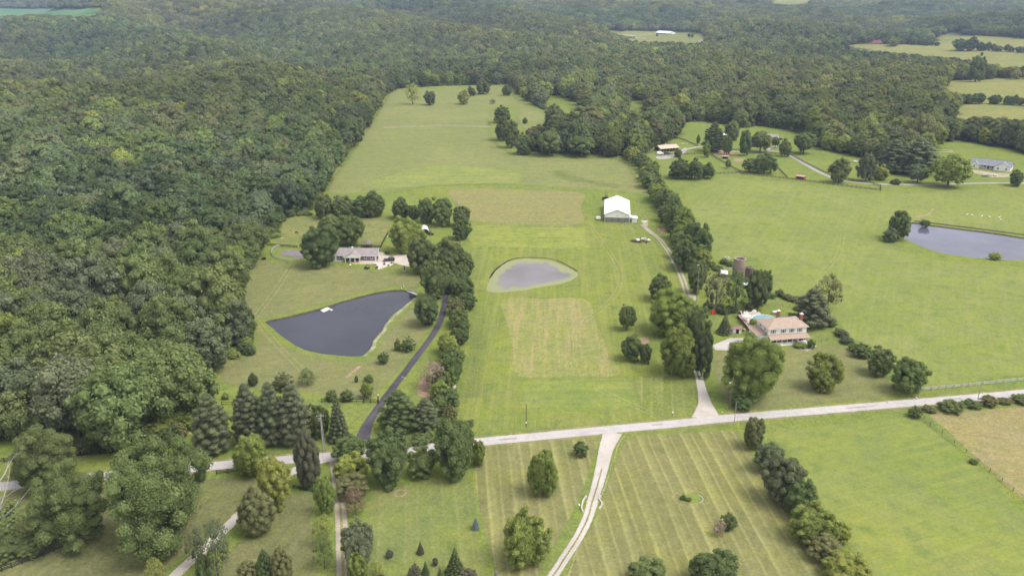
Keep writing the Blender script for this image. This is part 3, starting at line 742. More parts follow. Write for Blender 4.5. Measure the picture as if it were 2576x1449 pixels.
def lobes_for(kind, rs, coarse=False):
    """lobe centres, radii (x, z) of a crown in a box of radius 5 m and height 12 m"""
    L = []
    if kind in ('broad', 'oval', 'spread', 'rugged', 'bush', 'sparse', 'far'):
        n = {'broad': 88, 'oval': 84, 'spread': 90, 'rugged': 80, 'bush': 46, 'sparse': 56, 'far': 13}[kind]
        if coarse and kind not in ('far', 'bush'): n = int(n * 0.5)
        cz, bz = {'broad': (6.7, 5.2), 'oval': (6.5, 5.5), 'spread': (7.3, 4.5), 'rugged': (6.8, 5.1), 'bush': (5.2, 6.6), 'sparse': (6.9, 5.0), 'far': (6.7, 5.2)}[kind]
        ph = rs.uniform(0, 6.28, 4)
        for i in range(n):
            z = 1 - 2 * (i + 0.5) / n; z = max(z, -0.8); a = i * 2.39996 + rs.uniform(-0.35, 0.35)
            rr = sqrt(max(0, 1 - z * z))
            d = np.array([rr * cos(a), rr * sin(a), z])
            w = 1 + 0.13 * sin(2 * a + ph[0] + 2 * z) + 0.10 * sin(3 * a + ph[1]) + rs.uniform(-0.10, 0.08)
            if kind == 'rugged': w += 0.16 * sin(2.0 * a + ph[2] + 3 * z) + rs.uniform(-0.16, 0.1)
            if kind == 'oval': w *= 0.97
            rl = (rs.uniform(0.12, 0.25) if not coarse else rs.uniform(0.18, 0.33)) if kind != 'far' else rs.uniform(0.36, 0.50)
            w *= 1 - 0.12 * (rs.rand() < 0.4)
            r = 5 * rl
            ax = np.array([5 - r * 0.9, 5 - r * 0.9, bz - r * 0.9])
            if kind == 'spread' and z < 0: w *= 1.05
            L.append((np.array([0, 0, cz]) + d * ax * w, r, r * rs.uniform(0.8, 1.0)))
        for i in range(8 if kind != 'far' else 3):
            d = unit(rs.randn(1, 3))[0]
            L.append((np.array([0, 0, cz]) + d * np.array([2.0, 2.0, bz * 0.42]), 5 * rs.uniform(0.40, 0.52), 5 * 0.46))
        if kind == 'sparse': L = [l for l in L if rs.rand() < 0.72]
    elif kind == 'pine':
        nl = 11
        for k in range(nl):
            t = k / (nl - 1); z = 1.0 + 10.3 * t
            R = 4.6 * (1 - t ** 2.9) * (0.9 + 0.1 * sin(k * 2.1)) + 0.35
            if k == 0: R *= 0.85
            nb = max(4, int(9 - 4 * t)); a0 = rs.uniform(0, 6.28)
            for b in range(nb):
                a = a0 + 2 * pi * b / nb + rs.uniform(-0.25, 0.25); q = R * rs.uniform(0.78, 1.1)
                for s_, rr in ((0.86, 0.26), (0.45, 0.34)):
                    r = max(0.7, rr * 4.6 * (1.1 - 0.40 * t))
                    L.append((np.array([cos(a) * q * s_, sin(a) * q * s_, z + 0.22 * q * s_ + rs.uniform(-0.2, 0.2)]), r, r * 0.52))
        L.append((np.array([0, 0, 11.4]), 0.7, 0.9))
    elif kind == 'spruce':
        nl = 13
        for k in range(nl):
            t = k / (nl - 1); z = 0.7 + 10.9 * t; R = 4.7 * (1 - t) + 0.25
            nb = max(4, int(11 - 7 * t)); a0 = rs.uniform(0, 6.28)
            for b in range(nb):
                a = a0 + 2 * pi * b / nb; q = R * rs.uniform(0.82, 1.05); r = max(0.35, 1.15 * (1 - 0.65 * t))
                L.append((np.array([cos(a) * q * 0.8, sin(a) * q * 0.8, z - 0.1 * q]), r, r * 0.5))
                if R > 2: L.append((np.array([cos(a) * q * 0.4, sin(a) * q * 0.4, z + 0.1]), r, r * 0.6))
    elif kind == 'cedar':
        n = 62
        for i in range(n):
            t = (i + 0.5) / n; z = 0.8 + 10.4 * t
            R = 4.6 * min(1, (t + 0.12) ** 0.45 * 1.25) * (1 - t ** 2.2) + 0.2
            a = i * 2.39996 + rs.uniform(-0.3, 0.3); r = rs.uniform(0.9, 1.5) * (1.05 - 0.55 * t)
            q = max(0, R - r * 0.6) * rs.uniform(0.85, 1.08)
            L.append((np.array([cos(a) * q, sin(a) * q, z]), r, r * 1.25))
        for k in range(5): L.append((np.array([0, 0, 2 + 1.8 * k]), 2.4 * (1 - k / 7), 1.8))
    return L

def crown_mesh(name, kind, seed, leaf, cover, core=True, trunk=False):
    rs = np.random.RandomState(seed)
    L = lobes_for(kind, rs, leaf >= 0.36)
    Cn = np.array([l[0] for l in L]); Rx = np.array([l[1] for l in L]); Rz = np.array([l[2] for l in L])
    S3 = np.stack([Rx, Rx, Rz], 1)
    axis_z = np.median(Cn[:, 2])
    V, F4, F3, sh4, sh3 = [], [], [], [], []
    nv = 0
    for i in range(len(L)):
        m = int(cover * 4 * pi * Rx[i] * Rz[i] / (leaf * leaf * 0.75))
        if m < 4: m = 4
        d = unit(rs.randn(m, 3)); d[:, 2] = np.where(rs.rand(m) < 0.55, np.abs(d[:, 2]), d[:, 2])
        lo_, hi_, nj = (0.78, 1.11, 0.44) if (leaf < 0.5 and kind != 'pine') else (0.68, 1.16, 0.55) if leaf < 0.5 else (0.80, 1.10, 0.36)
        p = Cn[i] + d * S3[i] * rs.uniform(lo_, hi_, (m, 1))
        k = np.ones(m, bool)
        for j in range(len(L)):
            if j != i and np.linalg.norm(Cn[j] - Cn[i]) < Rx[i] + Rx[j]:
                k &= ((((p - Cn[j]) / S3[j]) ** 2).sum(1) > 0.66)
        p, d = p[k], d[k]; m = len(p)
        if not m: continue
        nrm = unit(d * np.array([1, 1, Rx[i] / Rz[i]]) + nj * rs.randn(m, 3) + np.array([0, 0, 0.12]))
        t = unit(np.cross(nrm, rs.randn(m, 3))); b = np.cross(nrm, t)
        s = (leaf * rs.uniform(0.6, 1.25, (m, 1)))
        asp = 0.5 if kind in ('pine', 'spruce', 'cedar') else 0.72
        q = np.stack([p - t * s * 0.55, p - b * s * asp * 0.5 + t * s * 0.06, p + t * s * 0.55, p + b * s * asp * 0.5 + t * s * 0.06], 1).reshape(-1, 3)
        V.append(q); F4.append(np.arange(4 * m).reshape(-1, 4) + nv); nv += 4 * m
        lob = rs.uniform(0.88, 1.12)
        sh4.append(rs.uniform(0.80, 1.2, m) * lob)
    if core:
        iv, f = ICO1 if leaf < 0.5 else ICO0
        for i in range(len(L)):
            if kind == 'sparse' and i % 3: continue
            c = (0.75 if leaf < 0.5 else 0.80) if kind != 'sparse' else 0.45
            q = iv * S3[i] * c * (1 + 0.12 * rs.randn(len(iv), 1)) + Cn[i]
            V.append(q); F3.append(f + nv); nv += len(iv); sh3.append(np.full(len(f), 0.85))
    # fit the crown to its box: 5 m radius, top at 12 m, skirt at its kind's height
    A_ = np.concatenate(V); lo = {'spread': 1.9, 'bush': -0.3, 'sparse': 1.6, 'broad': 0.6, 'rugged': 0.6, 'oval': 0.5, 'far': 0.8}.get(kind, 0.35)
    rad = np.percentile(np.hypot(A_[:, 0], A_[:, 1]), 95 if kind != 'pine' else 92); z0, z1 = np.percentile(A_[:, 2], 0.4), np.percentile(A_[:, 2], 99.6)
    V = [np.stack([a[:, 0] * 5 / rad, a[:, 1] * 5 / rad, lo + (a[:, 2] - z0) * (12 - lo) / (z1 - z0)], 1) for a in V]
    mats = [LEAF]; mi = None; nq = sum(len(f) for f in F4); nt = sum(len(f) for f in F3)
    if trunk:
        a = np.arange(6) * pi / 3
        V.append(np.concatenate([np.stack([.28 * np.cos(a), .28 * np.sin(a), 0 * a - 0.4], 1), np.stack([.14 * np.cos(a), .14 * np.sin(a), 0 * a + 6], 1)]))
        f = np.array([(i, (i + 1) % 6, 6 + (i + 1) % 6, 6 + i) for i in range(6)]) + nv
        F4.append(f); sh4.append(np.ones(6)); mats.append(BARK); nv += 12
        mi = np.concatenate([np.zeros(nq), np.ones(6), np.zeros(nt)])
    sh = np.concatenate(sh4 + sh3)
    return mesh_np(name, np.concatenate(V), [f for f in (F4 + F3)], mats, sh, mi)

def trunk_mesh(name, seed, mat=None, limbs=5, top=7.0, r=0.32, bare=False):
    rs = random.Random(seed); m = MB()
    pts = [(0, 0, -0.5), (0.05, 0.03, 1.2), (rs.uniform(-.25, .25), rs.uniform(-.25, .25), top * 0.55), (rs.uniform(-.4, .4), rs.uniform(-.4, .4), top)]
    m.tube(pts, [r * 1.25, r, r * 0.75, r * 0.4], 7)
    for k in range(limbs):
        t = 0.3 + 0.65 * k / max(1, limbs); z = top * t; a = k * 2.4 + rs.uniform(-.4, .4); l = rs.uniform(2.2, 3.6) * (1.3 if bare else 1)
        b = Vector((pts[2][0] * t * 1.5, pts[2][1] * t * 1.5, z))
        e = b + Vector((cos(a) * l, sin(a) * l, l * rs.uniform(0.55, 0.95)))
        mid = (b + e) / 2 + Vector((0, 0, -0.25))
        m.tube([b, mid, e], [r * 0.45, r * 0.3, r * 0.1], 5)
        if bare:
            for q in range(4):
                a2 = a + rs.uniform(-1.1, 1.1); s = mid if q < 2 else e
                m.tube([s, s + Vector((cos(a2), sin(a2), rs.uniform(0.5, 1.2))) * rs.uniform(0.9, 1.9)], [r * 0.16, r * 0.04], 4)
    return m.mesh(name, mat or BARK)

NEARS, MIDS = {}, {}
for kd, nvar in (('broad', 4), ('oval', 3), ('spread', 3), ('rugged', 4), ('pine', 3), ('spruce', 1), ('cedar', 2), ('bush', 2), ('sparse', 2)):
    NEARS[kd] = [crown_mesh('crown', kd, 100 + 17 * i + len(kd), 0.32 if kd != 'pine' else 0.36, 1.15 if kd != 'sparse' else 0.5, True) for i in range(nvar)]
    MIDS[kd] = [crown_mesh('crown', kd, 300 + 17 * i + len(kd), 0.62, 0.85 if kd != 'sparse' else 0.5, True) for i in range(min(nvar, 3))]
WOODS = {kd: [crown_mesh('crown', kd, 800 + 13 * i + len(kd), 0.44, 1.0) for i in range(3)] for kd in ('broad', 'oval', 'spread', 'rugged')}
BIGS = {'rugged': [crown_mesh('crown', 'rugged', 901, 0.19, 1.1), crown_mesh('crown', 'rugged', 902, 0.19, 1.1)], 'oval': [crown_mesh('crown', 'oval', 903, 0.2, 1.1)], 'broad': [crown_mesh('crown', 'broad', 904, 0.2, 1.1)]}
TRUNKS = [trunk_mesh('trunk', i) for i in range(3)]
PTRUNK = trunk_mesh('trunk', 9, None, 0, 10.5, 0.25)
BARE = [trunk_mesh('trunk', 20 + i, PALEBARK, 9, 9.5, 0.30, True) for i in range(2)]

LC = {'mid': (0.135, 0.185, 0.068), 'dark': (0.095, 0.132, 0.056), 'bright': (0.185, 0.245, 0.066), 'yellow': (0.26, 0.31, 0.078), 'olive': (0.165, 0.185, 0.078),
      'grey': (0.132, 0.170, 0.090), 'pine': (0.138, 0.175, 0.092), 'blue': (0.20, 0.25, 0.22), 'brown': (0.20, 0.165, 0.105), 'deep': (0.112, 0.162, 0.060),
      'juniper': (0.125, 0.138, 0.085), 'ygreen': (0.235, 0.28, 0.075), 'dead': (0.30, 0.25, 0.195)}

def jit(c, rs, a=0.10):
    k = 1 + rs.uniform(-a, a)
    return tuple(max(0.01, x * k * (1 + rs.uniform(-0.035, 0.035))) for x in c)

CATS = {'pine': ('pine_tree', 'pine tree'), 'spruce': ('spruce_tree', 'spruce tree'), 'cedar': ('cedar_tree', 'cedar tree'), 'bush': ('shrub', 'shrub')}
LC = {k: (v[0] * 1.34, v[1] * 1.19, v[2] * 1.24) for k, v in LC.items()}
TREES = []                                   # (x, y, radius) of everything planted one by one
def plant(kind, loc, R, H, col, label, group=None, seed=0, cat=None, lod=None, rz=None):
    rs = random.Random(seed * 7919 + int(abs(loc[0]) * 31 + loc[1] * 17))
    nm, ct = cat or CATS.get(kind, ('broadleaf_tree', 'tree'))
    t = empty(nm, loc, rs.uniform(0, 6.28) if rz is None else rz, label, ct, group)
    t.scale = (R / 5.0, R / 5.0, H / 12.0)
    d = sqrt(loc[0] ** 2 + loc[1] ** 2)
    src = (NEARS if (d < 430 and R > 1.2) else MIDS)[kind]
    if nm == 'woodland_tree' and kind in WOODS: src = WOODS[kind]
    elif R > 7.2 and kind in BIGS: src = BIGS[kind]
    c = link('crown' if kind != 'bush' else 'foliage', rs.choice(src), t)
    c['leafcol'] = jit(LC[col], rs, 0.10)
    if kind in ('pine', 'spruce', 'cedar'): link('trunk', PTRUNK, t)
    elif kind == 'bush': link('stem', PTRUNK, t, sc=(1, 1, 0.5))
    else: link('trunk', rs.choice(TRUNKS), t)
    TREES.append((loc[0], loc[1], R))
    return t

def T(kind, box, col, label, trunk=False, group=None):
    """a tree measured off the photograph: box = left, top, right, bottom of its crown and stem"""
    xl, yt, xr, yb = box; xc = (xl + xr) / 2
    root = at(xc, yb)
    for _ in range(4):
        dep = atan2(CAMZ - root.z, sqrt(root.x ** 2 + root.y ** 2)); w = proj(root.x, root.y, root.z)[2]
        R = (xr - xl) / 2.06 / FOC * w; ext = (yb - yt) / FOC * w
        if trunk:                             # crown fills the upper three quarters, the stem's foot is at yb
            H = ext / cos(dep)
            for _ in range(6):
                S = sqrt((R * sin(dep)) ** 2 + (0.42 * H * cos(dep)) ** 2); H = max(1.0, H + (ext - (0.58 * H * cos(dep) + S)) / cos(dep) * 0.6)
            break
        S = ext / 2.2; b = sqrt(max(S * S - (R * sin(dep)) ** 2, (0.3 * R) ** 2)) / cos(dep); H = b / 0.46
        yc = (yt + yb) / 2; root = at(xc, yc + 0.54 * H * cos(dep) / w * FOC)
    return plant(kind, tuple(root), R, H, col, label, group)

# --- the trees one can single out, roughly from the front of the picture to the back
for a in [
 ('rugged', (283, 1092, 540, 1375), 'mid', 'largest broad crowned tree on the corner lawn, lobed green crown hiding the road'),
 ('rugged', (113, 1145, 288, 1368), 'mid', 'big lobed green tree just left of the largest tree on the corner lawn'),
 ('broad', (40, 1062, 200, 1228), 'mid', 'tall green tree before the wood, above the two big corner lawn trees'),
 ('broad', (593, 1089, 680, 1196), 'bright', 'round bright green tree on the road edge left of the yellow green tree'),
 ('rugged', (652, 1142, 738, 1272), 'yellow', 'yellow green tree at the head of the bottom left gravel drive'),
 ('cedar', (605, 1216, 697, 1340), 'olive', 'olive brown bushy cedar below the yellow green tree by the gravel drive'),
 ('cedar', (747, 1074, 812, 1222), 'juniper', 'tall grey green pointed cedar standing against the road by the utility pole'),
 ('broad', (797, 1198, 848, 1292), 'bright', 'small green tree just left of the narrow two track drive, uppermost'),
 ('sparse', (788, 1290, 842, 1372), 'ygreen', 'pale thin tree left of the narrow drive, middle of the row'),
 ('sparse', (790, 1340, 845, 1430), 'mid', 'loose green small tree left of the narrow drive, lowest of the row'),
 ('sparse', (508, 1296, 592, 1450), 'grey', 'wispy see-through grey green tree standing over the gravel drive'),
 ('sparse', (470, 1325, 530, 1420), 'grey', 'small wispy tree on the left side of the gravel drive'),
 ('sparse', (372, 1398, 418, 1462), 'ygreen', 'small pale yellowish tree at the bottom edge left of the gravel drive'),
 ('cedar', (497, 1388, 538, 1462), 'deep', 'dark pointed cedar at the bottom edge beside the gravel drive'),
 ('cedar', (600, 1402, 656, 1468), 'olive', 'leftmost cedar of the bottom edge clump below the olive cedar'),
 ('cedar', (650, 1380, 692, 1462), 'deep', 'dark middle cedar of the bottom edge clump'),
 ('cedar', (685, 1370, 741, 1466), 'olive', 'rightmost and tallest cedar of the bottom edge clump'),
 ('pine', (493, 985, 583, 1134), 'pine', 'lone leftmost grey green pine beside the wood edge above the road'),
 ('pine', (593, 964, 668, 1114), 'pine', 'first pine of the row of three tall pines above the road'),
 ('pine', (652, 960, 725, 1112), 'pine', 'second pine of the row of three tall pines above the road'),
 ('pine', (702, 962, 786, 1112), 'pine', 'third and widest pine of the row of three tall pines above the road'),
 ('spruce', (826, 981, 880, 1104), 'pine', 'slender tiered conifer between the pine row and the black drive'),
 ('broad', (776, 1012, 832, 1098), 'mid', 'leafy green tree filling the gap between the pine row and the slender conifer'),
 ('pine', (958, 976, 1052, 1084), 'deep', 'wide dark pine with layered boughs right of the black asphalt drive'),
 ('pine', (1040, 998, 1103, 1080), 'pine', 'smaller pine touching the wide dark pine by the asphalt drive'),
 ('rugged', (1085, 992, 1126, 1044), 'mid', 'small tree in the hedgerow behind the smaller pine'),
 ('cedar', (1112, 1015, 1152, 1066), 'olive', 'yellowish cedar at the hedgerow end beside the centre field'),
 ('oval', (925, 1072, 1032, 1217), 'deep', 'big dark round tree across the road from the asphalt drive mouth, left of the pair'),
 ('oval', (1090, 1056, 1196, 1197), 'deep', 'big dark round tree across the road at the left end of the front lawn'),
 ('bush', (1020, 1116, 1102, 1196), 'mid', 'low green tree mass between the two big dark round roadside trees'),
 ('broad', (1184, 1106, 1222, 1170), 'bright', 'small bright tree clinging to the right of the dark round roadside tree'),
 ('broad', (842, 1090, 925, 1166), 'mid', 'green tree hiding the road left of the asphalt drive mouth'),
 ('broad', (845, 1135, 930, 1212), 'ygreen', 'yellow green tree below the road beside the narrow drive'),
 ('rugged', (842, 1180, 928, 1254), 'olive', 'olive tree with brown tips below the yellow green one beside the narrow drive'),
 ('sparse', (866, 1225, 924, 1297), 'brown', 'young brownish tree at the right side of the narrow drive'),
 ('oval', (862, 1303, 945, 1432), 'grey', 'grey green oval tree right of the narrow drive near the bottom'),
 ('broad', (872, 1385, 926, 1462), 'bright', 'small light green tree under the grey green oval tree'),
 ('sparse', (924, 1406, 969, 1462), 'ygreen', 'yellow green sapling at the bottom edge among dark shrubs'),
 ('oval', (1329, 1136, 1405, 1244), 'bright', 'smaller oval shade tree alone on the striped left front lawn'),
 ('broad', (1265, 1283, 1383, 1424), 'bright', 'larger round shade tree on the striped left front lawn near the bottom'),
 ('bush', (1440, 1104, 1480, 1147), 'deep', 'round clipped dark shrub by the road left of the gravel drive mouth'),
 ('spruce', (1186, 1299, 1208, 1330), 'blue', 'small silver blue spruce at the edge of the left front lawn'),
 ('spruce', (1235, 1434, 1260, 1468), 'blue', 'small silver blue spruce cut off by the bottom edge'),
 ('bush', (971, 1381, 990, 1403), 'juniper', 'tiny dark shrub leftmost on the green side lawn'),
 ('spruce', (1048, 1360, 1068, 1392), 'juniper', 'tiny dark conifer uppermost on the green side lawn'),
 ('bush', (1087, 1400, 1103, 1422), 'juniper', 'tiny brownish shrub left of the dark pointed spruce'),
 ('spruce', (1061, 1410, 1081, 1444), 'deep', 'small dark conifer near the bottom edge of the side lawn'),
 ('spruce', (1120, 1376, 1170, 1446), 'deep', 'largest dark pointed spruce at the bottom of the side lawn'),
 ('spruce', (1098, 1424, 1117, 1456), 'deep', 'little spruce just left of the largest pointed spruce'),
 ('bush', (1150, 1424, 1200, 1466), 'juniper', 'brown green spreading shrub right of the largest pointed spruce'),
 ('bush', (1024, 1416, 1064, 1464), 'juniper', 'brown green shrub cut by the bottom edge left of the small conifer'),
 ('broad', (1582, 1397, 1680, 1480), 'mid', 'left one of two round shade trees cut by the bottom edge, right lawn'),
 ('broad', (1728, 1378, 1858, 1495), 'deep', 'larger right one of two round shade trees cut by the bottom edge, right lawn'),
 ('bush', (1811, 1286, 1853, 1331), 'deep', 'small green tree beside the bird feeder post on the right front lawn'),
 ('sparse', (1792, 1308, 1826, 1348), 'dead', 'grey twiggy shrub against the small green tree on the right front lawn'),
 ('oval', (1867, 1048, 1920, 1126), 'olive', 'olive grey tree just below the road at the top right of the striped lawn'),
 ('broad', (1896, 1110, 1972, 1186), 'grey', 'grey green uppermost tree of the row dividing striped lawn and bright pasture'),
 ('broad', (1914, 1142, 2018, 1262), 'grey', 'large grey green second tree of the row between lawn and bright pasture'),
 ('broad', (1960, 1200, 2052, 1294), 'deep', 'dark green third tree of the row between lawn and bright pasture'),
 ('broad', (1984, 1260, 2105, 1368), 'bright', 'large light green fourth tree of the row between lawn and bright pasture'),
 ('broad', (2085, 1308, 2138, 1366), 'yellow', 'small yellow green tree poking out right of the fourth row tree'),
 ('rugged', (2028, 1336, 2118, 1412), 'olive', 'twiggy olive grey tree second from the bottom of the dividing row'),
 ('broad', (2066, 1381, 2188, 1480), 'ygreen', 'yellow green lowest tree of the dividing row at the bottom edge'),
 ('bush', (2284, 1019, 2318, 1050), 'deep', 'dark round shrub at the corner of the brown pasture by the road'),
 ('bush', (2360, 1006, 2426, 1033), 'mid', 'long green shrub in the roadside hedge of the brown pasture'),
 ('bush', (2464, 989, 2508, 1021), 'olive', 'tallest olive shrub in the roadside hedge of the brown pasture'),
 ('bush', (2318, 1018, 2356, 1036), 'olive', 'low thin shrub of the roadside hedge next to the dark corner shrub'),
 ('bush', (2420, 1004, 2466, 1024), 'mid', 'low shrub of the roadside hedge left of the tallest olive shrub'),
 ('bush', (2508, 997, 2545, 1016), 'olive', 'low shrub of the roadside hedge right of the tallest olive shrub'),
 ('bush', (2545, 992, 2600, 1012), 'mid', 'shrub of the roadside hedge cut by the right edge'),
 ('bush', (2438, 1151, 2461, 1167), 'mid', 'tiny shrub on the wire fence of the brown pasture'),
 ('oval', (1818, 836, 1955, 1006), 'bright', 'huge bright green oak before the white two storey house'),
 ('bush', (1838, 985, 1893, 1030), 'deep', 'dark shrub at the foot of the huge oak by the road'),
 ('oval', (2028, 882, 2116, 980), 'bright', 'round bright green tree alone on the lawn right of the two storey house'),
 ('rugged', (2238, 894, 2321, 988), 'mid', 'dark leafy tree at the end of the white rail fence by the road'),
 ('broad', (2176, 868, 2242, 942), 'mid', 'tree at the foot of the weedy fence line, lower of the pair'),
 ('bush', (2142, 858, 2192, 898), 'deep', 'dark shrub in the weedy fence line, upper of the pair'),
 ('pine', (1992, 721, 2082, 818), 'pine', 'dense blue green pine behind the two storey house'),
 ('sparse', (2044, 686, 2116, 776), 'olive', 'thin brownish tree peeking out behind the dense pine'),
 ('bush', (2104, 827, 2132, 848), 'grey', 'greyish shrub on the weedy fence line behind the two storey house'),
 ('bush', (1997, 858, 2030, 876), 'bright', 'clipped green hedge shrub before the porch of the two storey house'),
 ('bush', (2028, 852, 2050, 875), 'deep', 'dark shrub at the right corner of the porch'),
 ('sparse', (1766, 676, 1830, 784), 'juniper', 'thin brownish tree leftmost of the clump before the silo'),
 ('sparse', (1815, 674, 1885, 780), 'deep', 'thin dark olive tree in the middle of the clump before the silo'),
 ('spread', (1874, 678, 1937, 776), 'mid', 'leaning tree with bare visible trunk, rightmost before the silo', True),
 ('spruce', (1803, 786, 1841, 838), 'pine', 'small tiered conifer on the lawn left of the pool deck'),
 ('rugged', (1738, 560, 1791, 654), 'mid', 'tall dark tree in the hedgerow edge above the silo clump'),
 ('rugged', (1695, 600, 1752, 680), 'deep', 'dark green tree in the hedgerow left of the tall dark tree'),
 ('oval', (1690, 520, 1742, 600), 'bright', 'yellowish green tree in the hedgerow beyond the lane'),
 ('broad', (1726, 650, 1775, 735), 'mid', 'bushy tree beside the lane end by the tall pole'),
 ('broad', (1628, 689, 1691, 756), 'mid', 'uppermost round tree of the big clump along the farm lane'),
 ('oval', (1628, 728, 1746, 842), 'bright', 'broad light green tree in the clump along the farm lane'),
 ('broad', (1655, 815, 1750, 942), 'bright', 'tall full green tree lowest left in the clump along the farm lane'),
 ('rugged', (1715, 764, 1778, 890), 'mid', 'narrow green tree right side of the clump along the farm lane'),
 ('rugged', (1736, 826, 1792, 944), 'dark', 'dark upright tree overhanging the farm lane'),
 ('spread', (1555, 769, 1598, 829), 'mid', 'small fruit tree with visible stem in the centre field, upper one', True),
 ('rugged', (1560, 836, 1616, 905), 'deep', 'dark round tree in the centre field below the small fruit tree'),
 ('rugged', (1608, 862, 1639, 912), 'deep', 'small dark tree touching the dark round tree in the centre field'),
 ('spread', (1040, 740, 1108, 818), 'deep', 'round dark tree in a mulch ring beside the asphalt drive'),
 ('oval', (1058, 640, 1130, 752), 'mid', 'tall tree with mulch ring between ranch house drive and hedgerow', True),
 ('broad', (1024, 588, 1096, 684), 'mid', 'large tree right of the concrete pad, left one of the pair'),
 ('rugged', (1082, 594, 1156, 692), 'mid', 'large tree right of the concrete pad, right one of the pair'),
 ('broad', (981, 542, 1063, 632), 'bright', 'bright green tree before the white canopy shed'),
 ('spread', (798, 539, 872, 606), 'mid', 'wide dark tree behind the ranch house, left one'),
 ('spread', (846, 542, 920, 616), 'mid', 'wide dark tree behind the ranch house, right one', True),
 ('oval', (762, 564, 856, 667), 'deep', 'very dense round tree at the left end of the ranch house'),
 ('pine', (886, 490, 932, 544), 'deep', 'left tree of the twin tree group on the paddock line'),
 ('oval', (915, 478, 968, 544), 'mid', 'right tree of the twin tree group on the paddock line'),
 ('oval', (985, 495, 1032, 549), 'deep', 'first tree of the paddock line right of the gap'),
 ('broad', (1024, 516, 1058, 551), 'deep', 'low second tree of the paddock line right of the gap'),
 ('oval', (1050, 498, 1094, 559), 'mid', 'third tree of the paddock line right of the gap'),
 ('rugged', (1084, 494, 1142, 566), 'mid', 'tall fourth tree of the paddock line right of the gap'),
 ('oval', (1138, 516, 1184, 568), 'mid', 'upper tree at the corner of the stubble field'),
 ('broad', (1138, 550, 1184, 602), 'deep', 'round lower tree at the corner of the stubble field'),
 ('broad', (793, 486, 842, 548), 'mid', 'left tree of the pair where the wood meets the paddock line'),
 ('broad', (834, 490, 890, 548), 'mid', 'right tree of the pair where the wood meets the paddock line'),
 ('bush', (1009, 843, 1045, 883), 'mid', 'larger round shrub on the slope between dark pond and asphalt drive'),
 ('bush', (991, 851, 1010, 881), 'mid', 'smaller shrub left of the larger one on the slope by the asphalt drive'),
 ('bush', (951, 883, 980, 914), 'deep', 'spreading shrub in stony ground below the dark pond'),
 ('bush', (915, 941, 941, 962), 'deep', 'low dark shrub below the stony ground'),
 ('spread', (908, 960, 940, 1001), 'bright', 'bright green sapling above the black gate'),
 ('cedar', (892, 943, 902, 961), 'deep', 'tiny dark upright conifer left of the low dark shrub'),
 ('bush', (856, 975, 892, 1009), 'mid', 'round shrub against the black rail fence'),
 ('bush', (818, 979, 850, 1008), 'mid', 'shrub behind the black rail fence left of the round one'),
 ('sparse', (1056, 901, 1124, 978), 'dead', 'dying greyish pink tree in the hedgerow'),
 ('oval', (1106, 870, 1166, 965), 'deep', 'deep green tree right of the dying greyish tree in the hedgerow'),
 ('cedar', (625, 935, 651, 969), 'dark', 'small dark conical cedar on the lawn below the dark pond'),
 ('bush', (688, 931, 738, 981), 'olive', 'olive shrub on the lawn right of the small conical cedar'),
 ('sparse', (750, 924, 798, 970), 'mid', 'loose young tree on the lawn below the dark pond'),
 ('bush', (558, 985, 578, 1004), 'bright', 'tiny bright shrub in the rough grass by the wood'),
 ('bush', (607, 990, 622, 1012), 'bright', 'tiny bright sapling left of the small conical cedar'),
 ('sparse', (1019, 206, 1057, 263), 'ygreen', 'loose yellow green tree alone at the top left of the hay meadow', True),
 ('rugged', (1066, 228, 1099, 264), 'dark', 'dark ragged tree second from left in the hay meadow'),
 ('broad', (1151, 226, 1183, 263), 'ygreen', 'light green round tree third in the hay meadow', True),
 ('broad', (1196, 197, 1236, 236), 'mid', 'round tree against the far wood above the hay meadow'),
 ('cedar', (1261, 212, 1288, 240), 'deep', 'dark bushy tree beside the faint track out of the hay meadow'),
 ('bush', (1172, 217, 1196, 241), 'dark', 'dark low tree between the round tree and the light green one'),
 ('rugged', (1239, 264, 1286, 308), 'deep', 'topmost dark tree of the wooded spur into the hay meadow'),
 ('broad', (1242, 292, 1292, 352), 'mid', 'left tree of the wooded spur into the hay meadow'),
 ('broad', (1266, 300, 1306, 370), 'mid', 'second tree of the wooded spur, lower left'),
 ('rugged', (1291, 332, 1346, 387), 'mid', 'tree at the lower left corner of the wooded spur'),
 ('spread', (1348, 322, 1415, 390), 'mid', 'round tree at the front edge of the wooded spur'),
 ('spread', (1424, 336, 1501, 392), 'deep', 'wide dark tree at the front edge of the wooded spur'),
 ('broad', (1506, 335, 1563, 393), 'mid', 'tree in the front edge of the wooded spur nearest the barn lane'),
 ('bush', (1314, 295, 1328, 311), 'deep', 'lone little cedar in the grass pocket of the wooded spur'),
 ('bush', (1321, 322, 1340, 343), 'brown', 'brownish shrub in the grass pocket of the wooded spur'),
 ('rugged', (1366, 262, 1424, 330), 'mid', 'tall tree standing over the wooded spur'),
 ('broad', (1430, 265, 1526, 340), 'olive', 'broad brownish green tree in the middle of the wooded spur'),
 ('oval', (1650, 294, 1690, 358), 'deep', 'tall tree behind the tan roofed stable'),
 ('pine', (1766, 306, 1820, 380), 'dark', 'dark spruce mass in the far homestead grove'),
 ('oval', (1767, 354, 1787, 395), 'bright', 'small upright light tree on the far drive bend'),
 ('broad', (1818, 303, 1860, 352), 'mid', 'high tree at the back of the far homestead grove'),
 ('oval', (1815, 338, 1840, 388), 'mid', 'upright tree third in the far homestead grove'),
 ('oval', (1855, 325, 1888, 390), 'deep', 'tall upright tree in the middle of the far homestead grove'),
 ('spread', (1885, 329, 1938, 382), 'mid', 'broad tree right in the far homestead grove'),
 ('spread', (1939, 345, 1960, 372), 'mid', 'small tree before the grey roofed cottage', True),
 ('oval', (1957, 347, 1988, 393), 'mid', 'tree beside the far drive right of the cottage'),
 ('spread', (1992, 332, 2049, 386), 'mid', 'spreading tree right of the cottage at the wood'),
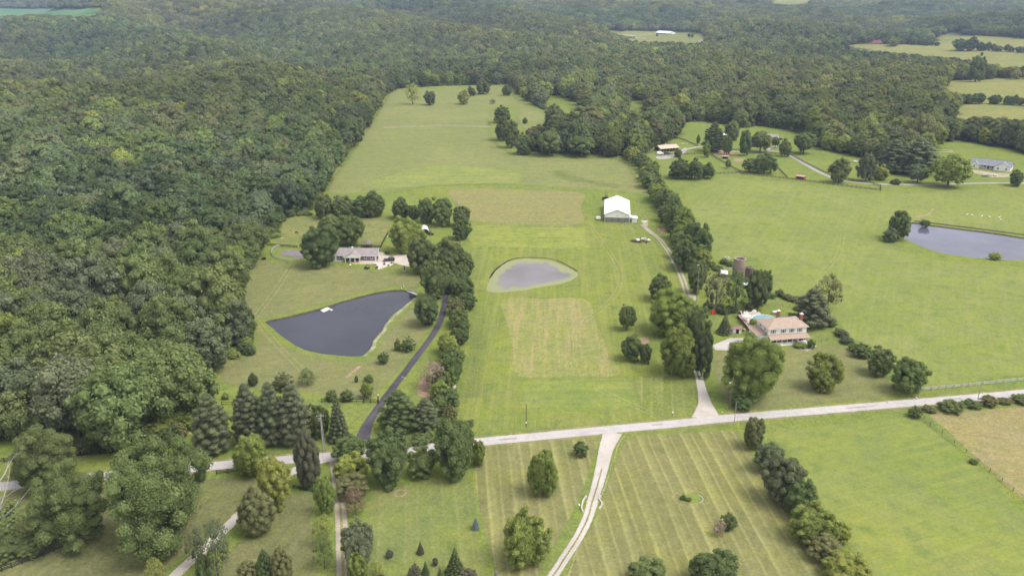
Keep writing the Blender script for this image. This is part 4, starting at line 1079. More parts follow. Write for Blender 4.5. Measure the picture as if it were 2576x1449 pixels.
 ('spread', (1864, 398, 1908, 434), 'mid', 'left half of the twin trees in the far paddock', True),
 ('broad', (1893, 382, 1952, 436), 'mid', 'right taller half of the twin trees in the far paddock', True),
 ('spread', (1823, 402, 1839, 424), 'mid', 'little tree on the paddock fence left of the twin trees', True),
 ('rugged', (1678, 394, 1737, 448), 'deep', 'left part of the dark thicket below the stable'),
 ('rugged', (1722, 396, 1772, 450), 'deep', 'middle of the dark thicket below the stable'),
 ('rugged', (1758, 406, 1802, 448), 'deep', 'right end of the dark thicket below the stable'),
 ('bush', (1694, 376, 1716, 395), 'deep', 'dark shrub before the tan roofed stable'),
 ('cedar', (1751, 338, 1761, 361), 'deep', 'tiny dark twin evergreen in the grass above the far drive'),
 ('broad', (2082, 397, 2135, 460), 'mid', 'round headed tree with stem inside the far paddock corner', True),
 ('rugged', (2154, 382, 2200, 454), 'grey', 'grey green tall tree before the big pines'),
 ('broad', (2193, 412, 2234, 452), 'ygreen', 'lighter small tree before the big pines'),
 ('spread', (2284, 412, 2331, 460), 'grey', 'small spreading tree left of the big shade tree', True),
 ('spread', (2336, 387, 2429, 470), 'bright', 'big shade tree left of the white ranch house', True),
 ('broad', (2536, 427, 2570, 468), 'deep', 'small dark tree below the white ranch house by the drive', True),
 ('pine', (2208, 350, 2280, 432), 'pine', 'left of two huge layered pines at the far wood edge'),
 ('pine', (2255, 344, 2350, 436), 'pine', 'right of two huge layered pines at the far wood edge'),
 ('bush', (2240, 448, 2266, 464), 'deep', 'low dark shrub on the far drive under the pines'),
 ('rugged', (2232, 526, 2286, 600), 'mid', 'taller tree at the left tip of the right pond'),
 ('bush', (2220, 570, 2256, 608), 'grey', 'low shrubs at the foot of the tree at the pond tip'),
 ('bush', (2312, 552, 2340, 569), 'deep', 'dark shrub on the far bank of the right pond'),
 ('bush', (2486, 632, 2518, 653), 'yellow', 'yellow green shrub on the near bank of the right pond'),
 ('rugged', (2394, 98, 2436, 127), 'deep', 'round clump tree between the two far right fields'),
 ('rugged', (2428, 92, 2456, 128), 'deep', 'taller tree in the clump between the two far right fields'),
 ('rugged', (2452, 106, 2480, 128), 'deep', 'low tree at the right of the clump between the far right fields'),
 ('oval', (2479, 106, 2492, 128), 'deep', 'small separate tree between the two far right fields'),
 ('rugged', (2430, 134, 2476, 204), 'mid', 'tall tree breaking the hedge line below the far right field'),
 ('cedar', (1650, 86, 1656, 92), 'deep', 'tiny dark tree on the loop drive before the long white building'),
 ('cedar', (1729, 84, 1737, 94), 'deep', 'left of two tiny dark trees right of the long white building'),
 ('cedar', (1737, 85, 1745, 95), 'deep', 'right of two tiny dark trees right of the long white building'),
 ('broad', (2233, 96, 2262, 116), 'ygreen', 'pale round tree right of the red roofed far house'),
 ('bush', (937, 1440, 975, 1475), 'juniper', 'dark shrub under the yellow green sapling at the bottom edge')]:
    T(*a[:4], *(a[4:] if len(a) > 4 else ()))

def snag(box, label, leafy=None):
    xl, yt, xr, yb = box; r = at((xl + xr) / 2, yb); w = proj(*r)[2]
    H = (yb - yt) / FOC * w / cos(atan2(CAMZ, r.length)); t = empty('dead_tree', r, 0.7, label, 'dead tree')
    s = H / 13.0; t.scale = (s, s, s)
    link('trunk', BARE[0], t)
    if leafy:
        c = link('foliage', MIDS['sparse'][0], t, sc=(0.75, 0.75, 0.45)); c['leafcol'] = LC[leafy]
    TREES.append((r.x, r.y, 3))
snag((-12, 1160, 44, 1345), 'dead white branched tree at the left edge of the corner lawn', 'mid')
snag((1228, 233, 1250, 262), 'bleached dead tree in the hay meadow right of the light green trees', 'grey')
snag((470, 850, 500, 935), 'leaning bare grey trunk showing among the wood left of the dark pond')

# --- hedgerows, grown along real lines
CW = {'mid': 'green', 'grey': 'grey green', 'bright': 'light green', 'deep': 'dark green', 'olive': 'olive green', 'ygreen': 'yellow green'}
def hedgerow(pix, n, wid, Hs, Rs, kinds, cols, label, group):
    L = catmull([at(*p) for p in pix], False, 20); rs = random.Random(len(pix) * 13 + n)
    for i in range(n):
        p = L[int((i + rs.random() * 0.6) / n * (len(L) - 1))]
        q = p + Vector((rs.uniform(-wid, wid), rs.uniform(-wid, wid), 0)); q.z = float(hgt(q.x, q.y))
        kd, rr, hh, cc = rs.choice(kinds), rs.uniform(*Rs), rs.uniform(*Hs), rs.choice(cols)
        lab = label if isinstance(label, str) else '%s %s %s %s' % ('tall' if hh > sum(Hs) / 2 else 'low', CW.get(cc, cc), 'shrub' if kd == 'bush' else 'tree', label[int(i * len(label) / n)])
        plant(kd, tuple(q), rr, hh, cc, lab, group, seed=i)
hedgerow([(1120, 745), (1150, 650), (1160, 690), (1160, 740), (1155, 800), (1150, 850)][1:], 14, 2.6, (6, 10), (2.8, 4.0), ['rugged', 'broad', 'oval'], ['mid', 'olive', 'mid', 'deep'],
         ['of the hedgerow right of the ranch house drive', 'of the hedgerow right of the mulch ring tree', 'of the hedgerow right of the dark mulch ring tree', 'of the hedgerow above the deep green tree'], 'hedgerow trees left of the centre field')
hedgerow([(1132, 735), (1118, 705), (1104, 690)], 4, 1.5, (6, 9), (2.8, 3.8), ['rugged', 'broad'], ['mid', 'deep'], 'tree hiding the upper end of the asphalt drive', 'trees over the upper asphalt drive')
hedgerow([(1148, 850), (1140, 900), (1132, 950), (1125, 990), (1130, 1030)], 11, 2.4, (6, 9), (2.6, 3.8), ['rugged', 'broad', 'bush'], ['mid', 'bright', 'deep', 'ygreen'],
         ['of the hedgerow beside the deep green tree', 'of the hedgerow right of the dying tree', 'of the hedgerow above the small pines'], 'hedgerow trees left of the centre field')
hedgerow([(1590, 400), (1622, 440), (1648, 478), (1665, 515), (1680, 545), (1700, 590), (1722, 640), (1742, 690)], 40, 4.5, (7, 14), (3.8, 6.0), ['rugged', 'broad', 'oval', 'bush'], ['mid', 'mid', 'deep', 'bright', 'ygreen', 'deep'],
         ['of the long hedgerow left of the stable', 'of the long hedgerow below the thicket', 'of the long hedgerow at the stubble field height', 'of the long hedgerow level with the barn roof', 'of the long hedgerow level with the barn front', 'of the long hedgerow by the lane head', 'of the long hedgerow above the silo', 'of the long hedgerow left of the silo'], 'hedgerow trees right of the barn')
hedgerow([(2060, 800), (2085, 815), (2110, 840), (2135, 865), (2150, 885)], 9, 1.0, (2.0, 3.2), (1.5, 2.4), ['bush'], ['deep', 'grey', 'mid'], 'shrub in the weedy fence line right of the two storey house', 'fence line shrubs')
hedgerow([(400, 1100), (440, 1075), (470, 1040), (500, 1010)], 9, 4.0, (3.5, 7), (2.5, 3.8), ['bush', 'broad'], ['bright', 'mid', 'ygreen'], 'bright shrub at the wood corner left of the lone pine', 'wood corner shrubs')
hedgerow([(0, 1400), (60, 1385), (120, 1365), (160, 1340)], 9, 3.0, (3.0, 5.5), (2.5, 3.5), ['bush'], ['mid', 'deep'], 'shrub of the thicket along the dark fence in the bottom left corner', 'corner thicket shrubs')
hedgerow([(1010, 1120), (1060, 1110), (1110, 1098)], 7, 1.2, (1.5, 3.0), (1.6, 2.4), ['bush'], ['bright', 'mid'], 'low shrub on the far verge between the pines and the road', 'verge shrubs')
hedgerow([(1900, 745), (1935, 745), (1975, 750), (1990, 755)], 6, 2.0, (1.8, 3.0), (2.0, 3.0), ['bush'], ['mid', 'olive'], 'low shrub trailing right of the silo clump', 'silo shrubs')
hedgerow([(1775, 770), (1820, 785), (1870, 775), (1900, 768)], 8, 3.0, (2.0, 3.5), (1.8, 2.6), ['bush'], ['deep', 'olive'], 'undershrub at the foot of the trees before the silo', 'silo clump undershrubs')
hedgerow([(1780, 690), (1800, 672), (1830, 665), (1860, 690)], 6, 3.0, (1.5, 2.5), (2.0, 3.0), ['bush'], ['mid', 'deep'], 'weedy shrub around the silo', 'silo weeds')

hedgerow([(2392, 262), (2440, 262), (2490, 262), (2540, 264), (2590, 268), (2640, 270)], 13, 2.0, (8, 12), (4.0, 5.5), ['broad', 'rugged', 'oval'], ['deep', 'mid'], ['of the thin line between the two right edge fields, left part', 'of the thin line between the two right edge fields, right part'], 'trees between the right edge fields')
hedgerow([(2498, 129), (2540, 131), (2580, 133), (2640, 137)], 9, 5.0, (9, 14), (6.0, 8.0), ['broad', 'rugged'], ['deep', 'mid'], 'dark tree of the belt between the two uppermost right fields', 'belt between the uppermost right fields')

# --- the wood: its nearest trees one by one, the rest as one mass
WOODC = [LC['mid'], LC['deep'], LC['grey'], LC['bright'], LC['olive'], LC['mid'], LC['dark']]
def clear_at(X, Y, Z, H, tol=True):
    bad = np.zeros(X.shape, bool)
    for zz, sd in [(0.0, 0)] + [(z_, s_) for z_ in (0.3, 0.5, 0.65, 0.8, 0.92, 1.04) for s_ in (-4.5 if z_ < .9 else -2, 4.5 if z_ < .9 else 2)]:
        px, py, w = proj(X + sd * (Y > 900), Y, Z + H * zz)
        for k, poly in enumerate(CLEAR): bad |= inside(poly, px, py) & (w > 5)
    return bad
nr = np.random.RandomState(11)
def scatter(x0, x1, y0, y1, s):
    xs = np.arange(x0, x1, s); ys = np.arange(y0, y1, s * 0.866)
    X, Y = np.meshgrid(xs, ys); X = X + (np.arange(len(ys)) % 2)[:, None] * s / 2
    X = X + nr.uniform(-0.32, 0.32, X.shape) * s; Y = Y + nr.uniform(-0.32, 0.32, Y.shape) * s
    return X.ravel(), Y.ravel()
def lf(X, Y, sc, ph=0.0):
    return (np.sin(X / sc + 1.7 * np.sin(Y / sc * 0.8 + ph)) + np.sin(Y / sc * 1.3 + ph + 1.2 * np.sin(X / sc * 0.6 + 1))) / 2
def tree_arrays(X, Y, big=1.0):
    Z = hgt(X, Y); n = len(X)
    q = nr.rand(n)
    H = (11.0 + 12.0 * q ** 1.3 + 2.5 * lf(X, Y, 40)) * big
    R = (4.8 + 3.9 * q ** 1.3 + 0.8 * nr.rand(n)) * big
    return Z, H, R
# candidate trunks in three rings of distance
sets = []
for (x0, x1, y0, y1, s, far) in ((-900, 900, 150, 1150, 11.3, 0), (-1700, 1700, 1150, 2050, 12.0, 1), (-3400, 3400, 2050, 4600, 19.0, 2)):
    X, Y = scatter(x0, x1, y0, y1, s)
    Z, H, R = tree_arrays(X, Y)
    px, py, w = proj(X, Y, Z)
    view = (np.abs(px - 1288) < 1288 + 430) & (py > -120) & (py < 1600) & (w > 20)
    ok = view & ~clear_at(X, Y, Z, H, True)
    bx, by = px, py
    if far == 0: ok &= ~((py > 1145)) & ~((px > 1700) & (py > 480))
    X, Y, Z, H, R, px, py = (a[ok] for a in (X, Y, Z, H, R, px, py))
    sets.append((X, Y, Z, H, R, px, py, far))
X, Y, Z, H, R, px, py, _ = sets[0]
D = np.hypot(X, Y)
if TREES:
    tx = np.array([t[0] for t in TREES]); ty = np.array([t[1] for t in TREES]); tr = np.array([t[2] for t in TREES])
    near_t = (np.hypot(X[:, None] - tx, Y[:, None] - ty) < (tr * 0.75 + 1.5)).any(1)
else: near_t = np.zeros(len(X), bool)
X, Y, Z, H, R, px, py, D = (a[~near_t] for a in (X, Y, Z, H, R, px, py, D))
order = np.argsort(D); cut = 150
def zone(px, py):
    if py > 1080: return 'just above the road at far left' if px < 200 else 'just above the road left of the lone pine'
    if py > 960: return 'above the road by the left picture edge' if px < 180 else ('in the middle of the wood level with the three pines' if px < 360 else 'at the wood edge left of the three pines')
    if py > 850: return 'at the left picture edge, level with the dark pond' if px < 200 else ('inside the wood, level with the lower dark pond' if px < 400 else 'at the wood edge beside the lower dark pond')
    if py > 760: return 'far inside the wood, level with the swim platform' if px < 350 else 'near the wood edge, level with the swim platform'
    return 'deep in the wood, level with the ranch house' if px < 350 else 'near the wood edge, level with the ranch house lawn'
CW = {'mid': 'green', 'grey': 'grey green', 'bright': 'light green', 'deep': 'dark green', 'olive': 'olive green', 'ygreen': 'yellow green'}
wr = random.Random(5)
for i in order[:cut]:
    k = wr.choice(['broad', 'rugged', 'rugged', 'oval', 'broad', 'spread'])
    if wr.random() < 0.04: k = 'pine'
    c = wr.choice(['mid', 'mid', 'grey', 'mid', 'deep', 'mid', 'grey', 'bright'])
    size = 'tall' if H[i] > 17.5 else ('low' if H[i] < 13 else 'medium sized')
    t = plant(k, (X[i], Y[i], Z[i]), R[i] * 1.12, H[i] * 1.05, c, '%s %s tree %s' % (size, CW[c], zone(px[i], py[i])), 'trees of the dense left wood', seed=int(i), cat=('woodland_tree', 'tree'))
rest = order[cut:]
sets[0] = tuple(a[rest] for a in (X, Y, Z, H, R, px, py)) + (0,)

src = bpy.data.collections.new('forest_sources')
SRC_N = []
def add_src(nm, me):
    o = bpy.data.objects.new(nm, me); src.objects.link(o); SRC_N.append(nm)
k = 0
for kd in ('broad', 'oval', 'rugged', 'spread'):
    for v in range(2): add_src('forest_tree_%02d' % k, crown_mesh('forest_crown', kd, 500 + k, 0.62, 0.85, True, True)); k += 1
add_src('forest_tree_08', crown_mesh('forest_crown', 'cedar', 511, 0.62, 0.8, True, True))
add_src('forest_tree_09', crown_mesh('forest_crown', 'broad', 513, 0.62, 0.8, True, True))
for v in range(5): add_src('forest_tree_%02d' % (10 + v), crown_mesh('forest_crown', ('far', 'far', 'rugged', 'far', 'far')[v], 530 + v, 1.05, 0.75))
def clump_mesh(seed):
    rs = np.random.RandomState(seed); m = MB(); V, F4, sh = [], [], []; nv = 0
    for k in range(6):
        c = np.array([rs.uniform(-8, 8), rs.uniform(-8, 8), rs.uniform(8, 11)]); r = rs.uniform(4.2, 6.5)
        n = 90; d = unit(rs.randn(n, 3)); d[:, 2] = np.abs(d[:, 2]) * rs.choice([1, 1, 1, -1], n)
        p = c + d * np.array([r, r, r * 0.85]) * rs.uniform(0.85, 1.1, (n, 1)); nn = unit(d + 0.5 * rs.randn(n, 3)); t = unit(np.cross(nn, rs.randn(n, 3))); b = np.cross(nn, t)
        s = rs.uniform(1.3, 2.4, (n, 1))
        V.append(np.stack([p - t * s * .5, p - b * s * .4, p + t * s * .5, p + b * s * .4], 1).reshape(-1, 3)); F4.append(np.arange(4 * n).reshape(-1, 4) + nv); nv += 4 * n; sh.append(rs.uniform(.75, 1.2, n))
    F3 = []; s3 = []
    for k in range(7):
        iv, f = ICO0; c = np.array([rs.uniform(-7, 7), rs.uniform(-7, 7), 6.5]); V.append(iv * np.array([6, 6, 6.0]) + c); F3.append(f + nv); nv += len(iv); s3.append(np.full(len(f), .8))
    return mesh_np('forest_clump', np.concatenate(V), F4 + F3, [LEAF], np.concatenate(sh + s3))
for v in range(4): add_src('forest_tree_%02d' % (15 + v), clump_mesh(600 + v))

def scatter_object(name, pts, rot, scl, idx, col, coll, kind='stuff', label=None, cat=None):
    me = bpy.data.meshes.new(name)
    me.vertices.add(len(pts)); me.vertices.foreach_set('co', np.asarray(pts, np.float32).ravel())
    for nm, ty, arr in (('rot', 'FLOAT_VECTOR', rot), ('scl', 'FLOAT_VECTOR', scl), ('leafcol', 'FLOAT_COLOR', col)):
        a = me.attributes.new(nm, ty, 'POINT'); a.data.foreach_set('vector' if ty == 'FLOAT_VECTOR' else 'color', np.asarray(arr, np.float32).ravel())
    a = me.attributes.new('pick', 'INT', 'POINT'); a.data.foreach_set('value', np.asarray(idx, np.int32))
    o = link(name, me)
    ng = bpy.data.node_groups.new(name, 'GeometryNodeTree')
    ng.interface.new_socket('Geometry', in_out='INPUT', socket_type='NodeSocketGeometry')
    ng.interface.new_socket('Geometry', in_out='OUTPUT', socket_type='NodeSocketGeometry')
    N, Lk = ng.nodes, ng.links
    gi, go = N.new('NodeGroupInput'), N.new('NodeGroupOutput')
    ci = N.new('GeometryNodeCollectionInfo'); ci.inputs['Collection'].default_value = coll
    ci.inputs['Separate Children'].default_value = True; ci.inputs['Reset Children'].default_value = True
    ip = N.new('GeometryNodeInstanceOnPoints'); ip.inputs['Pick Instance'].default_value = True
    def na(nm, ty):
        q = N.new('GeometryNodeInputNamedAttribute'); q.data_type = ty; q.inputs['Name'].default_value = nm
        return q.outputs['Attribute']
    Lk.new(gi.outputs[0], ip.inputs['Points']); Lk.new(ci.outputs[0], ip.inputs['Instance'])
    Lk.new(na('pick', 'INT'), ip.inputs['Instance Index'])
    e2r = N.new('FunctionNodeEulerToRotation'); Lk.new(na('rot', 'FLOAT_VECTOR'), e2r.inputs[0]); Lk.new(e2r.outputs[0], ip.inputs['Rotation'])
    Lk.new(na('scl', 'FLOAT_VECTOR'), ip.inputs['Scale'])
    Lk.new(ip.outputs[0], go.inputs[0])
    md = o.modifiers.new('scatter', 'NODES'); md.node_group = ng
    tag(o, label, cat, kind=kind)
    return o

P_, R_, S_, I_, C_ = [], [], [], [], []
pal = np.array(WOODC)
for X, Y, Z, H, R, px, py, far in sets:
    n = len(X)
    P_.append(np.stack([X, Y, Z - 0.3], 1)); R_.append(np.stack([0 * X, 0 * X, nr.uniform(0, 6.28, n)], 1))
    k1 = lf(X, Y, 95, 0.5); k2 = lf(X, Y, 230, 2.0)
    ci = np.clip(((nr.rand(n) * 5.2) + k1 * 1.2).astype(int), 0, 6) % 7
    c = pal[ci] * 0.75 + pal.mean(0) * 0.25
    c = c * (0.93 + 0.16 * k1 + 0.10 * k2 + nr.uniform(-0.24, 0.24, n))[:, None]  # random tree tone, plus broad light and dark of the ridges painted in
    c = c * np.array([1, 1, 1]) ; c[:, 0] *= 1 + 0.10 * k2; c[:, 2] *= 1 - 0.15 * k2
    yel = nr.rand(n) < 0.025; c[yel] = c[yel] * np.array([1.45, 1.3, 1.0])
    C_.append(np.concatenate([c, np.ones((n, 1))], 1))
    if far == 0: idx = nr.choice(10, n, p=[.12, .12, .11, .11, .13, .13, .11, .11, .02, .04]); S = np.stack([R / 5 * 1.04, R / 5 * 1.04, H / 12], 1)
    elif far == 1: idx = nr.choice([10, 11, 12, 13, 14], n); S = np.stack([R / 5 * 1.10, R / 5 * 1.10, H / 12], 1)
    else: idx = nr.choice([15, 16, 17, 18], n); S = np.stack([1.35 + 0 * R, 1.35 + 0 * R, H / 13], 1)
    I_.append(idx); S_.append(S)
forest = scatter_object('forest', np.concatenate(P_), np.concatenate(R_), np.concatenate(S_), np.concatenate(I_), np.concatenate(C_), src)
print('forest instances', sum(len(p) for p in P_), 'trees', len(TREES))

# undergrowth along the wood edge and round the ponds
ucol = bpy.data.collections.new('undergrowth_sources')
for v in range(3): ucol.objects.link(bpy.data.objects.new('undergrowth_%d' % v, crown_mesh('undergrowth', 'bush', 700 + v, 0.75, 0.8)))
EDGE = MAIN[2:46]
up, us, uc = [], [], []
for a, b in zip(EDGE, EDGE[1:]):
    A, B = at(*a), at(*b); n = int((B - A).length / 2.2)
    dn = (B - A).normalized(); out = Vector((-dn.y, dn.x, 0))
    for i in range(n):
        p = A.lerp(B, (i + RNG.random()) / max(n, 1)) + out * RNG.uniform(-0.5, 4.5)
        up.append((p.x, p.y, float(hgt(p.x, p.y)) - 0.2)); r = RNG.uniform(1.4, 3.0); us.append((r / 5, r / 5, RNG.uniform(1.8, 4.8) / 12))
        c = RNG.choice([LC['mid'], LC['deep'], LC['bright'], LC['olive']]); uc.append((*jit(c, RNG, 0.2), 1))
n = len(up)
scatter_object('undergrowth', up, [(0, 0, RNG.uniform(0, 6.28)) for _ in range(n)], us, [RNG.randrange(3) for _ in range(n)], uc, ucol)
# ------------------------------------------------------------------ buildings and other things
WHITE = solid('white_paint', (0.84, 0.83, 0.81), 0.6, 0.05, 0.8)
WMETAL = solid('white_roof_metal', (0.82, 0.82, 0.81), 0.45, 0.04, 0.25)
GREYWOOD = solid('weathered_grey_boards', (0.235, 0.215, 0.205), 0.9, 0.35, 1.5)
GREYWOOD2 = solid('dark_weathered_boards', (0.17, 0.155, 0.15), 0.9, 0.35, 1.5)
BROWNWOOD = solid('brown_stained_wood', (0.16, 0.095, 0.06), 0.85, 0.2, 2)
DARK = solid('painted_dark_opening', (0.02, 0.02, 0.022), 0.8, 0.1)  # near-black panel colour, paints in the shade of open doorways
GLASS = solid('window_glass', (0.035, 0.04, 0.05), 0.12, 0.1, 1, 0, 0.6)
BLACKP = solid('black_paint', (0.02, 0.02, 0.022), 0.5, 0.1)
CARBLK = solid('black_car_paint', (0.025, 0.027, 0.032), 0.25, 0.05, 1, 0, 0.6)
TYRE = solid('tyre_rubber', (0.025, 0.025, 0.025), 0.9, 0.1)
STEEL = solid('dull_steel', (0.4, 0.4, 0.41), 0.45, 0.15, 2, 0.7)
BRICK = solid('red_brick', (0.26, 0.10, 0.07), 0.9, 0.25, 3)
CONC = solid('grey_concrete', (0.42, 0.40, 0.38), 0.9, 0.12, 1.5)
SILO = solid('silo_concrete', (0.36, 0.27, 0.24), 0.9, 0.2, 0.6)
FENCEWOOD = solid('grey_fence_wood', (0.15, 0.132, 0.115), 0.95, 0.25, 1)
PALEFENCE = solid('pale_fence_wood', (0.46, 0.44, 0.41), 0.9, 0.15, 1)
BLACKF = solid('black_fence_wood', (0.035, 0.032, 0.03), 0.85, 0.2, 1)
RUST = solid('rusty_machine_paint', (0.17, 0.085, 0.055), 0.8, 0.35, 2)
STONEM = solid('pale_stone', (0.50, 0.46, 0.41), 0.9, 0.15, 2)

def lined(name, col, axis, period, depth, rough=0.85, var=0.12, shift=0.86):
    """boards, laps, shingle courses or metal ribs too fine to tell apart"""
    m, n, l = nmat(name)
    out = n.new('ShaderNodeOutputMaterial'); b = n.new('ShaderNodeBsdfPrincipled'); b.inputs['Roughness'].default_value = rough
    b.inputs['Specular IOR Level'].default_value = 0.25
    tc = n.new('ShaderNodeTexCoord'); sp = n.new('ShaderNodeSeparateXYZ'); l.new(tc.outputs['Object'], sp.inputs[0])
    f = mth(n, l, 'FRACT', mth(n, l, 'DIVIDE', sp.outputs[axis], period))
    g = maprange(n, l, f, 0.0, 0.14)
    nz = noise(n, l, tc.outputs['Object'], 0.7, 4, 0.65)
    hs = n.new('ShaderNodeHueSaturation'); c = mixc(n, l, g, tuple(x * shift for x in col), col)
    l.new(c, hs.inputs['Color']); l.new(maprange(n, l, nz, 0.3, 0.7, 1 - var, 1 + var), hs.inputs['Value'])
    l.new(hs.outputs[0], b.inputs['Base Color'])
    bp = n.new('ShaderNodeBump'); bp.inputs['Distance'].default_value = depth; l.new(g, bp.inputs['Height']); l.new(bp.outputs[0], b.inputs['Normal'])
    l.new(b.outputs[0], out.inputs['Surface'])
    return m
SHINGLE_G = lined('grey_brown_shingles', (0.30, 0.265, 0.26), 1, 0.28, 0.02)
SHINGLE_T = lined('tan_pink_shingles', (0.40, 0.30, 0.235), 1, 0.28, 0.02, var=0.09)
SHINGLE_B = lined('blue_grey_shingles', (0.23, 0.235, 0.26), 1, 0.3, 0.02)
ROOF_TAN = lined('tan_roof_metal', (0.56, 0.45, 0.34), 0, 0.9, 0.03, 0.5, 0.05)
ROOF_W = lined('white_ribbed_roof', (0.84, 0.84, 0.83), 0, 0.9, 0.03, 0.5, 0.05, 0.93)
SIDING = lined('white_lap_siding', (0.85, 0.84, 0.82), 2, 0.22, 0.02, 0.6, 0.04, 0.88)
SIDING_M = lined('mauve_grey_siding', (0.22, 0.175, 0.185), 2, 0.22, 0.02, 0.7, 0.08, 0.8)
DECKM = lined('pale_pink_deck_boards', (0.50, 0.41, 0.37), 0, 0.15, 0.01, 0.85, 0.08, 0.75)
BOARDS_B = lined('brown_deck_skirt', (0.13, 0.075, 0.05), 0, 0.15, 0.02, 0.85, 0.2, 0.6)

def frame(pl, pr):
    A, B = at(*pl), at(*pr)
    return A, atan2(B.y - A.y, B.x - A.x), (Vector((B.x - A.x, B.y - A.y))).length

def window(par, x, z, w, h, y=0.0, frm=WHITE, shutters=None, rz=0.0, loc=None):
    """window facing -y of its parent; frame > pane, sill"""
    f = MB(); t = 0.10
    f.box(-w / 2, -0.06, 0, -w / 2 + t, 0.02, h).box(w / 2 - t, -0.06, 0, w / 2, 0.02, h).box(-w / 2 + t, -0.06, h - t, w / 2 - t, 0.02, h).box(-w / 2 + t, -0.06, 0, w / 2 - t, 0.02, t)
    f.box(-w / 2 + t, -0.05, h / 2 - 0.03, w / 2 - t, 0.02, h / 2 + 0.03)
    o = f.build('window', frm, par, loc or (x, y, z), rz)
    MB().box(-w / 2 + t, -0.02, t, w / 2 - t, 0.025, h - t).build('pane', GLASS, o)
    MB().box(-w / 2 - 0.06, -0.12, -0.08, w / 2 + 0.06, 0.01, 0).build('sill', frm, o)
    if shutters:
        for s in (-1, 1): MB().box(s * (w / 2 + 0.26) - 0.2, -0.05, 0, s * (w / 2 + 0.26) + 0.2, 0.01, h).build('shutter', shutters, par, loc or (x, y, z), rz)
    return o

def gable_x(par, x0, x1, y0, y1, ze, zr, mat, ov=0.5, th=0.16, name='roof'):
    """roof with its ridge along x"""
    ym = (y0 + y1) / 2; k = (zr - ze) / (ym - y0); m = MB()
    m.slab([(x0 - ov, y0 - ov, ze - ov * k), (x1 + ov, y0 - ov, ze - ov * k), (x1 + ov, ym, zr), (x0 - ov, ym, zr)], th)
    m.slab([(x0 - ov, ym, zr), (x1 + ov, ym, zr), (x1 + ov, y1 + ov, ze - ov * k), (x0 - ov, y1 + ov, ze - ov * k)], th)
    r = m.build(name, mat, par)
    MB().box(x0 - ov, ym - 0.12, zr - 0.02, x1 + ov, ym + 0.12, zr + 0.05).build('ridge_cap', mat, r)
    return r
def gable_y(par, x0, x1, y0, y1, ze, zr, mat, ov=0.5, th=0.14, name='roof'):
    xm = (x0 + x1) / 2; k = (zr - ze) / (xm - x0); m = MB()
    m.slab([(x0 - ov, y0 - ov, ze - ov * k), (xm, y0 - ov, zr), (xm, y1 + ov, zr), (x0 - ov, y1 + ov, ze - ov * k)], th)
    m.slab([(xm, y0 - ov, zr), (x1 + ov, y0 - ov, ze - ov * k), (x1 + ov, y1 + ov, ze - ov * k), (xm, y1 + ov, zr)], th)
    return m.build(name, mat, par)
def walls_x(par, x0, x1, y0, y1, ze, zr, mat, name='wall'):
    """box with gable ends, ridge along x"""
    ym = (y0 + y1) / 2
    P = [(y0, 0), (y1, 0), (y1, ze - 0.1), (ym, zr - 0.12), (y0, ze - 0.1)]
    return MB().hexa([(x0, y, z) for y, z in P][::-1], [(x1, y, z) for y, z in P][::-1]).build(name, mat, par)

# ---- the ranch house by the dark pond
A, rz, W = frame((839.5, 655.2), (947.5, 656.4))
h1 = empty('ranch_house', A, rz, 'long low mauve grey ranch house with white gabled porch above the dark pond', 'house')
D1 = 8.4
walls_x(h1, 0, W, 0, D1, 2.75, 4.7, SIDING_M)
gable_x(h1, 0, W, 0, D1, 2.75, 4.7, SHINGLE_G, 0.55)
MB().box(-0.56, -0.60, 2.32, W + 0.56, -0.551, 2.52).build('fascia', WHITE, h1)
for y_ in (0.0,):
    MB().hexa([(W + 0.551, -0.55, 2.30), (W + 0.60, -0.55, 2.30), (W + 0.60, D1 / 2, 4.45), (W + 0.551, D1 / 2, 4.45)], [(W + 0.551, -0.55, 2.52), (W + 0.60, -0.55, 2.52), (W + 0.60, D1 / 2, 4.70), (W + 0.551, D1 / 2, 4.70)]).build('barge_board', WHITE, h1)
for fx in (0.115, 0.27, 0.745, 0.885): window(h1, fx * W, 1.0, 1.15, 1.45, -0.03)
MB().box(0.5, -0.07, 0.1, 1.4, -0.01, 2.15).build('door', WHITE, h1)
MB().box(W - 0.75, -0.06, 0.1, W - 0.02, -0.01, 2.4).build('corner_panel', WHITE, h1)
MB().box(W + 0.01, 1.0, 0.05, W + 0.06, 3.4, 2.3).build('garage_door', DARK, h1)
MB().box(W + 0.01, 4.6, 0.05, W + 0.06, 7.0, 2.3).build('garage_door', WHITE, h1)
px0, px1 = 0.31 * W, 0.645 * W; pm = (px0 + px1) / 2
gable_y(h1, px0, px1, -2.9, 2.8, 2.6, 4.15, SHINGLE_G, 0.35, name='porch_roof')
MB().hexa([(px0 - .3, -3.32, 2.42), (px1 + .3, -3.32, 2.42), (pm, -3.32, 4.05)], [(px0 - .3, -2.9, 2.42), (px1 + .3, -2.9, 2.42), (pm, -2.9, 4.05)]).build('pediment', WHITE, h1)
MB().box(px0 - 0.35, -3.30, 2.3, px1 + 0.35, -3.05, 2.48).build('porch_beam', WHITE, h1)
for fx in (0, 0.33, 0.67, 1): MB().box(px0 + fx * (px1 - px0) - 0.15, -3.2, 0.1, px0 + fx * (px1 - px0) + 0.15, -2.9, 2.3).build('column', WHITE, h1)
MB().box(px0 + 0.7, -0.07, 0.1, px0 + 1.7, -0.01, 2.2).build('door', GLASS, h1)
MB().box(pm + 0.3, -0.07, 0.1, pm + 2.1, -0.01, 2.2).build('door', GLASS, h1)
for fx in (0.33, 0.4, 0.55): MB().tube([(fx * W, 5.0, 4.3), (fx * W, 5.0, 4.95)], 0.08).build('vent_pipe', WHITE, h1)
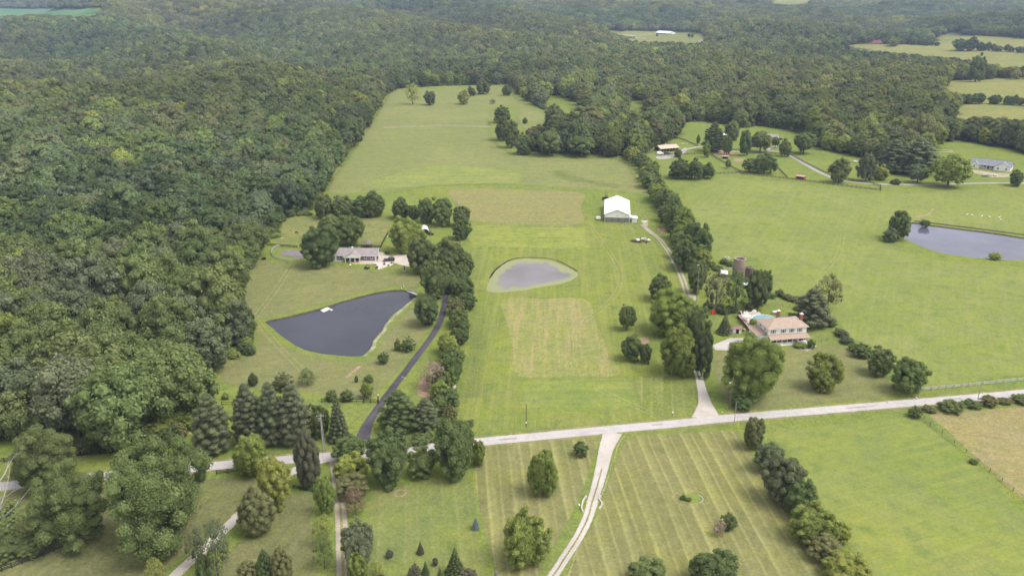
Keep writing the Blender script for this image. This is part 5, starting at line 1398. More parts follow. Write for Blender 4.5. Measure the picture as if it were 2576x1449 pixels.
dsh = MB().lathe([(0.02, 0), (0.3, 0.08), (0.42, 0.2)], 10).build('satellite_dish', WHITE, h1, (0.40 * W, 4.6, 4.9)); dsh.rotation_euler = (1.1, 0, 0.3)
patioM = gravel('pale_patio_stone', (0.50, 0.47, 0.46), (0.56, 0.53, 0.51))
tanM = gravel('tan_terrace', (0.50, 0.37, 0.25), (0.55, 0.43, 0.30))
sheet('patio', [(838, 650), (878, 650), (879, 657.5), (838, 657)], patioM, 0.03, 0.15, 1)
sheet('patio', [(905, 653), (948, 654), (947, 660), (906, 659)], patioM, 0.032, 0.15, 1)
sheet('terrace', [(876, 654), (947, 657), (945, 664), (905, 665), (884, 663)], tanM, 0.028, 0.2, 3)
sheet('concrete_pad', [(950, 637), (960, 635), (972, 640), (985, 646), (1000, 641), (1030, 640), (1060, 645), (1064, 668), (1050, 674), (1030, 671), (1008, 667), (987, 661), (950, 658)], gravel('pale_concrete', (0.50, 0.43, 0.36), (0.55, 0.48, 0.42)), 0.026, 0.25, 3)
sheet('garden_bed', [(942, 659), (965, 660), (988, 662), (986, 668), (970, 672), (955, 678), (945, 674)], gravel('bed_gravel', (0.60, 0.54, 0.47), (0.54, 0.47, 0.40)), 0.034, 0.25, 3)
bi = 0
for (x, y, r, c, lb) in ((945, 668, .5, 'deep', 'dark round shrub at the left of the pale gravel bed'), (948, 675, .7, 'deep', 'dark round shrub at the lowest corner of the pale gravel bed'), (967, 659, .7, 'brown', 'reddish shrub at the top of the pale gravel bed'),
                        (967, 666, .6, 'brown', 'brown shrub in the middle of the pale gravel bed'), (985, 663, .45, 'deep', 'small dark shrub at the right end of the pale gravel bed'), (977, 669, .4, 'deep', 'little shrub on the lower right rim of the pale gravel bed'),
                        (974, 640, 1.3, 'deep', 'round dark shrub on the turf behind the black car')):
    p = at(x, y); plant('bush', tuple(p), r, r * 1.5, c, lb, seed=bi); bi += 1
for x, y in ((938, 660.5), (958, 674), (962, 672), (980, 666)):
    o = MB().lathe([(0.02, 0), (0.3, 0.02), (0.33, 0.2), (0.15, 0.36), (0.01, 0.38)], 7).build('rock', STONEM, None, at(x, y)); tag(o, 'small pale rock on the gravel bed before the ranch house', 'rock', 'rocks of the gravel bed')

# mulch rings under two trees
MULCH = grass('dark_mulch', (0.06, 0.045, 0.04), (0.08, 0.06, 0.05), (0.04, 0.03, 0.03), 0.5, edge=True)
def disc_sheet(name, c, r, mat, z, fe=0.3, asp=1.0):
    L = [c + Vector((r * cos(t), r * asp * sin(t), 0)) for t in np.linspace(0, 2 * pi, 24, endpoint=False)]
    return sheet(name, None, mat, z, fe, world=L)
disc_sheet('mulch_ring', at(1076, 813), 2.2, MULCH, 0.02)
disc_sheet('mulch_ring', at(1096, 751), 2.0, MULCH, 0.02)
disc_sheet('mulch_ring', at(822, 655), 4.0, MULCH, 0.02)
sheet('paved_slab', [(714, 628.5), (764, 629), (768, 649), (702, 643.5)], grass('old_mauve_paving', (0.20, 0.175, 0.18), (0.25, 0.22, 0.21), (0.16, 0.14, 0.15), 0.3, edge=True), 0.02, 0.4, 1)

# gazebo behind the ranch house
g = empty('gazebo', at(925.5, 621.5), 0.2, 'dark brown octagonal gazebo behind the ranch house', 'gazebo')
MB().lathe([(2.35, 2.1), (2.4, 2.2), (0.35, 3.25), (0.01, 3.3)], 8).build('roof', solid('gazebo_shingles', (0.20, 0.165, 0.16), 0.9, 0.2), g)
for k in range(8):
    a = pi / 8 + k * pi / 4; MB().box(-0.08, -0.08, 0.1, 0.08, 0.08, 2.2).build('post', BROWNWOOD, g, (2.0 * cos(a), 2.0 * sin(a), 0))
MB().lathe([(0.01, 0.0), (2.2, 0.0), (2.2, 0.12), (0.01, 0.121)], 8).build('floor', BROWNWOOD, g)
MB().box(-0.6, -0.4, 0.12, 0.6, 0.4, 0.8).build('table', BROWNWOOD, g)

# ---- fences: posts and rails, each a piece of its own
POSTME, RAILME = {}, {}
def fence(name, pix, mat, label, post_h=1.5, rails=(0.45, 0.85, 1.25), gap=2.8, pw=0.24, rh=0.18, cat='fence', closed=False, world=None, capped=None):
    if mat.name not in POSTME:
        POSTME[mat.name] = MB().box(-0.5, -0.5, 0, 0.5, 0.5, 1).mesh('post', mat); RAILME[mat.name] = MB().box(0, -0.5, -0.5, 1, 0.5, 0.5).mesh('rail', mat)
    P = world or [at(*p) for p in pix]
    root = empty(name, P[0], 0, label, cat)
    pts = [P[0]]
    for a, b in zip(P, P[1:]):
        n = max(1, int(round((b - a).length / gap)))
        for i in range(n):
            q = a.lerp(b, (i + 1) / n); q.z = float(hgt(q.x, q.y)); pts.append(q)
    rr = random.Random(len(pts))
    for i, p in enumerate(pts):
        q = p - P[0]
        link('post', POSTME[mat.name], root, q + Vector((0, 0, -0.3)), (rr.uniform(-.03, .03), rr.uniform(-.03, .03), rr.uniform(-.2, .2)), (pw, pw, post_h + 0.3 + rr.uniform(-.05, .05)))
        if i:
            a = pts[i - 1] - P[0]; d = q - a; rz_ = atan2(d.y, d.x); L_ = sqrt(d.x ** 2 + d.y ** 2)
            for z in rails:
                side = Vector((-sin(rz_), cos(rz_), 0)) * (pw / 2 + 0.02)
                link('rail', RAILME[mat.name], root, a + side + Vector((0, 0, z)), (0, -atan2(d.z, L_), rz_), (L_ * 0.992, 0.05, rh))
    return root
fence('paddock_fence', [(1802, 439), (1862, 435.5), (1868, 440), (1930, 446), (1992, 453), (2060, 462), (2130, 471), (2214, 481)], FENCEWOOD, 'grey post and rail fence along the lower edge of the far paddocks')
fence('paddock_fence', [(1791, 393), (1812, 406), (1838, 421), (1864, 435)], FENCEWOOD, 'grey fence slanting between the thicket and the twin trees paddock')
fence('paddock_fence', [(1941, 410), (1960, 428), (1980, 448)], FENCEWOOD, 'grey fence slanting down right of the twin paddock trees')
fence('paddock_fence', [(1879, 385), (1925, 385), (1960, 390), (1986, 390), (2030, 414), (2066, 432), (2098, 446), (2125, 452), (2190, 462), (2214, 470), (2216, 480)], FENCEWOOD, 'long grey fence following the far grey drive')
fence('paddock_fence', [(1696, 346), (1725, 356), (1754, 369)], FENCEWOOD, 'grey fence above the far drive beyond the stable')
fence('paddock_fence', [(1661, 393), (1706, 391), (1755, 389), (1791, 393), (1802, 380), (1835, 379), (1878, 380)], FENCEWOOD, 'grey fence in front of the tan roofed stable and grove')
fence('rail_fence', [(2304, 985), (2400, 976), (2490, 967), (2576, 958), (2680, 947)], PALEFENCE, 'pale three rail fence along the road at the right', 1.3, (0.4, 0.8, 1.15), 2.4, 0.17, 0.17)
ell = [(711, 620), (693, 622.5), (684, 630), (682.5, 641), (690, 650.5), (707, 656), (727, 659.5)]
fence('round_pen_fence', ell, PALEFENCE, 'curved pale rail fence round the paved slab, left of the dense tree', 1.3, (0.35, 0.7, 1.1), 2.0, 0.14, 0.22)
fence('round_pen_fence', [(734, 659), (750, 655.5), (768, 651)], PALEFENCE, 'short pale rail fence right of the gap in the round pen', 1.3, (0.35, 0.7, 1.1), 2.0, 0.14, 0.22)
fence('rail_fence', [(673, 619), (711, 621.5), (748, 625)], BLACKF, 'dark rail fence between the small paddock and the round pen', 1.3, (0.4, 0.8, 1.2), 2.2, 0.15, 0.2)
fence('rail_fence', [(771, 623), (850, 621), (958, 624), (967, 606), (977, 588)], BLACKF, 'dark rail fence behind the ranch house', 1.3, (0.4, 0.8, 1.2), 2.4, 0.15, 0.22)
fence('rail_fence', [(558, 1020), (585, 1020.5), (612, 1021)], BLACKF, 'short black rail fence beside the lone leftmost pine', 1.3, (0.5, 1.15), 2.2, 0.14, 0.13)
fence('rail_fence', [(809, 1012), (860, 1012), (915, 1013)], BLACKF, 'black rail fence left of the asphalt drive gate', 1.3, (0.5, 1.15), 2.3, 0.14, 0.13)
gt = fence('gate', [(916, 1013.5), (950, 1014)], BLACKF, 'black four bar gate beside the asphalt drive', 1.35, (0.3, 0.6, 0.9, 1.2), 1.7, 0.16, 0.09, 'gate')
fence('rail_fence', [(1083, 1006), (1100, 1005), (1116, 1004)], BROWNWOOD, 'short brown rail fence showing behind the smaller pine', 1.2, (0.5, 1.1), 2.2, 0.14, 0.13)
fence('rail_fence', [(-20, 1446), (30, 1428), (110, 1398), (160, 1376), (196, 1354)], BLACKF, 'dark rail fence in the bottom left corner', 1.35, (0.35, 0.7, 1.1), 2.4, 0.15, 0.18)
fence('rail_fence', [(-60, 1166), (60, 1160), (205, 1147), (300, 1138)], BLACKF, 'dark rail fence at the wood edge above the road', 1.35, (0.35, 0.7, 1.1), 2.4, 0.15, 0.18)
fence('rail_fence', [(545, 1193), (600, 1187), (650, 1181)], BLACKF, 'dark rail fence below the road right of the largest tree', 1.3, (0.35, 0.7, 1.1), 2.4, 0.15, 0.16)
fence('rail_fence', [(738, 1228), (770, 1235), (802, 1243)], BLACKF, 'short dark fence at the head of the lawn below the pointed cedar', 1.1, (0.3, 0.6, 0.95), 2.2, 0.15, 0.18)
fence('wire_fence', [(2308, 1040), (2340, 1072), (2400, 1116), (2460, 1164), (2520, 1212), (2576, 1260), (2640, 1316)], FENCEWOOD, 'thin wire fence with old posts along the brown pasture', 1.25, (0.5, 0.9, 1.2), 4.2, 0.11, 0.025)
fence('wire_fence', [(1895, 772), (1950, 770), (2005, 772)], FENCEWOOD, 'thin fence at the back of the pool garden', 1.2, (0.6, 1.15), 3.0, 0.1, 0.05)
fence('wire_fence', [(2036, 866), (2080, 858), (2128, 862)], FENCEWOOD, 'thin fence right of the porch of the two storey house', 1.2, (0.6, 1.15), 2.4, 0.1, 0.06)
fence('rail_fence', [(1128, 600), (1160, 603)], BLACKF, 'short dark fence at the stubble field corner', 1.2, (0.4, 0.8, 1.15), 2.2, 0.14, 0.16)
fence('wire_fence', [(1158, 604), (1156, 640)], BROWNWOOD, 'short brown fence dropping from the stubble field corner', 1.2, (0.5, 1.1), 2.6, 0.12, 0.1)
lp = empty('gate_lamp_post', at(952, 1014), 0, 'tall black gate post with a white lamp by the asphalt drive', 'lamp post')
MB().box(-.13, -.13, -0.3, .13, .13, 2.5).build('post', BLACKP, lp); MB().lathe([(0.05, 2.5), (0.2, 2.6), (0.2, 2.85), (0.05, 3.0), (0.01, 3.0)], 8).build('lamp', WHITE, lp)

# ---- two storey house with pool
A, rz, W = frame((1937.4, 871.8), (2033.5, 865.0))
h2 = empty('two_storey_house', A, rz, 'white two storey house with tan hipped roof and long front porch', 'house')
PD, DD, ZE, ZR = 2.4, 8.6, 5.7, 7.6
MB().box(0.0, PD, 0, W, PD + DD, ZE).build('wall', SIDING, h2)
o_ = 0.6; x0, x1, y0, y1, ym = -o_, W + o_, PD - o_, PD + DD + o_, PD + DD / 2; hx = DD / 2 + o_ - 0.3
r = MB(); E = [(x0, y0, ZE), (x1, y0, ZE), (x1, y1, ZE), (x0, y1, ZE)]; ra, rb = (x0 + hx, ym, ZR), (x1 - hx, ym, ZR)
r.poly([E[0], E[1], rb, ra]).poly([E[1], E[2], rb]).poly([E[2], E[3], ra, rb]).poly([E[3], E[0], ra]).poly([(p[0], p[1], ZE - 0.02) for p in E[::-1]])
roof2 = r.build('roof', SHINGLE_T, h2)
MB().box(x0 + .02, y0 + .02, ZE - 0.2, x1 - .02, y0 + .1, ZE - 0.03).build('fascia', WHITE, h2)
MB().box(x0 + .02, y0 + .12, ZE - 0.2, x0 + .1, y1 - .12, ZE - 0.03).build('fascia', WHITE, h2)
for k in range(8): MB().box(-0.3, -0.12, 0, 0.3, 0.12, 0.12).build('roof_vent', GREYWOOD2, roof2, (ra[0] + 0.4 + k * (rb[0] - ra[0] - 0.8) / 7, ym + 0.3, ZR - 0.1))
SHUT = solid('grey_shutter', (0.30, 0.30, 0.31), 0.7, 0.05)
for fx in (0.13, 0.39, 0.61, 0.82): window(h2, fx * W, 3.75, 0.95, 1.3, PD - 0.03, shutters=SHUT)
for fy in (0.3, 0.7): window(h2, 0, 0, 0.9, 1.2, loc=(-0.03, PD + DD * fy, 3.8), rz=-pi / 2)
MB().slab([(-0.35, -0.4, 2.55), (W + 0.35, -0.4, 2.55), (W + 0.05, PD - 0.005, 3.45), (-0.05, PD - 0.005, 3.45)], 0.12).build('porch_roof', SHINGLE_T, h2)
MB().box(-0.1, -0.15, 0.0, W + 0.1, PD - 0.005, 0.35).build('porch_floor', WHITE, h2)
MB().box(-0.05, -0.1, 2.25, W + 0.05, 0.08, 2.5).build('porch_beam', WHITE, h2)
for k in range(8):
    x = 0.1 + k * (W - 0.2) / 7; MB().box(x - 0.09, -0.1, 0.35, x + 0.09, 0.08, 2.25).build('column', WHITE, h2)
    if k < 7 and k != 4:
        xx = x + (W - 0.2) / 7; rl_ = MB().box(x + .09, -0.05, 0.95, xx - .09, 0.03, 1.05).box(x + .09, -0.05, 0.42, xx - .09, 0.03, 0.5)
        for q in range(9): xq = x + 0.15 + q * (xx - x - 0.3) / 8; rl_.box(xq - .035, -0.04, 0.5, xq + .035, 0.02, 0.95)
        rl_.build('railing', WHITE, h2)
MB().box(0.02, PD - 0.03, 0.36, W - 0.02, PD - 0.006, 2.35).build('porch_wall', solid('shaded_brick_front', (0.12, 0.06, 0.05), 0.9, 0.2), h2)  # brick colour darkened for the shade under the porch roof
for fx in (0.12, 0.28, 0.42, 0.78): window(h2, fx * W, 0.9, 1.3, 1.2, PD - 0.05)
MB().box(0.60 * W, PD - 0.07, 0.36, 0.60 * W + 1.1, PD - 0.031, 2.3).build('door', BROWNWOOD, h2)
for (x, y, zt) in ((W + 0.05, PD + 5.4, 8.0), (0.56 * W, PD + DD + 0.55, 8.1)):
    ch = MB().box(-0.5, -0.4, 0, 0.5, 0.4, zt).build('chimney', BRICK, h2, (x + 0.5 if x > W else x, y, 0))
    MB().box(-0.6, -0.5, zt, 0.6, 0.5, zt + 0.14).build('chimney_cap', WHITE, ch); MB().box(-0.25, -0.2, zt + 0.14, 0.25, 0.2, zt + 0.5).build('flue', WHITE, ch)
# the low wing at its left
MB().box(-3.0, PD + 1.2, 0, -0.01, PD + DD - 0.4, 2.7).build('wing_wall', SIDING, h2)
MB().slab([(-3.4, PD + 0.8, 2.6), (-0.005, PD + 0.8, 3.7), (-0.005, PD + DD, 3.7), (-3.4, PD + DD, 2.6)], 0.15).build('wing_roof', SHINGLE_T, h2)
MB().box(-3.03, PD + 3.0, 0.1, -2.99, PD + 5.6, 2.3).build('garage_door', WHITE, h2)

# deck, pool, furniture
dk = empty('pool_deck', at(1885, 810), 0, 'raised pale pink deck with dark brown skirt round the swimming pool', 'deck')
O = at(1885, 810)
DZ = 1.25
dp = [at(1855, 791, DZ), at(1886, 827, DZ), at(1906, 829, DZ), at(1925, 812, DZ), at(1912, 785, DZ), at(1880, 785, DZ)]
dpl = [p - O for p in dp]
PC = at(1922.5, 804, DZ); PR = 4.4
for a, b in zip(dpl, dpl[1:] + dpl[:1]): pass
MB().slab([(p.x, p.y, DZ) for p in dpl], 0.12).build('deck_floor', DECKM, dk)
for a, b in list(zip(dpl, dpl[1:]))[:2] + [(dpl[5], dpl[0]), (dpl[4], dpl[5])]:
    a2, b2 = Vector((a.x, a.y, 0)), Vector((b.x, b.y, 0)); n_ = (b2 - a2).normalized(); o2 = Vector((-n_.y, n_.x, 0)) * 0.05
    MB().hexa([a2, b2, b2 + o2, a2 + o2], [p + Vector((0, 0, DZ - 0.13)) for p in (a2, b2, b2 + o2, a2 + o2)]).build('skirt', BOARDS_B, dk)
    n = int((b2 - a2).length / 1.6) + 1
    for i in range(n + 1):
        p = a2.lerp(b2, i / n); MB().box(-.06, -.06, DZ, .06, .06, DZ + 0.95).build('post', BROWNWOOD, dk, p)
    MB().hexa([a2 + Vector((0, 0, DZ + .88)), b2 + Vector((0, 0, DZ + .88)), b2 + o2 * 2 + Vector((0, 0, DZ + .88)), a2 + o2 * 2 + Vector((0, 0, DZ + .88))],
              [a2 + Vector((0, 0, DZ + .96)), b2 + Vector((0, 0, DZ + .96)), b2 + o2 * 2 + Vector((0, 0, DZ + .96)), a2 + o2 * 2 + Vector((0, 0, DZ + .96))]).build('handrail', BROWNWOOD, dk)
pl = empty('swimming_pool', (PC.x, PC.y, 0), 0, 'round above ground swimming pool with white rim behind the house', 'pool')
MB().lathe([(PR, 0), (PR, DZ + 0.15)], 40).build('pool_wall', WHITE, pl)
MB().lathe([(PR - 0.22, DZ + 0.15), (PR - .22, DZ + 0.24), (PR + 0.14, DZ + 0.24), (PR + .14, DZ + 0.15)], 40).build('rim', WHITE, pl)
mw, n, l = nmat('pool_water'); oo = n.new('ShaderNodeOutputMaterial'); bb = n.new('ShaderNodeBsdfPrincipled'); bb.inputs['Base Color'].default_value = (0.20, 0.42, 0.48, 1); bb.inputs['Roughness'].default_value = 0.1; l.new(bb.outputs[0], oo.inputs[0])
MB().lathe([(PR - 0.02, DZ + 0.05), (0.01, DZ + 0.051)], 40).build('water', mw, pl)
ld = MB()
for s in (-.25, .25): ld.tube([(s, 0, DZ + .1), (s, 0, DZ + 1.1), (s, .5, DZ + 1.1), (s, .6, DZ + .2)], 0.04, 5)
ld.build('ladder', WHITE, pl, (-1.0, PR - 0.4, 0))
um = empty('patio_umbrella', at(1877, 806, DZ), 0, 'open white umbrella on the pool deck', 'umbrella')
MB().lathe([(1.5, 1.9), (1.5, 1.95), (0.8, 2.3), (0.03, 2.55)], 8).build('canopy', WHITE, um); MB().tube([(0, 0, 0), (0, 0, 2.5)], 0.04).build('pole', STEEL, um)
tb = MB().lathe([(0.01, 0.72), (0.7, 0.72), (0.7, 0.76), (0.01, 0.761)], 12).tube([(0, 0, 0.0), (0, 0, 0.72)], 0.06).build('patio_table', WHITE, None, at(1879, 808, DZ)); tag(tb, 'round white table under the deck umbrella', 'table')
def chair(x, y, rz_, lb):
    c = empty('patio_chair', at(x, y, DZ), rz_, lb, 'chair', 'patio chairs')
    MB().box(-.3, -.3, .38, .3, .3, .46).build('seat', WHITE, c); MB().box(-.3, .25, .46, .3, .32, 1.0).build('backrest', WHITE, c)
    for a in (-.25, .25):
        for b in (-.25, .25): MB().box(a - .03, b - .03, 0, a + .03, b + .03, .38).build('leg', WHITE, c)
chair(1864, 789, 0.3, 'white patio chair at the left rear corner of the deck'); chair(1873, 790, -0.2, 'white patio chair second from the left rear deck corner'); chair(1879, 789.5, 0.1, 'white patio chair beside the lounger on the deck')
lg = empty('sun_lounger', at(1886, 788.5, DZ), 0.05, 'white sun lounger on the rear edge of the deck', 'lounger')
MB().box(-.9, -.3, .25, .9, .3, .36).build('seat', WHITE, lg); MB().hexa([(.5, -.3, .36), (.9, -.3, .36), (.9, .3, .36), (.5, .3, .36)], [(.85, -.3, .8), (.95, -.3, .8), (.95, .3, .8), (.85, .3, .8)]).build('backrest', WHITE, lg)
gr = empty('grill', at(1897, 787, DZ), 0, 'large white covered grill on the rear edge of the deck', 'grill')
MB().box(-.7, -.35, .1, .7, .35, .9).build('body', WHITE, gr); MB().lathe([(.5, .9), (.42, 1.15), (.1, 1.3), (.01, 1.3)], 10).build('lid', WHITE, gr)
bk = MB().box(-.5, -.3, 0, .5, .3, .75).build('storage_box', BLACKP, None, at(1860, 790.5, DZ), 0.3); tag(bk, 'dark storage box at the left corner of the deck', 'box')
plant('bush', tuple(at(1894, 824)), 1.5, 4.2, 'ygreen', 'yellow flowering shrub between the deck and the low wing', seed=3)
# garden shed, tank and oddments
A, rz, W = frame((1843, 838.5), (1864.5, 839.5))
s = empty('garden_shed', A, rz, 'small white garden shed with pinkish roof and open dark door', 'shed')
walls_x(s, 0, W, 0, 2.2, 1.9, 2.5, SIDING); gable_x(s, 0, W, 0, 2.2, 1.9, 2.5, solid('faded_red_shingles', (0.30, 0.17, 0.15), 0.9, 0.15), 0.2, 0.1)
MB().box(W * .36, -0.03, 0.05, W * .72, -0.005, 1.75).build('door', DARK, s)
t_ = empty('propane_tank', at(1950, 789.5), 0.05, 'white horizontal propane tank on the grass behind the pool', 'tank')
m = MB(); m.tube([(-1.25, 0, .75), (-1.15, 0, .75), (-0.95, 0, .75), (.95, 0, .75), (1.15, 0, .75), (1.25, 0, .75)], [.12, .38, .5, .5, .38, .12], 14); m.build('tank_body', WHITE, t_, smooth=True)
for sx in (-.7, .7): MB().box(sx - .1, -.4, 0, sx + .1, .4, .35).build('foot', CONC, t_)
MB().lathe([(.18, 1.2), (.18, 1.4), (.01, 1.42)], 8).build('lid', WHITE, t_)
br = MB().lathe([(0.01, 0), (.3, 0), (.34, .45), (.3, .9), (.01, .9)], 10).build('barrel', solid('blue_plastic', (0.04, 0.08, 0.22), 0.5, 0.1), None, at(1869, 834)); tag(br, 'dark blue barrel right of the garden shed', 'barrel')
br = MB().lathe([(0.01, 0), (.45, 0), (.5, .5), (.01, .52)], 10).build('tub', solid('yellow_plastic', (0.7, 0.5, 0.08), 0.5, 0.1), None, at(1872, 831)); tag(br, 'yellow tub right of the dark blue barrel', 'tub')
rt = empty('red_play_tent', at(1794, 789), 0.4, 'bright red pointed tent on the grass left of the deck', 'tent')
MB().hexa([(-.9, -.6, 0), (.9, -.6, 0), (.9, .6, 0), (-.9, .6, 0)], [(-.5, -.05, 1.7), (.3, -.05, 1.9), (.3, .05, 1.9), (-.5, .05, 1.7)]).build('cover', solid('red_cloth', (0.72, 0.10, 0.05), 0.8, 0.1), rt)
MB().box(-.2, -.62, 0, .2, -.57, .9).build('flap', solid('dark_red_cloth', (0.4, 0.05, 0.03), 0.8, 0.1), rt)
bl = MB().lathe([(.01, 0), (.3, .1), (.48, .45), (.3, .85), (.01, .95)], 12).build('blue_ball', solid('light_blue_plastic', (0.10, 0.33, 0.55), 0.4, 0.1), None, at(1844, 785), smooth=True); tag(bl, 'light blue ball on the grass between red tent and deck', 'ball')

# ---- the white barn
A, rz, W = frame((1520.6, 558.6), (1583.0, 560.6))
b3 = empty('barn', A, rz, 'large white metal barn with grey weathered board front', 'barn')
L3, ze, zr = 31.0, 4.3, 6.9
P = [(0, 0), (W, 0), (W, ze), (W / 2, zr - 0.1), (0, ze)]
MB().hexa([(x, 0.12, z) for x, z in P], [(x, L3, z) for x, z in P]).build('wall', ROOF_W, b3)
k = (zr - ze) / (W / 2); rr_ = MB(); ov = 0.45
rr_.slab([(-ov, -ov, ze - ov * k + .1), (W / 2, -ov, zr + .1), (W / 2, L3 + ov, zr + .1), (-ov, L3 + ov, ze - ov * k + .1)], 0.12)
rr_.slab([(W / 2, -ov, zr + .1), (W + ov, -ov, ze - ov * k + .1), (W + ov, L3 + ov, ze - ov * k + .1), (W / 2, L3 + ov, zr + .1)], 0.12)
rf = rr_.build('roof', lined('white_barn_roof', (0.80, 0.80, 0.80), 1, 1.0, 0.03, 0.5, 0.05, 0.95), b3)
trim = solid('grey_trim', (0.42, 0.42, 0.44), 0.6, 0.05)
for s_ in (0, 1):
    xa, xb = (-ov, W / 2) if s_ == 0 else (W / 2, W + ov); za, zb = (ze - ov * k, zr) if s_ == 0 else (zr, ze - ov * k)
    MB().hexa([(xa, -ov - .05, za - .12), (xb, -ov - .05, zb - .12), (xb, -ov - .003, zb - .12), (xa, -ov - .003, za - .12)], [(xa, -ov - .05, za + .06), (xb, -ov - .05, zb + .06), (xb, -ov - .003, zb + .06), (xa, -ov - .003, za + .06)]).build('barge_board', trim, b3)
zb_ = 2.55
bm1 = MB().box(0, 0, 0, 1, 0.06, 1).mesh('board', GREYWOOD); bm2 = MB().box(0, 0, 0, 1, 0.06, 1).mesh('board', GREYWOOD2)
nb = 34; rb_ = random.Random(3)
for i in range(nb):
    x = 0.15 + i * (W - 0.3) / nb
    link('board', bm2 if 9 <= i <= 11 or 18 <= i <= 20 or rb_.random() < .15 else bm1, b3, (x, 0.04 - rb_.uniform(0, .03), 0.05 + rb_.uniform(0, .08)), (0, 0, 0), ((W - 0.3) / nb * 0.93, 1, zb_ - .1))
MB().box(0.0, 0.03, zb_, W, 0.1, zb_ + 0.15).build('batten', WHITE, b3)
MB().hexa([(0.0, .05, zb_ + .15), (W, .05, zb_ + .15), (W, .05, ze), (W / 2, .05, zr - .15), (0, .05, ze)], [(0.0, .11, zb_ + .15), (W, .11, zb_ + .15), (W, .11, ze), (W / 2, .11, zr - .15), (0, .11, ze)]).build('gable_panel', WHITE, b3)
MB().box(W / 2 - .6, .02, 3.45, W / 2 + .6, .048, 3.65).build('vent', trim, b3)
MB().box(W + .01, 0.3, 0, W + 4.0, 4.6, 2.3).build('lean_to_wall', ROOF_W, b3)
MB().slab([(W + .01, -.1, 3.0), (W + 4.35, -.1, 2.35), (W + 4.35, 5.0, 2.35), (W + .01, 5.0, 3.0)], .1).build('lean_to_roof', ROOF_W, b3)
MB().box(W + .1, .2, .05, W + 1.3, .29, 2.1).build('lean_to_door', GREYWOOD2, b3)
bn = empty('bench', at(1600, 563.6), rz, 'long low rust brown bench before the barn lean-to', 'bench')
MB().box(-.95, -.2, .35, .95, .2, .45).build('seat', RUST, bn)
for s_ in (-.7, .7): MB().box(s_ - .06, -.18, 0, s_ + .06, .18, .35).build('leg', RUST, bn)

def wheel(par, x, y, r=0.36, w=0.24):
    t = MB(); t.tube([(0, -w / 2, r), (0, w / 2, r)], r, 12); o = t.build('wheel', TYRE, par, (x, y, 0))
    MB().tube([(0, -w / 2 - .01, r), (0, w / 2 + .01, r)], r * 0.55, 8).build('rim', STEEL, o)
def vehicle(name, loc, rz_, mat, label, cat, L=4.8, Wd=1.9, style='suv'):
    c = empty(name, loc, rz_, label, cat); h = Wd / 2
    def loops(zs): return zs
    bz = 0.32
    lo = [(-L / 2, -h * .9), (-L / 2 + .25, -h), (L / 2 - .45, -h), (L / 2, -h * .75), (L / 2, h * .75), (L / 2 - .45, h), (-L / 2 + .25, h), (-L / 2, h * .9)]
    body = MB(); hi = 0.98 if style != 'van' else 1.15
    body.hexa([(x, y, bz) for x, y in lo], [(x * .985, y * .96, hi) for x, y in lo]); body.build('body', mat, c)
    if style == 'suv': cab = (-L / 2 + .15, L / 2 - 1.45, -L / 2 + .55, L / 2 - 2.2)
    elif style == 'car': cab = (-L / 2 + .7, L / 2 - 1.3, -L / 2 + 1.3, L / 2 - 2.1)
    elif style == 'pickup': cab = (-.6, L / 2 - 1.3, -.45, L / 2 - 2.1)
    else: cab = (-L / 2 + .05, L / 2 - .7, -L / 2 + .12, L / 2 - 1.4)
    top = {'suv': 1.72, 'car': 1.42, 'pickup': 1.75, 'van': 2.2}[style]
    MB().hexa([(cab[0], -h * .93, hi), (cab[1], -h * .93, hi), (cab[1], h * .93, hi), (cab[0], h * .93, hi)], [(cab[2], -h * .72, top - .08), (cab[3], -h * .72, top - .08), (cab[3], h * .72, top - .08), (cab[2], h * .72, top - .08)]).build('windows', GLASS if style != 'van' else mat, c)
    MB().hexa([(cab[2] - .05, -h * .76, top - .08), (cab[3] + .05, -h * .76, top - .08), (cab[3] + .05, h * .76, top - .08), (cab[2] - .05, h * .76, top - .08)], [(cab[2] + .1, -h * .66, top), (cab[3] - .1, -h * .66, top), (cab[3] - .1, h * .66, top), (cab[2] + .1, h * .66, top)]).build('roof', mat, c)
    if style == 'pickup': MB().box(-L / 2 + .15, -h * .8, .97, -.75, h * .8, 1.0).build('bed', BLACKP, c)
    if style == 'van': MB().hexa([(L / 2 - .72, -h * .8, 1.25), (L / 2 - .68, -h * .8, 1.25), (L / 2 - .68, h * .8, 1.25), (L / 2 - .72, h * .8, 1.25)], [(L / 2 - 1.3, -h * .7, 2.0), (L / 2 - 1.25, -h * .7, 2.0), (L / 2 - 1.25, h * .7, 2.0), (L / 2 - 1.3, h * .7, 2.0)]).build('windscreen', GLASS, c)
    if style == 'suv': MB().box(-L / 2 + .7, -h * .62, top, L / 2 - 2.4, -h * .58, top + .06).box(-L / 2 + .7, h * .58, top, L / 2 - 2.4, h * .62, top + .06).build('roof_rack', STEEL, c)
    for x in (-L * .31, L * .31):
        for y in (-h + .1, h - .1): wheel(c, x, y)
    for y in (-h * .6, h * .6):
        MB().box(L / 2 - .06, y - .2, .62, L / 2 + .012, y + .2, .8).build('headlight', WHITE, c)
        MB().box(-L / 2 - .012, y - .18, .62, -L / 2 + .06, y + .18, .85).build('tail_light', solid('red_lens', (0.4, 0.02, 0.02), 0.4), c)
    return c
vehicle('parked_car', at(979.5, 656.5), pi - 0.05, CARBLK, 'shiny black estate car parked at the right end of the ranch house', 'car', 4.9, 1.95)
vehicle('parked_van', at(1660, 389), 0.02, WHITE, 'white van parked before the tan roofed stable', 'van', 4.9, 2.0, 'van')
vehicle('parked_car', at(1678, 388), 0.05, CARBLK, 'black car parked beside the white van at the stable', 'car', 4.8, 1.9, 'suv')
vehicle('pickup_truck', at(2575, 450), 0.3, WHITE, 'white pickup at the right edge below the white ranch house', 'pickup', 5.4, 2.0, 'pickup')
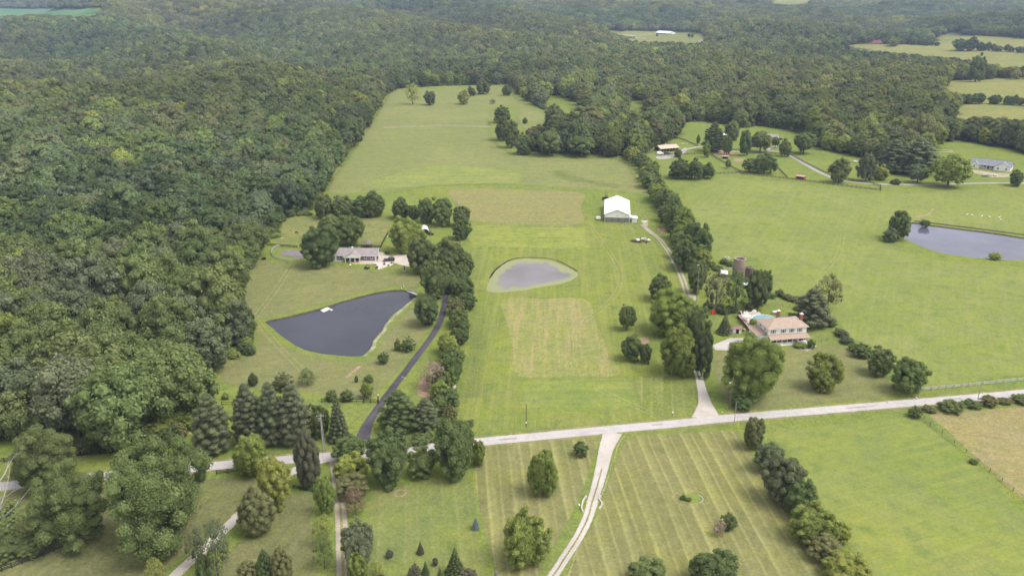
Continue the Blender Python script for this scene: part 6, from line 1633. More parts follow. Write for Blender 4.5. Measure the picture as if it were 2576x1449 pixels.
vehicle('parked_car', at(1962, 352.5), 0.2, CARBLK, 'dark car beside the grey roofed cottage', 'car', 4.6, 1.9, 'suv')

def trailer(loc, rz_, L, Wd, mat, label, cat='trailer', box_h=0.25, zf=0.6, load=None, name='trailer'):
    c = empty(name, loc, rz_, label, cat)
    MB().box(-L / 2, -Wd / 2, zf, L / 2, Wd / 2, zf + .1).build('bed', mat, c)
    if box_h: MB().box(-L / 2, -Wd / 2, zf + .1, L / 2, -Wd / 2 + .06, zf + .1 + box_h).box(-L / 2, Wd / 2 - .06, zf + .1, L / 2, Wd / 2, zf + .1 + box_h).box(-L / 2, -Wd / 2 + .06, zf + .1, -L / 2 + .06, Wd / 2 - .06, zf + .1 + box_h).build('side_rail', mat, c)
    MB().tube([(L / 2, 0, zf), (L / 2 + 1.2, 0, zf - .1)], .06).build('tow_bar', BLACKP, c)
    for y in (-Wd / 2 - .1, Wd / 2 + .1): wheel(c, -.2, y, .34, .2)
    return c
wg = trailer(at(1505.3, 553.5), -pi / 2 + .03, 2.9, 2.3, WHITE, 'small cream box wagon with black tow bar left of the barn', 'wagon', 0.9, .7, name='farm_wagon')
MB().box(-1.3, -1.05, .8, 1.3, 1.05, 1.5).build('load', solid('cream_load', (0.62, 0.53, 0.45), 0.8, 0.15), wg)
def machine(loc, rz_, mat, label, s=1.0, name='farm_machine'):
    c = empty(name, loc, rz_, label, 'farm machine'); c.scale = (s, s, s)
    MB().box(-1.1, -.45, .7, 1.2, .45, 1.3).build('body', mat, c); MB().box(-.9, -.5, 1.3, -.2, .5, 1.5).build('seat', BLACKP, c)
    f = MB()
    for y in (-.6, .6): f.tube([(-.9, y, 1.2), (-.9, y, 2.3)], .05, 5).tube([(-.1, y, 1.2), (-.1, y, 2.3)], .05, 5)
    f.box(-1.1, -.7, 2.3, .1, .7, 2.38).build('canopy', BLACKP, c)
    for x, r_ in ((-.7, .7), (.9, .45)):
        for y in (-.75, .75): wheel(c, x, y, r_, .35)
    return c
machine(at(1522, 503.5), 2.9, BLACKP, 'black farm machine behind the rear left corner of the barn', 1.3)
machine(at(1085, 592), 0.4, RUST, 'rust brown tractor beside the white canopy shed', 0.9, 'tractor')
uc_ = trailer(at(1601, 609), pi - .35, 5.2, 1.9, RUST, 'rusty flat trailer with white tank on the barn meadow', 'trailer', 0.2, .55)
MB().lathe([(.01, .66), (.8, .66), (.85, .9), (.85, 1.5), (.6, 1.75), (.01, 1.85)], 14).build('tank', WHITE, uc_, (-.6, 0, 0), smooth=True)
rk = empty('hay_rake', at(1617, 612), -.35, 'rusty brown hay rake right of the flat trailer', 'farm machine')
MB().box(-1.8, -.08, .7, 1.8, .08, .86).build('beam', RUST, rk)
for k in range(7): MB().tube([(-1.6 + k * .5, .1, .05), (-1.6 + k * .5, -.35, .55), (-1.6 + k * .5, 0, .8)], .03, 4).build('tine', RUST, rk)
for y in (-1.7, 1.7): wheel(rk, y, .4, .4, .15)
bt = empty('boat', at(1624.5, 607.5), -.55, 'white motor boat on its trailer by the farm lane', 'boat')
hull = MB(); S_ = [(-2.3, .85), (0.5, .9), (1.6, .6), (2.5, .05)]
lo_ = [(x, -w * .55) for x, w in S_] + [(x, w * .55) for x, w in reversed(S_)]; hi_ = [(x * 1.04, -w) for x, w in S_] + [(x * 1.04, w) for x, w in reversed(S_)]
hull.hexa([(x, y, .55) for x, y in lo_], [(x, y, 1.25) for x, y in hi_]); hull.build('hull', WHITE, bt)
MB().box(-1.8, -.6, 1.255, 0.6, .6, 1.27).build('cockpit_floor', solid('dark_boat_carpet', (0.06, 0.06, 0.08), .9), bt)
for x, y in ((-1.2, -.3), (-1.2, .3), (0.1, -.3), (.1, .3)): MB().box(x - .2, y - .2, 1.27, x + .2, y + .2, 1.6).build('seat', WHITE, bt)
MB().hexa([(.55, -.6, 1.27), (.75, -.5, 1.27), (.75, .5, 1.27), (.55, .6, 1.27)], [(.4, -.5, 1.7), (.45, -.5, 1.7), (.45, .5, 1.7), (.4, .5, 1.7)]).build('windscreen', GLASS, bt)
MB().box(-2.75, -.2, .7, -2.4, .2, 1.7).build('motor', BLACKP, bt)
for y in (-.95, .95): wheel(bt, -.6, y, .33, .2)
MB().box(-2.0, -.5, .42, 2.9, -.4, .54).box(-2.0, .4, .42, 2.9, .5, .54).build('trailer_frame', STEEL, bt)
for i, (x, y) in enumerate(((1617, 556.5), (1622, 558), (1626, 556.8), (1620, 560.5))):
    o = MB().box(-1.0, -.15, 0, 1.0, .15, .2).build('plank', WHITE, None, at(x, y), (0.2, -0.3, 0.6, 0.05)[i]); tag(o, 'pale plank lying at the head of the farm lane', 'plank', 'planks at the lane head')

# ---- the tan roofed stable
A, rz, W = frame((1662, 383.5), (1707, 380))
s4 = empty('stable', A, rz, 'long open fronted stable with tan metal roof', 'stable')
D4 = 9.5
MB().box(0, D4 / 2, 0, W, D4, 2.7).build('wall', BROWNWOOD, s4)
P = [(0, 0), (D4, 0), (D4, 2.7), (D4 / 2, 4.3), (0, 2.7)]
MB().hexa([(0, y, z) for y, z in P][::-1], [(0.15, y, z) for y, z in P][::-1]).build('side_wall', solid('tan_stable_wall', (0.42, 0.30, 0.22), .8, .1), s4)
MB().hexa([(W - .15, y, z) for y, z in P][::-1], [(W, y, z) for y, z in P][::-1]).build('side_wall', solid('tan_stable_wall', (0.42, 0.30, 0.22)), s4)
MB().box(-.03, 3.3, 0, -.005, 5.6, 2.5).build('door', DARK, s4)  # dark panel on the wall, the doorway's inner shade as colour
gable_x(s4, 0, W, 0, D4, 2.75, 4.45, ROOF_TAN, 0.5)
for k in range(7): MB().box(-.1, -.1, 0, .1, .1, 2.6).build('post', solid('tan_stable_wall', (0.42, 0.30, 0.22)), s4, (.3 + k * (W - .6) / 6, .2, 0))
for k in range(6): MB().box(.3 + k * (W - .6) / 6 + .5, 1.5, 0, .3 + (k + 1) * (W - .6) / 6 - .5, 1.6, 1.25).build('stall_front', BROWNWOOD, s4)
MB().box(W * .42, 4.7, 4.4, W * .42 + .6, 5.3, 5.0).build('cupola', WHITE, s4)
def small_house(name, pl, pr, D, ze, zr, wall, roofm, label, cat='house', doors=(), wins=(), ov=.3, extra=None):
    A, rz, W = frame(pl, pr); h = empty(name, A, rz, label, cat)
    walls_x(h, 0, W, 0, D, ze, zr, wall); gable_x(h, 0, W, 0, D, ze, zr, roofm, ov, .12)
    for a, b, t in doors: MB().box(a * W, -.05, 0.05, b * W, -.005, t).build('door', DARK, h)
    for f in wins: window(h, f * W, 1.0, 1.1, 1.2, -.03)
    return h, W
PINKR = solid('faded_pink_roof_metal', (0.50, 0.27, 0.23), .6, .1)
small_house('run_in_shed', (1817, 400), (1832, 400.5), 3.2, 1.9, 2.4, GREYWOOD2, PINKR, 'small brown horse shelter with pink roof in the upper far paddock', 'shelter', ((.1, .8, 1.7),), ov=.15)
small_house('run_in_shed', (2001.5, 451), (2023.5, 453.5), 4.0, 2.1, 2.6, solid('red_boards', (0.24, 0.09, 0.07), .9, .2), PINKR, 'red horse shelter with pink roof at the paddock fence corner', 'shelter', ((.1, .85, 1.8),), ov=.15)
small_house('cottage', (1929, 352), (1955, 354), 8.0, 2.6, 4.4, SIDING, SHINGLE_G, 'grey roofed cottage among trees beyond the far drive', 'house', ((.45, .52, 2.1),), (.2, .8), .4)
small_house('white_shed', (1817, 347), (1827, 347), 4.0, 2.6, 3.5, SIDING, ROOF_W, 'small white building half hidden in the far grove', 'shed', ((.3, .7, 2.0),))
h8, W8 = small_house('weathered_shed', (1569, 254), (1584, 254.5), 6, 3.6, 5.2, solid('pinkish_weathered_boards', (0.30, 0.24, 0.22), .9, .25), solid('old_grey_tin', (0.33, 0.31, 0.31), .6, .2), 'weathered wooden shed alone in a small grass clearing', 'shed', ((.35, .6, 2.2),))
MB().slab([(W8, 0, 2.6), (W8 + 3, 0, 2.2), (W8 + 3, 4, 2.2), (W8, 4, 2.6)], .1).build('lean_to_roof', solid('old_grey_tin', (0.33, 0.31, 0.31)), h8)
small_house('pink_roofed_house', (1757, 106), (1766, 106), 8, 3, 5, SIDING, PINKR, 'tiny pink roofed house among far trees right of the white building')
for lb, a, b in (('weathered white tin roofed shed left of the silo clump', (1813, 699), (1829, 700)), ('white tin roofed shed half hidden behind the leaning tree', (1870, 726), (1887, 728))):
    small_house('old_shed', a, b, 3.5, 1.9, 2.9, GREYWOOD2, ROOF_W, lb, 'shed', ((.2, .8, 1.6),), ov=.2)
# hoop shed
A, rz, W = frame((1059, 591), (1080, 590))
hs_ = empty('canopy_shed', A, rz, 'white arched canopy shed behind the bright green tree', 'shed')
m = MB(); ar = [(W / 2 - W / 2 * cos(t), 3.0 * sin(t) ** .8 + .0) for t in np.linspace(0, pi, 11)]
for (xa, za), (xb, zb) in zip(ar, ar[1:]): m.hexa([(xa, 0, za), (xb, 0, zb), (xb, 7, zb), (xa, 7, za)], [(xa, 0, za + .05), (xb, 0, zb + .05), (xb, 7, zb + .05), (xa, 7, za + .05)])
m.build('canopy', WHITE, hs_); MB().box(.4, 6.8, 0, W - .4, 6.9, 2.4).build('end_wall', WHITE, hs_)
for y_ in (0.2, 3.5, 6.6):
    for x_ in (.1, W - .1): MB().tube([(x_, y_, 0), (x_, y_, 1.3)], .05).build('post', STEEL, hs_)

# ---- the new white ranch house at the right
A, rz, W = frame((2439, 422.5), (2540, 434.0))
h5 = empty('ranch_house', A, rz, 'long new white house with grey roof and two front gables at the right', 'house')
D5 = 10.0; wA, wB = 0.21 * W, 0.40 * W
walls_x(h5, 0, W, 3.0, 3.0 + D5, 3.0, 6.0, SIDING); gable_x(h5, 0, W, 3.0, 3.0 + D5, 3.0, 6.0, SHINGLE_B, 0.5)
for x0_, x1_, zr_ in ((0.0, wA, 4.9), (W - wB, W, 5.7)):
    P = [(x0_, 0), (x1_, 0), (x1_, 2.9), ((x0_ + x1_) / 2, zr_ - .15), (x0_, 2.9)]
    MB().hexa([(x, 0, z) for x, z in P], [(x, 7.5, z) for x, z in P]).build('wing', SIDING, h5)
    gable_y(h5, x0_, x1_, 0, 7.6, 3.0, zr_, SHINGLE_B, 0.4, name='wing_roof')
for x in (wA * .5, W - wB * .75, W - wB * .25): window(h5, x, .9, 1.1, 1.5, -.03)
for f in (.30, .36, .50, .56): window(h5, f * W, .9, 1.3, 1.5, 2.97)
MB().slab([(wA, 1.0, 2.7), (W - wB, 1.0, 2.7), (W - wB, 3.4, 3.35), (wA, 3.4, 3.35)], .1).build('porch_roof', SHINGLE_B, h5)
MB().box(wA + .02, 1.1, 0, W - wB - .02, 2.99, .3).build('porch_floor', CONC, h5)
for k in range(5): MB().box(-.1, -.1, .3, .1, .1, 2.65).build('column', WHITE, h5, (wA + .4 + k * (W - wB - wA - .8) / 4, 1.3, 0))
MB().box(.42 * W, 2.9, .3, .42 * W + 1.1, 2.97, 2.4).build('door', GLASS, h5)
trailer(at(2480, 444), .12, 5.6, 2.2, GREYWOOD, 'flat trailer on the bare soil before the white ranch house', 'trailer', .15, .6)
trailer(at(2503, 443.5), .3, 2.2, 1.5, WHITE, 'small white trailer right of the flat trailer', 'trailer', .5, .5)
trailer(at(2151, 409), .1, 2.8, 1.8, WHITE, 'white trailer at the wood edge left of the huge pines', 'trailer', .6, .5)
fd = empty('hay_feeder', at(2112, 462), .05, 'low grey hay feeder under the round headed paddock tree', 'feeder')
MB().box(-2.6, -.5, .25, 2.6, .5, .35).build('tray', GREYWOOD, fd)
for x in (-2.3, 0, 2.3): MB().box(x - .06, -.5, 0, x + .06, .5, .25).build('leg', GREYWOOD, fd)
Lr = [at(2370, 379.8) + Vector((7.5 * cos(t), 5 * sin(t), 0)) for t in np.linspace(0, 2 * pi, 30)]
ribbon('dug_soil_ring', None, 1.6, STONY, 0.02, .8, world=Lr)
jp = MB().box(-3, -.08, .0, 3, .08, .16).build('jump_pole', WHITE, None, at(1722, 362), .25); tag(jp, 'long white pole lying in the grass beyond the stable, left tilted', 'pole')
jp = MB().box(-2.4, -.08, .18, 2.4, .08, .34).build('jump_pole', WHITE, None, at(1722, 362), -.5); tag(jp, 'white pole crossing the other in the grass beyond the stable', 'pole')

# ---- far white building and red roofed house
A, rz, W = frame((1650, 87), (1694, 87))
h6 = empty('long_white_building', A, rz, 'long low white roofed building in the far clearing', 'building')
W *= .8
walls_x(h6, 0, W, 0, 18, 4.6, 8.4, solid('grey_far_wall', (0.35, 0.33, 0.34), .8, .15)); gable_x(h6, 0, W, 0, 18, 4.8, 9.6, ROOF_W, 1.0, .3)
walls_x(h6, W + 2, W + 11, 3, 13, 4.0, 7.2, SIDING, 'annex_wall'); gable_x(h6, W + 2, W + 11, 3, 13, 4.1, 7.8, ROOF_W, .8, .3, 'annex_roof')
for k in range(6): MB().box(-1, -.1, .3, 1, -.02, 2.6).build('window', GLASS, h6, (2.5 + k * (W - 5) / 5, -.03, 0))
MB().box(W * .15, -7, -.2, W * .7, -.3, .35).build('terrace', solid('pinkish_terrace', (0.60, 0.50, 0.46), .8, .1), h6)
MB().box(W * .78, 6, 4, W * .78 + 1.6, 7.6, 9).build('chimney', CONC, h6)
lp_ = [(1520, 84.5), (1560, 88), (1590, 90.5), (1600, 92), (1640, 87.5), (1652, 86)]
ribbon('far_drive', lp_, 3.6, GRAV, 0.25, .8)
ribbon('far_drive', [(1575, 88.5), (1600, 87), (1640, 87)], 3.6, GRAV, 0.28, .8)
ribbon('far_drive', [(1585, 91), (1600, 95), (1625, 98)], 3.4, GRAV, 0.22, .8)
A, rz, W = frame((2179, 111), (2217, 112))
h7 = empty('red_roofed_house', A, rz, 'red roofed far house at the head of the right hand field', 'house')
walls_x(h7, 0, W, 0, 12, 3.5, 9.8, solid('tan_brick_far', (0.42, 0.30, 0.24), .9, .15)); gable_x(h7, 0, W, 0, 12, 3.5, 10.2, solid('red_far_roof', (0.30, 0.13, 0.12), .8, .1), 1.0, .3)
for k in range(5): MB().box(-.7, -.1, 1, .7, -.02, 2.4).build('window', GLASS, h7, (2 + k * (W - 4) / 4, -.03, 0))
MB().box(W * .55, 5, 5.5, W * .55 + 1.6, 6.6, 9).build('chimney', WHITE, h7)

# ---- silo and the ruined one
sc = at(1857.5, 697)
si = empty('silo', sc, 0, 'open topped concrete silo with dark hoops', 'silo')
MB().lathe([(2.3, 0), (2.3, 8.2), (2.1, 8.2), (2.1, 1.0), (.01, 1.0)], 26).build('wall', SILO, si)
for k in range(9): MB().lathe([(2.3, .7 + k * .85), (2.35, .7 + k * .85), (2.35, .78 + k * .85), (2.3, .78 + k * .85)], 26).build('hoop', RUST, si)
MB().lathe([(2.28, 8.2), (2.4, 8.2), (2.4, 8.38), (2.05, 8.38), (2.05, 8.2)], 26).build('rim', solid('silo_rim', (0.42, 0.33, 0.29)), si)
ch_ = MB().box(-2.75, -.3, 0, -2.3, .3, 8.0).build('chute', GREYWOOD, si)
s2 = empty('old_silo', at(1883, 706), 0, 'lower dark capped round silo behind the leaning tree', 'silo')
MB().lathe([(1.7, 0), (1.7, 5.9), (1.6, 6.0), (.4, 6.6), (.01, 6.6)], 18).build('wall', solid('dark_old_silo', (0.13, 0.10, 0.09), .9, .3), s2)
for k in range(5): MB().lathe([(1.7, 1 + k), (1.75, 1 + k), (1.75, 1.1 + k), (1.7, 1.1 + k)], 18).build('hoop', RUST, s2)
for i, (x, y) in enumerate(((1823, 650), (1826, 652), (1831, 650), (1834, 652), (1829, 652.5), (1815, 680), (1820, 677), (1836, 678))):
    o = MB().hexa([(-.6, -.4, 0), (.6, -.5, 0), (.5, .4, 0), (-.5, .5, 0)], [(-.4, -.3, .8), (.3, -.3, .7), (.3, .2, .9), (-.3, .3, .7)]).build('stone_block', STONEM, None, at(x, y), i * 1.1); tag(o, 'pale broken block in the weeds by the silo', 'block', 'broken blocks round the silo')

# ---- docks
def plank_deck(name, pts, z, mat, label, cat, n=8, side=None):
    P = [at(x, y, z) for x, y in pts]; O_ = P[0]; r = empty(name, O_, 0, label, cat)
    Q = [p - O_ for p in P]
    for i in range(n):
        a, b = i / n + .004, (i + 1) / n - .01
        c = [Q[0].lerp(Q[1], a), Q[0].lerp(Q[1], b), Q[3].lerp(Q[2], b), Q[3].lerp(Q[2], a)]
        MB().slab([(p.x, p.y, 0) for p in c], .08).build('plank', mat, r)
    c = [q * .97 + (Q[0] + Q[2]) * .015 for q in Q]
    MB().slab([(p.x, p.y, -.085) for p in c], .35).build('float', GREYWOOD2, r)
    return r, Q
plank_deck('swim_platform', [(805.5, 780.5), (824, 771.5), (832, 777), (814.5, 785.5)], -.3, solid('white_deck_boards', (0.66, 0.62, 0.57), .8, .08), 'white swim platform at the upper bank of the dark pond', 'platform', 9)
plank_deck('small_dock', [(829, 778), (834, 776.5), (838.5, 780), (832, 782.5)], -.35, PALEFENCE, 'short tan dock beside the white swim platform', 'dock', 6)
dd, Q = plank_deck('dock', [(1010, 727), (1014, 724), (1053, 738.5), (1049, 743)], -.15, PALEFENCE, 'long pale wooden dock at the right tip of the dark pond', 'dock', 3)
be = empty('dock_bench', at(1034, 733, -.13), -.5, 'pale wooden bench on the long dock', 'bench')
MB().box(-1.1, -.25, .4, 1.1, .25, .48).build('seat', PALEFENCE, be); MB().box(-1.1, .22, .48, 1.1, .28, 1.0).build('backrest', PALEFENCE, be)
for x in (-1, 1): MB().box(x - .05, -.22, 0, x + .05, .25, .4).build('leg', PALEFENCE, be)
for i, (x, y) in enumerate(((1010, 728), (1016, 724), (1051, 742))):
    o = MB().tube([(0, 0, -1), (0, 0, 1.2)], .1).build('dock_post', WHITE, None, at(x, y, -.1)); tag(o, ('white post at the outer left corner of the long dock', 'white post at the inner left corner of the long dock', 'white post at the right end of the long dock')[i], 'post')
for i, (x, y, s_) in enumerate(((1072, 716, 1.2), (1069, 719, .9), (1076, 714, .8))):
    o = MB().lathe([(.01, 0), (.7, .0), (.75, .3), (.4, .6), (.01, .65)], 7).build('rock', STONEM, None, at(x, y), i); o.scale = (s_, s_ * .8, s_); tag(o, 'pale rock on the slope right of the long dock', 'rock', 'rocks above the dock')

# ---- small things round the ranch house
uc2 = machine(at(923, 676.5), 2.6, solid('maroon_paint', (0.13, 0.06, 0.06), .5), 'dark utility cart with pale canopy on the lawn before the ranch house', .8, 'utility_cart'); uc2['category'] = 'cart'
uc2.children[2].data = uc2.children[2].data.copy(); uc2.children[2].data.materials[0] = solid('beige_canvas', (0.5, 0.44, 0.38), .8)
bb_ = empty('birdbath', at(881.5, 672), 0, 'slim white birdbath on the lawn before the ranch house', 'birdbath')
MB().lathe([(.3, 0), (.12, .1), (.1, .75), (.01, .76)], 8).build('pedestal', GREYWOOD2, bb_); MB().lathe([(.1, .76), (.42, .95), (.45, 1.15), (.3, 1.25), (.01, 1.0)], 10).build('basin', WHITE, bb_)
wl_ = empty('stone_fountain', at(1017.5, 684), 0, 'round grey stone fountain with dark figure on the lawn', 'fountain')
MB().lathe([(.8, 0), (.85, .7), (.6, .7), (.55, .35), (.01, .35)], 12).build('basin', CONC, wl_); MB().lathe([(.25, .35), (.2, 1.3), (.35, 1.9), (.2, 2.5), (.3, 2.7), (.01, 2.9)], 8).build('figure', GREYWOOD2, wl_)
pu = empty('patio_umbrella', at(868, 655), 0, 'half closed white umbrella at the left of the ranch porch', 'umbrella')
MB().lathe([(1.2, 1.7), (.5, 2.2), (.03, 2.5)], 8).build('canopy', WHITE, pu); MB().tube([(0, 0, 0), (0, 0, 2.5)], .04).build('pole', STEEL, pu)
for i, (x, y, lb) in enumerate(((846, 653.5, 'white garden chair at the left end of the ranch patio'), (862, 654.5, 'dark garden chair left of the white umbrella'))):
    c = empty('garden_chair', at(x, y), i, lb, 'chair'); mt = (WHITE, BROWNWOOD)[i]
    MB().box(-.3, -.3, .38, .3, .3, .46).build('seat', mt, c); MB().box(-.3, .25, .46, .3, .32, 1.0).build('backrest', mt, c)
    for a in (-.25, .25):
        for b in (-.25, .25): MB().box(a - .03, b - .03, 0, a + .03, b + .03, .38).build('leg', mt, c)
tr_ = MB().box(-1.3, -.25, 0.1, 1.3, .25, .45).build('water_trough', WHITE, None, at(980, 596), .25); tag(tr_, 'white water trough by the dark fence corner behind the ranch house', 'trough')
o = MB().box(-.9, -.6, 0, .9, .6, .9).build('hay_box', BLACKP, None, at(769, 670), .2); o.location = at(664, 657 - 4); tag(o, 'small dark box at the wood edge left of the round pen', 'box')

# ---- poles
def pole(px, yb, yt, mat, label, arm=True, lamp=False, trans=False, r=.14, lean=0.0):
    p = at(px, yb); q = proj(*p)[2]; H = (yb - yt) / FOC * q / cos(atan2(CAMZ, p.length))
    t = empty('utility_pole', p, .1, label, 'utility pole'); t.rotation_euler[1] = lean
    MB().tube([(0, 0, -.5), (0, 0, H)], [r, r * .65], 8).build('pole', mat, t)
    if arm: MB().box(-1.0, -.06, H - .55, 1.0, .06, H - .42).build('crossarm', mat, t); [MB().lathe([(.05, 0), (.07, .1), (.03, .22), (.01, .22)], 6).build('insulator', WHITE, t, (x, 0, H - .42)) for x in (-.9, .9, 0.3)]
    if lamp: MB().tube([(0, 0, H - .2), (-.6, -.2, H)], .04).lathe([(.2, H - .12), (.22, H + .05), (.01, H + .1)], 8, -.7, -.25).build('lamp', WHITE, t)
    if trans: MB().lathe([(.01, H - 1.9), (.28, H - 1.9), (.28, H - 1.1), (.01, H - 1.0)], 10, -.38, 0).build('transformer', STEEL, t)
    return t, H
POLEW = solid('brown_pole_wood', (0.15, 0.11, 0.085), .95, .2); POLEG = solid('grey_pole_wood', (0.34, 0.32, 0.30), .95, .15)
t1, _ = pole(1323.5, 1072, 1016, POLEW, 'brown utility pole with white marker in the centre field by the road', False)
MB().lathe([(.2, 1.0), (.2, 1.5), (.01, 1.5)], 8).build('marker', WHITE, t1)
t2, H2 = pole(814, 1136, 1045, POLEG, 'grey utility pole with transformer behind the road left of the asphalt drive', True, False, True, .2)
MB().tube([(.55, .1, 0), (.15, .1, H2 * .97)], .09).build('brace', POLEG, t2)
pole(1834, 1029, 962, POLEW, 'brown lamp pole at the mouth of the farm lane', False, True)
t4, H4 = pole(1846, 1072, 1013, POLEG, 'grey utility pole below the road across from the farm lane', False, False, False, .13)
MB().tube([(1.0, -1.0, 0), (.0, 0, H4 * .9)], .03, 5).build('guy_wire', STEEL, t4); MB().tube([(1.0, -1.0, 0), (.8, -.8, 1.6)], .08, 6).build('guy_guard', solid('yellow_guard', (0.6, 0.5, 0.05), .6), t4)
pole(2460, 1003, 957, POLEG, 'grey utility pole on the road verge by the brown pasture', False, False, False, .11)
pole(1750, 780, 668, POLEG, 'tall slim grey pole beside the farm lane bend', False, True, False, .12)
pole(2283 * 0 + 2266, 112, 101, POLEG, 'far grey pole at the head of the right hand field', False, False, False, .3)
wr_ = empty('overhead_cable', at(813.5, 1136), 0, 'thin overhead cable sagging from the grey transformer pole down the picture', 'cable')
a = Vector((0, 0, H2 - .3)); b = at(822, 1300, 9.5) - at(813.5, 1136); c_ = at(824, 1560, 9.5) - at(813.5, 1136)
pts = [a.lerp(b, t) - Vector((0, 0, 1.2 * 4 * t * (1 - t))) for t in np.linspace(0, 1, 9)] + [b.lerp(c_, t) - Vector((0, 0, .8 * 4 * t * (1 - t))) for t in np.linspace(.1, 1, 7)]
MB().tube(pts, .022, 4).build('wire', BLACKP, wr_)

# ---- lawn features
ribbon('bare_ring', None, .55, DIRT, .022, .4, world=[at(1007, 1240) + Vector((1.35 * cos(t), 1.35 * sin(t), 0)) for t in np.linspace(0, 2 * pi, 24)])
c0 = at(1738, 1254)
ribbon('worn_oval_ring', None, .3, TRACK, .022, .3, world=[c0 + Vector((4.3 * cos(t), 3.3 * sin(t), 0)) for t in np.linspace(0, 2 * pi, 36)])
sheet('island_bed', None, m_lush, .018, .6, world=[c0 + Vector((2.9 * cos(t), 2.1 * sin(t), 0)) for t in np.linspace(0, 2 * pi, 24, endpoint=False)])
plant('bush', tuple(at(1719, 1256)), .75, 1.3, 'deep', 'dark green little shrub in the oval island bed', seed=1)
plant('bush', tuple(at(1733, 1259)), .7, .9, 'mid', 'low green plant in the middle of the oval island bed', seed=2)
ed = empty('stone_edging', c0, 0, 'curved pale stone edging of the oval island bed', 'edging')
for k in range(16):
    t = -0.9 + k * .1; MB().box(-.14, -.1, 0, .14, .1, .12).build('stone', STONEM, ed, (2.9 * cos(t), 2.1 * sin(t), 0), t + pi / 2)
def stone_wall(pix, label):
    L = world_loop(pix, False, 6); r = empty('entrance_wall', L[0], 0, label, 'wall'); rs = random.Random(len(label))
    me = [MB().hexa([(-.32, -.2, 0), (.32, -.2, 0), (.32, .2, 0), (-.32, .2, 0)], [(-.28, -.17, h), (.27, -.16, h * .93), (.28, .17, h), (-.27, .16, h)]).mesh('stone', STONEM) for h in (.34, .42, .3)]
    acc = 0
    for a, b in zip(L, L[1:]):
        n = max(1, round((b - a).length / .6))
        for i in range(n): link('stone', rs.choice(me), r, a.lerp(b, i / n) - L[0], (0, 0, atan2(b.y - a.y, b.x - a.x)))
    return r
stone_wall([(1474, 1250), (1467, 1260), (1464, 1272), (1463, 1280), (1467, 1288)], 'curved low white stone wall left of the lawn gravel drive')
stone_wall([(1510, 1248), (1508, 1257), (1514, 1266), (1512, 1274), (1507, 1281)], 'curved low white stone wall right of the lawn gravel drive')
def box_post(x, y, mat, label, cat, name='mailbox', h=1.1):
    m = empty(name, at(x, y), .2, label, cat); MB().box(-.05, -.05, 0, .05, .05, h).build('post', POLEW, m)
    MB().box(-.13, -.28, h, .13, .28, h + .2).lathe([(.13, h + .2), (.01, h + .3)], 8).build('box', mat, m)
box_post(1457, 1280, WHITE, 'white mailbox beside the left stone wall of the gravel drive', 'mailbox')
box_post(1691.5, 1046, WHITE, 'white mailbox on the road verge of the centre field', 'mailbox')
box_post(1817, 1041, solid('yellow_guard', (0.6, 0.5, 0.05)), 'yellow box on a post beside the farm lane mouth', 'mailbox', h=.4)
box_post(923, 1118, WHITE, 'white mailbox at the mouth of the asphalt drive', 'mailbox')
bf = empty('bird_feeder', at(1801, 1348), .4, 'bird feeder on a post beside the grey twiggy shrub', 'bird feeder')
MB().tube([(0, 0, 0), (0, 0, 1.6)], .05).build('post', POLEG, bf); MB().box(-.3, -.25, 1.6, .3, .25, 1.9).build('box', solid('pale_pink_wood', (0.5, 0.4, 0.4), .8), bf); MB().hexa([(-.38, -.33, 1.9), (.38, -.33, 1.9), (.38, .33, 1.9), (-.38, .33, 1.9)], [(-.38, -.01, 2.15), (.38, -.01, 2.15), (.38, .01, 2.15), (-.38, .01, 2.15)]).build('roof', solid('pale_pink_wood', (0.5, 0.4, 0.4)), bf)
for i, (x, y) in enumerate(((1694, 1037), (1693, 1029))): pass
for i, (x, y, lb) in enumerate(((1756.5, 1018, 'upper one of two short yellow marker stakes left of the farm lane'), (1755, 1026, 'lower one of two short yellow marker stakes left of the farm lane'))):
    o = MB().tube([(0, 0, 0), (0, 0, 1.6)], .06).build('marker_stake', solid('yellow_guard', (0.6, 0.5, 0.05)), None, at(x, y)); tag(o, lb, 'stake')
for i, (x, y, s_) in enumerate(((2232, 1013, .7), (2181, 1016, .5), (2305, 1003, .8), (2298, 1005, .6), (1142, 975, .9), (1145, 972, .7), (1013, 949, .4), (1018, 951, .35), (1629, 868, .5))):
    o = MB().lathe([(.01, 0), (.6, .0), (.65, .3), (.35, .6), (.01, .62)], 7).build('rock', STONEM, None, at(x, y), i); o.scale = (s_, s_ * .8, s_)
    tag(o, ('white rock on the lawn edge above the road, middle', 'white rock on the lawn edge above the road, leftmost', 'white rock nearest the pale rail fence', 'smaller white rock near the pale rail fence', 'white rock at the lower hedgerow edge of the centre field', 'smaller white rock at the lower hedgerow edge of the centre field',
            'left of two little white stones by the asphalt drive', 'right of two little white stones by the asphalt drive', 'white stone under the small dark tree in the centre field')[i], 'rock')

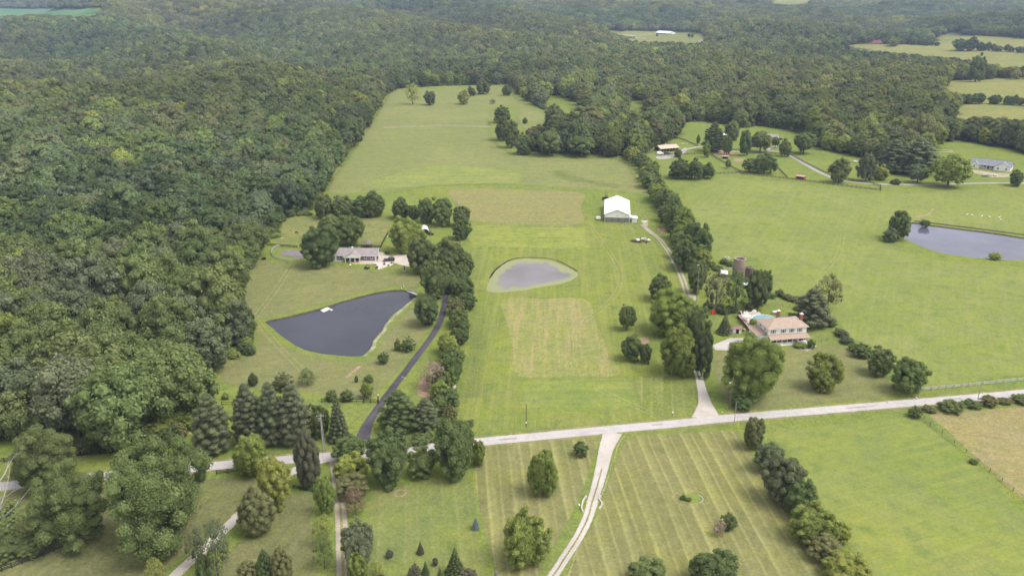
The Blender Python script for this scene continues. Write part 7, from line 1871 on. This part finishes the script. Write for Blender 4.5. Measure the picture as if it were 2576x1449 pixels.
# ---- animals
def skin_body(name, mat, joints, edges, radii, par=None, sub=1):
    me = bpy.data.meshes.new(name); me.from_pydata(joints, edges, []); me.materials.append(mat)
    o = bpy.data.objects.new(name, me); COL.objects.link(o)
    if par: o.parent = par
    md = o.modifiers.new('skin', 'SKIN')
    if not me.skin_vertices:                       # the skin layer, made without an operator
        bm = bmesh.new(); bm.from_mesh(me); bm.verts.layers.skin.verify(); bm.to_mesh(me); bm.free()
    sv = me.skin_vertices[0].data
    for i, r in enumerate(radii): sv[i].radius = (r, r)
    sv[0].use_root = True
    s = o.modifiers.new('smooth', 'SUBSURF'); s.levels = s.render_levels = sub
    return o
def quadruped(loc, rz_, L, H, mat, label, cat, name, mane=None):
    """L body length, H shoulder height; grazing with the head down"""
    r = empty(name, loc, rz_, label, cat); h, b = H, L / 2; wd = .14 * H
    J = [(0, 0, h * .78), (b * .85, 0, h * .80), (-b * .85, 0, h * .82), (b * 1.25, 0, h * .72), (b * 1.65, 0, h * .36), (b * 1.85, 0, h * .12), (-b * 1.1, 0, h * .74), (-b * 1.2, 0, h * .35)]
    E = [(0, 1), (0, 2), (1, 3), (3, 4), (4, 5), (2, 6), (6, 7)]; R = [h * .20, h * .18, h * .19, h * .11, h * .075, h * .045, h * .035, h * .03]
    for s in (-1, 1):
        i = len(J); J += [(b * .8, s * wd, h * .52), (b * .78, s * wd, h * .28), (b * .80, s * wd, .02)]; R += [h * .07, h * .042, h * .035]; E += [(1, i), (i, i + 1), (i + 1, i + 2)]
        i = len(J); J += [(-b * .8, s * wd, h * .55), (-b * .98, s * wd, h * .30), (-b * .92, s * wd, .02)]; R += [h * .085, h * .045, h * .035]; E += [(2, i), (i, i + 1), (i + 1, i + 2)]
    skin_body('body', mat, J, E, R, r)
    if mane: MB().tube([(b * 1.0, 0, h * .98), (b * 1.4, 0, h * .70), (b * 1.62, 0, h * .46)], [.05, .05, .03], 5).build('mane', mane, r)
    for s in (-.05, .05): MB().tube([(b * 1.58, s * h, h * .46), (b * 1.55, s * h * 1.4, h * .56)], [.04, .01], 4).build('ear', mat, r)
    return r
quadruped(at(747.5, 589), 2.6, 1.5, 1.45, solid('bay_coat', (0.10, 0.045, 0.025), .7), 'brown horse grazing in the small paddock behind the round pen', 'horse', 'horse', BLACKP)
quadruped(at(709.5, 602), 0.3, .95, .75, solid('white_fleece', (0.62, 0.58, 0.52), .9), 'white goat grazing near the wood in the small paddock', 'goat', 'goat')
quadruped(at(756, 595), 2.9, .95, .75, solid('tan_coat', (0.42, 0.33, 0.22), .9), 'tan goat grazing right below the brown horse', 'goat', 'goat')
quadruped(at(731, 582), 0.2, .8, .6, solid('dark_coat', (0.06, 0.05, 0.04), .9), 'small dark goat left of the brown horse', 'goat', 'goat')
GOOSE = solid('white_feathers', (0.80, 0.79, 0.76), .8, .03); ORANGE = solid('orange_bill', (0.7, 0.3, 0.05), .6)
for i, (x, y) in enumerate(((2432.5, 542), (2445, 543.5), (2469, 546.5), (2489, 548), (2513, 549.5), (2516.5, 555))):
    g = empty('goose', at(x, y), (0.2, 3.0, .4, 2.8, .1, 3.3)[i], ('leftmost of the row of white geese above the right pond', 'second white goose from the left above the right pond', 'third white goose from the left, alone, above the right pond', 'fourth white goose from the left above the right pond', 'upper of the two rightmost white geese', 'lower of the two rightmost white geese')[i], 'goose', 'white geese above the right pond')
    g.scale = (1.35,) * 3
    skin_body('body', GOOSE, [(0, 0, .42), (.25, 0, .45), (-.28, 0, .42), (-.48, 0, .48), (.38, 0, .62), (.40, 0, .82), (.52, 0, .86)], [(0, 1), (0, 2), (2, 3), (1, 4), (4, 5), (5, 6)], [.19, .15, .14, .04, .06, .055, .045], g)
    MB().tube([(.54, 0, .86), (.66, 0, .84)], [.035, .015], 5).build('bill', ORANGE, g)
    for s_ in (-.07, .07): MB().tube([(0, s_, .3), (.02, s_, 0.02)], .018, 4).build('leg', ORANGE, g)
# ------------------------------------------------------------------ the air
hz, hn, hl = nmat('haze_air')
ho = hn.new('ShaderNodeOutputMaterial'); hv = hn.new('ShaderNodeVolumePrincipled')
hv.inputs['Color'].default_value = (0.58, 0.71, 1.0, 1)
hv.inputs['Density'].default_value = 0.000095
hl.new(hv.outputs[0], ho.inputs['Volume'])
hb = MB().box(-9500, -2500, -35, 9500, 14500, 230).build('haze', hz)
tag(hb, kind='stuff')
